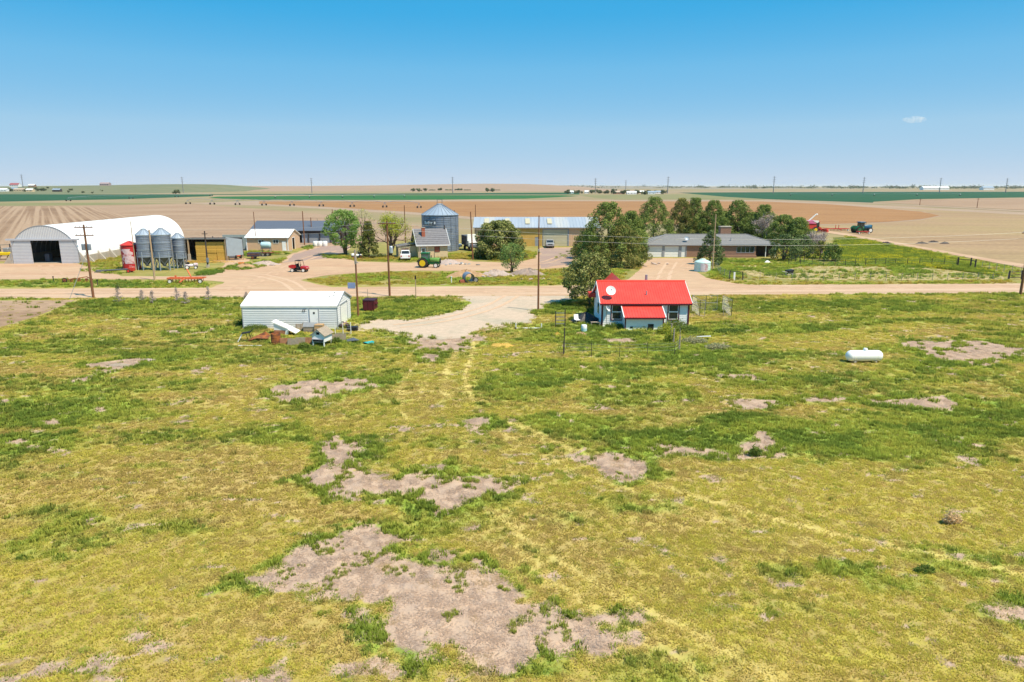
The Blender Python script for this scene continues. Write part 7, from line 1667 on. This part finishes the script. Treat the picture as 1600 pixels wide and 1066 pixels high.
for i, px in enumerate((493, 500.5, 508)):
    t = thing('white_drum', ('white drum beside the brown post before the pole barn', 'white drum between two others before the pole barn', 'white drum closest to the cottonwood leaves')[i], 'drum', gp(px, 385), 0, 'white drums before the pole barn'); MB().lathe([(.52, 0), (.58, .1), (.58, 1.05), (.5, 1.2), (.2, 1.25), (.001, 1.25)], 18).build('drum', 'white_metal', t, True); MB().lathe([(.14, 1.25), (.14, 1.33), (.001, 1.33)], 12).build('cap', 'blue_paint', t)
for px, py, s, lb in ((384, 417.5, .5, 'orange plastic crate on top of the brush'), (377, 414, .45, 'orange plastic crate beside the white slab')):
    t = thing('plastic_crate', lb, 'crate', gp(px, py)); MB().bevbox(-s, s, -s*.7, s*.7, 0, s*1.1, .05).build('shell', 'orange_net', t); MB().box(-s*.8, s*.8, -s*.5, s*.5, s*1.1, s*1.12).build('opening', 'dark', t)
t = thing('yellow_machine', 'yellow machine parked behind the concrete wing wall of the arched barn', 'machine', gp(8, 406), R(4)); MB().bevbox(-2.6, 2.2, -.7, .7, .9, 1.5, .1).build('frame', 'yellow', t); MB().bevbox(.2, 1.2, -.6, .6, 1.5, 2.3, .1).build('cab', 'steel', t)
for x in (-1.8, 1.4): wheel(t, x, -.7, .5, .3, 'yellow'); wheel(t, x, .7, .5, .3, 'yellow')
t = thing('wheelbarrow', 'dark wheelbarrow standing in the vegetable garden', 'wheelbarrow', gp(1233, 431), R(20)); MB().prism([(-.6, .9), (-.45, .5), (.4, .5), (.65, 1.0)], -.4, .4, 'Y').build('tray', 'tarp', t); wheel(t, .6, 0, .25, .12, 'steel')
for y in (-.3, .3): MB().beam((.6, y*.3, .28), (-1.2, y, .75), .06).build('handle', 'rim_white', t); MB().beam((-.35, y, .5), (-.4, y, 0), .06).build('leg', 'rim_white', t)
t = thing('stock_tank', 'grey oval stock trough leaning near the white shed panel', 'trough', gp(362, 404), R(10)); MB().bevbox(-1.0, 1.0, -.5, .5, 0, .7, .2).build('trough', 'galv', t); MB().bevbox(-.9, .9, -.4, .4, .7, .72, .005).build('water', 'dark', t)
mound(1199, 410, .5, .3, .4, 'white_paint', 'pale stone ornament on the ranch lawn', 'garden_stone', 'stone', 20)
tag(MB().bevbox(-3.6, 3.6, -.05, .05, 0, 3.2, .02).build('sheet_wall', 'teal_roof'), 'grey teal metal sheet windbreak left of the tan shed', 'windbreak').location = (*gp(374, 389), 0)
# ================================================================ FAR COUNTRY
def pylon(px, top, Y, label, arms=3):
    X = xat(px, Y); h = zat(top, Y); t = thing('power_pylon', label, 'pylon', (X, Y, 0), 0, 'transmission pylons on the plain')
    MB().cyl((0, 0, -1), (0, 0, h), .9, .45, 8).build('mast', mat('grey pylon steel', (.20, .20, .22), .6, .2), t)
    for k in range(arms):
        z = h-2-k*4.2; MB().beam((-3.2+k*.3, 0, z), (3.2-k*.3, 0, z), .55).build('crossarm', mat('grey pylon steel', (.2, .2, .2)), t)
for px, top, Y, lb in ((37.5, 272.5, 1500, 'transmission pylon on the hill by the red farmstead'), (286.5, 276.5, 1500, 'transmission pylon at the end of the grassy hill'), (487.5, 278, 1480, 'transmission pylon before the tan hill'), (707.5, 276.5, 1450, 'transmission pylon above the far shelter belt'), (930, 278.5, 1420, 'transmission pylon at the left end of the village'), (977.5, 281.5, 1900, 'more distant slim pylon behind the village'), (1043, 276, 1380, 'transmission pylon at the right end of the village'), (1208, 275.5, 1350, 'transmission pylon at the left edge of the dark wheat'), (1348, 277, 1400, 'transmission pylon above the wheat and fallow corner'), (1467.5, 278, 1450, 'transmission pylon behind the long white far shed'), (1571, 278.5, 1500, 'transmission pylon behind the grey far shed')): pylon(px, top, Y, lb)
for px, base, top, lb in ((1437, 321, 310.5, 'slim line pole on the fallow above the bend of the pale track'), (1526.5, 325, 310, 'slim line pole on the fallow well along the pale track')):
    X, Y = gp(px, base); h = zat(top, Y); t = thing('line_pole', lb, 'pole', (X, Y)); MB().cyl((0, 0, -.3), (0, 0, h), .22, .16, 8).build('shaft', 'pole', t); MB().beam((-1.2, 0, h-.5), (1.2, 0, h-.5), .15).build('crossarm', 'pole', t)
def far_house(px, base, w, d, e, pk, wall, roof, label, rz=0, name='far_house', cat='house', z=None, Y=None):
    if Y is None: X, Y = gp(px, base); z = 0
    else: X = xat(px, Y)
    t = thing(name, label, cat, (X, Y, z), rz)
    MB().box(-w/2, w/2, 0, d, -1, e).build('wall', wall, t)
    for s in (0, 1):
        q = [(-w/2-.4, -.5 if s == 0 else d+.5, e), (w/2+.4, -.5 if s == 0 else d+.5, e), (w/2+.4, d/2, pk), (-w/2-.4, d/2, pk)]; MB().slab(q if s == 0 else q[::-1], .2).build('roof', roof, t)
    for s in (-1, 1): MB().prism([(0, e), (d, e), (d/2, pk-.2)], s*w/2-.1, s*w/2+.1, 'X').build('gable', wall, t)
    for k in range(max(2, int(w/5))): x = -w/2+w*(k+.5)/max(2, int(w/5)); MB().box(x-.6, x+.6, -.08, 0, e*.4, e*.8).build('window', 'win', t)
HP = ([-500, -100, 0, 60, 120, 200, 280, 320, 355, 385, 405, 430], [291.5, 291.2, 291.4, 291, 290.4, 289.4, 288, 287.7, 288.8, 291, 293.5, 298])
def on_hill(px, py):
    """first point of the grassy hill met along this direction"""
    for Y in np.linspace(1160, 2100, 200):
        X = xat(px, Y); pc = CXP+X*F_PX/(2100*CP+CAM_H*SP); e = math.sin((Y-1150)/950*math.pi/2)**1.3; z = max(0, zat(float(np.interp(pc, *HP)), 2100))*e
        if z >= zat(py, Y): return Y, z-.2
    return 2100, z-.2
def hill_z(py, Y): return zat(py, Y)
far_house(23, 0, 22, 12, 4, 9, 'white_paint', mat('dull red far roof', (.30, .10, .11), .8), 'big red roofed farmhouse on the grassy hill skyline', 0, 'farmhouse', 'house', on_hill(23, 292.0)[1]+.5, on_hill(23, 292.0)[0])
far_house(50, 0, 14, 9, 3.5, 6.5, 'brick_tan', 'white_metal', 'small white roofed house beside the red skyline farmhouse', 0, 'farmhouse', 'house', on_hill(50, 292.2)[1]+.3, on_hill(50, 292.2)[0])
far_house(164, 0, 22, 12, 4.5, 8, mat('far pinkish wall', (.36, .28, .28), .8), mat('far grey red roof', (.33, .25, .26), .8), 'lone pinkish house on the grassy hill crest', 0, 'farmhouse', 'house', on_hill(164, 290.4)[1]+.3, on_hill(164, 290.4)[0])
for px, base, w, wl_, rf, lb in ((4, 299.5, 16, 'white_paint', 'white_metal', 'long white barn in the lower farmstead'), (30, 299.5, 20, 'cream', mat('far tan roof', (.45, .36, .28), .8), 'long tan barn in the lower farmstead'), (46, 300, 12, 'cream', 'white_metal', 'small pale shed in the lower farmstead'), (88, 300, 14, 'dark_wood', 'galv_light', 'dark low shed on the hillside'), (22, 298, 12, 'tank_teal', 'galv_light', 'small teal roofed shed among the farmstead trees')): far_house(px, base, w, 8, 3.5, 6, wl_, rf, lb, 0, 'far_barn', 'barn', on_hill(px, base)[1]+.4, on_hill(px, base)[0])
for px, base, w, wl_, rf, lb in ((893, 302.6, 8, 'white_paint', 'white_metal', 'white far house beside the end tree of the shelter belt'), (917, 302.4, 8, 'white_paint', 'white_metal', 'white far house under the shelter belt trees'), (967, 303.4, 18, 'brick_tan', mat('far tan roof', (.45, .36, .28)), 'tan far barn at the village edge'), (987, 303.8, 17, 'white_paint', 'white_metal', 'long white far barn between dark village trees'), (1003, 302.6, 13, 'cream', 'white_metal', 'pale far house in the village middle'), (1018, 303.8, 12, 'blue_white', 'galv_light', 'bluish far shed right of the village trees'), (1030, 302.8, 14, 'white_paint', 'galv_light', 'grey white far house near the right pylon')): far_house(px, base, w, 8, 3.2, 5.6, wl_, rf, lb, 0, 'far_house')
for px, base, w, rf, lb in ((1455, 296.9, 60, 'white_metal', 'long white far shed near the second last pylon'), (1475, 296.9, 40, 'white_metal', 'white far shed just right of the second last pylon'), (1545, 297, 40, 'galv_light', 'grey far shed in the horizon trees')): far_house(px, base, w, 25, 8, 14, 'white_paint', rf, lb, 0, 'far_barn', 'barn')
far_leaf = leaf_mat('far tree leaves', (.045, .065, .035), (.11, .12, .06), .1); LEAF['far'] = far_leaf
def far_tree(px, base, top, wpx, label, group, z=0., seed=1, Y=None, name='far_tree'):
    if Y is None: X, Y = gp(px, base)
    else: X = xat(px, Y)
    h = zat(top, Y)-z; r = wpx*Y/F_PX/2; rg = np.random.default_rng(seed); t = thing(name, label, 'tree', (X, Y, z), 0, group)
    MB().cyl((0, 0, -.5), (0, 0, h*.6), r*.12, r*.05, 6).build('trunk', 'bark', t)
    cs = [((rg.normal(0, r*.42), rg.normal(0, r*.42), h*rg.uniform(.3, .85)), r*rg.uniform(.35, .55)) for _ in range(11)]; P, Nn, T = clumps(cs, 55/(r*r*.2), rg, .3); P[:, 2] = np.clip(P[:, 2], .2, h*1.05); leaf_mesh('crown', P, Nn, r*.32, far_leaf, t, seed, .7, T)
VT = [(887, 303, 297, 9, 'dark end tree of the far shelter belt'), (899, 302.5, 297.5, 8, 'dark tree between the two small white far houses'), (905, 302.5, 297.6, 8, 'dark shelter belt tree left of the second white far house'), (925, 302.4, 297, 9, 'dark tree left of the village pylon'), (936, 302.4, 296.6, 10, 'dark tree right of the village pylon'), (947, 302.6, 297, 9, 'dark shelter belt tree before the tan far barn'), (958, 303.6, 295.4, 9, 'tall dark tree at the tan far barn'), (975, 303.8, 297.5, 8, 'round tree between tan and white far barns'), (981, 303, 297, 7, 'dark tree behind the long white far barn'), (996, 303.6, 297, 8, 'dark tree right of the long white far barn'), (1007, 304.4, 298, 10, 'broad dark tree in front of the village middle'), (1012, 303, 297.6, 8, 'tree behind the bluish far shed'), (1036, 304, 297, 8, 'dark tree left of the right village pylon'), (1024, 302.5, 297.5, 7, 'small tree among the village houses')]
for i, (px, b, tp, w, lb) in enumerate(VT): far_tree(px, b, tp, w, lb, 'village trees', 0, 300+i)
ST = [(645, 299.5, 294.5, 7, 'bare tree at the left end of the tan hill belt'), (655, 299.5, 295, 7, 'second tree of the tan hill belt'), (664, 299.5, 294.5, 6, 'upright tree of the tan hill belt'), (676, 299, 297, 10, 'low bush of the tan hill belt'), (688, 299, 294, 7, 'tree in the middle of the tan hill belt'), (700, 299, 296.8, 11, 'low broad bush of the tan hill belt'), (717, 299, 295, 9, 'rounded tree right of the tan hill pylon'), (728, 299, 297, 10, 'low bush at the right end of the belt'), (762, 300, 294, 8, 'twin bare tree standing apart on the tan hill'), (770, 300, 294.5, 8, 'bare tree beside the low bush on the tan hill'), (777, 299, 297, 9, 'low bush beside the twin bare trees')]
for i, (px, b, tp, w, lb) in enumerate(ST): far_tree(px, b, tp, w, lb, 'shelter belt under the tan hill', 0, 330+i)
far_tree(275, 303.5, 295.5, 10, 'lone pale green tree at the foot of the grassy hill', 'lone hill tree', 0, 350)
HT = [(12, 298, 294.5, 7), (18, 299, 294, 8), (25, 297.5, 294, 6), (37, 299, 295.5, 6), (42, 299.5, 294.6, 8), (50, 298.6, 294, 9), (56, 297, 292.8, 6), (60, 298.5, 295, 6), (68, 298.5, 294, 8), (76, 294.5, 292, 4), (87, 297.5, 294, 4), (92, 297.5, 294.6, 7), (107, 301, 297.6, 4), (112, 297.8, 295, 5), (130, 301.5, 299, 4), (144, 302, 299.6, 4), (160, 299, 296.6, 3)]
hl = ['tree left of the farmstead roofs', 'broad tree in the farmstead', 'tree below the red roof', 'tree between farmstead barns', 'dark tree beside the pale shed', 'large round tree right of the barns', 'tree near the white roofed house', 'small tree on the slope under the pylon', 'round tree on the open slope', 'small tree high on the slope', 'small tree behind the dark shed', 'tree over the dark low shed', 'small tree low on the hillside', 'single tree right of the dark shed', 'small bush at the hill foot', 'bush at the wheat edge', 'bush on the mid slope']
for i, (px, b, tp, w) in enumerate(HT):
    Y, z = on_hill(px, b); far_tree(px, b, tp, w, hl[i], 'trees on the grassy hill', z, 360+i, Y)
# the horizon wood reads as one mass
rg = np.random.default_rng(77); PP = []; NN = []
for k in range(420):
    px = rg.uniform(1090, 2100) if k < 340 else rg.uniform(820, 1100); Y = rg.uniform(3800, 6500); X = xat(px, Y); dens = fbm(np.array([px*.03]), np.array([0.]), 5, 3)[0]; h = rg.uniform(8, 20)*(.35+dens*1.3); w = rg.uniform(10, 38)
    n_ = 46; P = np.stack([X+rg.normal(0, w*.5, n_), Y+rg.normal(0, 8, n_), np.abs(rg.normal(.45, .28, n_))*h], -1); PP.append(P); NN.append(rg.normal(0, 1, (n_, 3)))
root = leaf_mesh('distant_wood', np.concatenate(PP), np.concatenate(NN), 7.0, far_leaf, None, 78, .7); root['kind'] = 'stuff'; root['label'] = 'low line of distant trees along the horizon'; root['category'] = 'wood'
# centre-pivot irrigation machines
def pivot(p0, p1, n_, label, h=3.4, name='irrigation_pivot'):
    A = Vector((*p0, 0)); B = Vector((*p1, 0)); t = thing(name, label, 'irrigation', A); D = B-A; d = D.normalized(); s = Vector((-d.y, d.x, 0))
    for k in range(n_):
        q = D*(k/(n_-1)); f = MB()
        for sg in (-1, 1): f.beam(q+s*sg*2.0+Vector((0, 0, .6)), q+Vector((0, 0, h)), .16)
        f.beam(q+s*-2.0+Vector((0, 0, .6)), q+s*2.0+Vector((0, 0, .6)), .2); f.build('tower', 'galv', t)
        for sg in (-1, 1):
            c = q+s*sg*2.0; w = MB().lathe([(.75, -.18), (.75, .18)], 14, (0, 0, 0), 'Y'); wo = w.build('wheel', 'tyre', t); wo.location = (c.x, c.y, .75); wo.rotation_euler = (0, 0, math.atan2(s.y, s.x))
    for k in range(n_-1):
        a = D*(k/(n_-1)); b = D*((k+1)/(n_-1)); m_ = MB(); last = None
        for i in range(9):
            f = i/8; p = a+(b-a)*f+Vector((0, 0, h+1.1*math.sin(math.pi*f)))
            if last: m_.beam(last, p, .18)
            last = p
        m_.beam(a+Vector((0, 0, h-.6)), b+Vector((0, 0, h-.6)), .06); m_.build('span', 'galv_light', t)
pivot(gp(294, 319.2), gp(655, 325.5), 9, 'long centre-pivot irrigation line with paired wheels across the tan stubble')
pivot(gp(107, 314.5), gp(330, 306), 4, 'pale irrigation pivot standing in the dark green wheat')
pivot(gp(1235, 306), gp(1500, 306.4), 5, 'pale irrigation pivot in the dark wheat beyond the tractor'); pivot(gp(430, 310), gp(632, 308.5), 5, 'irrigation pivot crossing the bright green wheat strip')
# scattered dark bushes on the fallow right of the tractor
for px, py, lb in ((1385, 381, 'single dark weed on the fallow near the tractor'), (1440, 381, 'low dark brush pile, first of three on the fallow'), (1458, 379, 'low dark brush pile, between two others on the fallow'), (1476, 381, 'low dark brush pile closest to the rail fence')): mound(px, py, 1.6, .8, .5, 'dark_wood', lb, 'brush_pile', 'brush', int(px))
# one small cloud puff, far beyond the plain
def cloud(px, py, Y, w, h):
    o = MB(); rg = random.Random(3)
    bm = bmesh.new(); bmesh.ops.create_icosphere(bm, subdivisions=4, radius=1)
    for v in bm.verts: v.co = Vector((v.co.x*w, v.co.y*w*.5, v.co.z*h))*(1+.25*(vnoise(np.array([v.co.x*3+9]), np.array([v.co.y*3+v.co.z*2]))[0]-.5))
    me = bpy.data.meshes.new('cloud'); bm.to_mesh(me); bm.free()
    m = bpy.data.materials.new('cloud vapour'); m.use_nodes = True; nt = m.node_tree; N = nt.nodes; L = nt.links; N.remove(N['Principled BSDF'])
    v = N.new('ShaderNodeVolumePrincipled'); v.inputs['Color'].default_value = (1, 1, 1, 1); v.inputs['Anisotropy'].default_value = 0.0; S.cycles.volume_bounces = 6
    tc = N.new('ShaderNodeTexCoord'); n = N.new('ShaderNodeTexNoise'); n.inputs['Scale'].default_value = .022; n.inputs['Detail'].default_value = 6; L.new(tc.outputs['Object'], n.inputs['Vector'])
    r = N.new('ShaderNodeMapRange'); r.inputs[1].default_value = .40; r.inputs[2].default_value = .75; r.inputs[4].default_value = .010; L.new(n.outputs[0], r.inputs[0]); L.new(r.outputs[0], v.inputs['Density']); L.new(v.outputs[0], N['Material Output'].inputs['Volume'])
    me.materials.append(m); ob = bpy.data.objects.new('cloud', me); COL.objects.link(ob); ob.location = (xat(px, Y), Y, zat(py, Y)); struct(ob)
cloud(1415, 187, 7500, 125, 34)
# ================================================================ HAZE: a box of even, pale air round the whole plain
hb = MB().box(-30000, 30000, -3200, 43000, -6.0, 46.0).build('haze', 'dark'); hb.data.materials.clear()
hm_ = bpy.data.materials.new('pale air'); hm_.use_nodes = True; hn = hm_.node_tree; hn.nodes.remove(hn.nodes['Principled BSDF'])
hv = hn.nodes.new('ShaderNodeVolumePrincipled'); hv.inputs['Color'].default_value = (.93, .97, 1.0, 1); hv.inputs['Density'].default_value = 0.000035; hv.inputs['Anisotropy'].default_value = 0.2
hn.links.new(hv.outputs[0], hn.nodes['Material Output'].inputs['Volume']); hb.data.materials.append(hm_); hb['kind'] = 'stuff'; hb['label'] = 'thin pale haze over the far plain'; hb['category'] = 'haze'
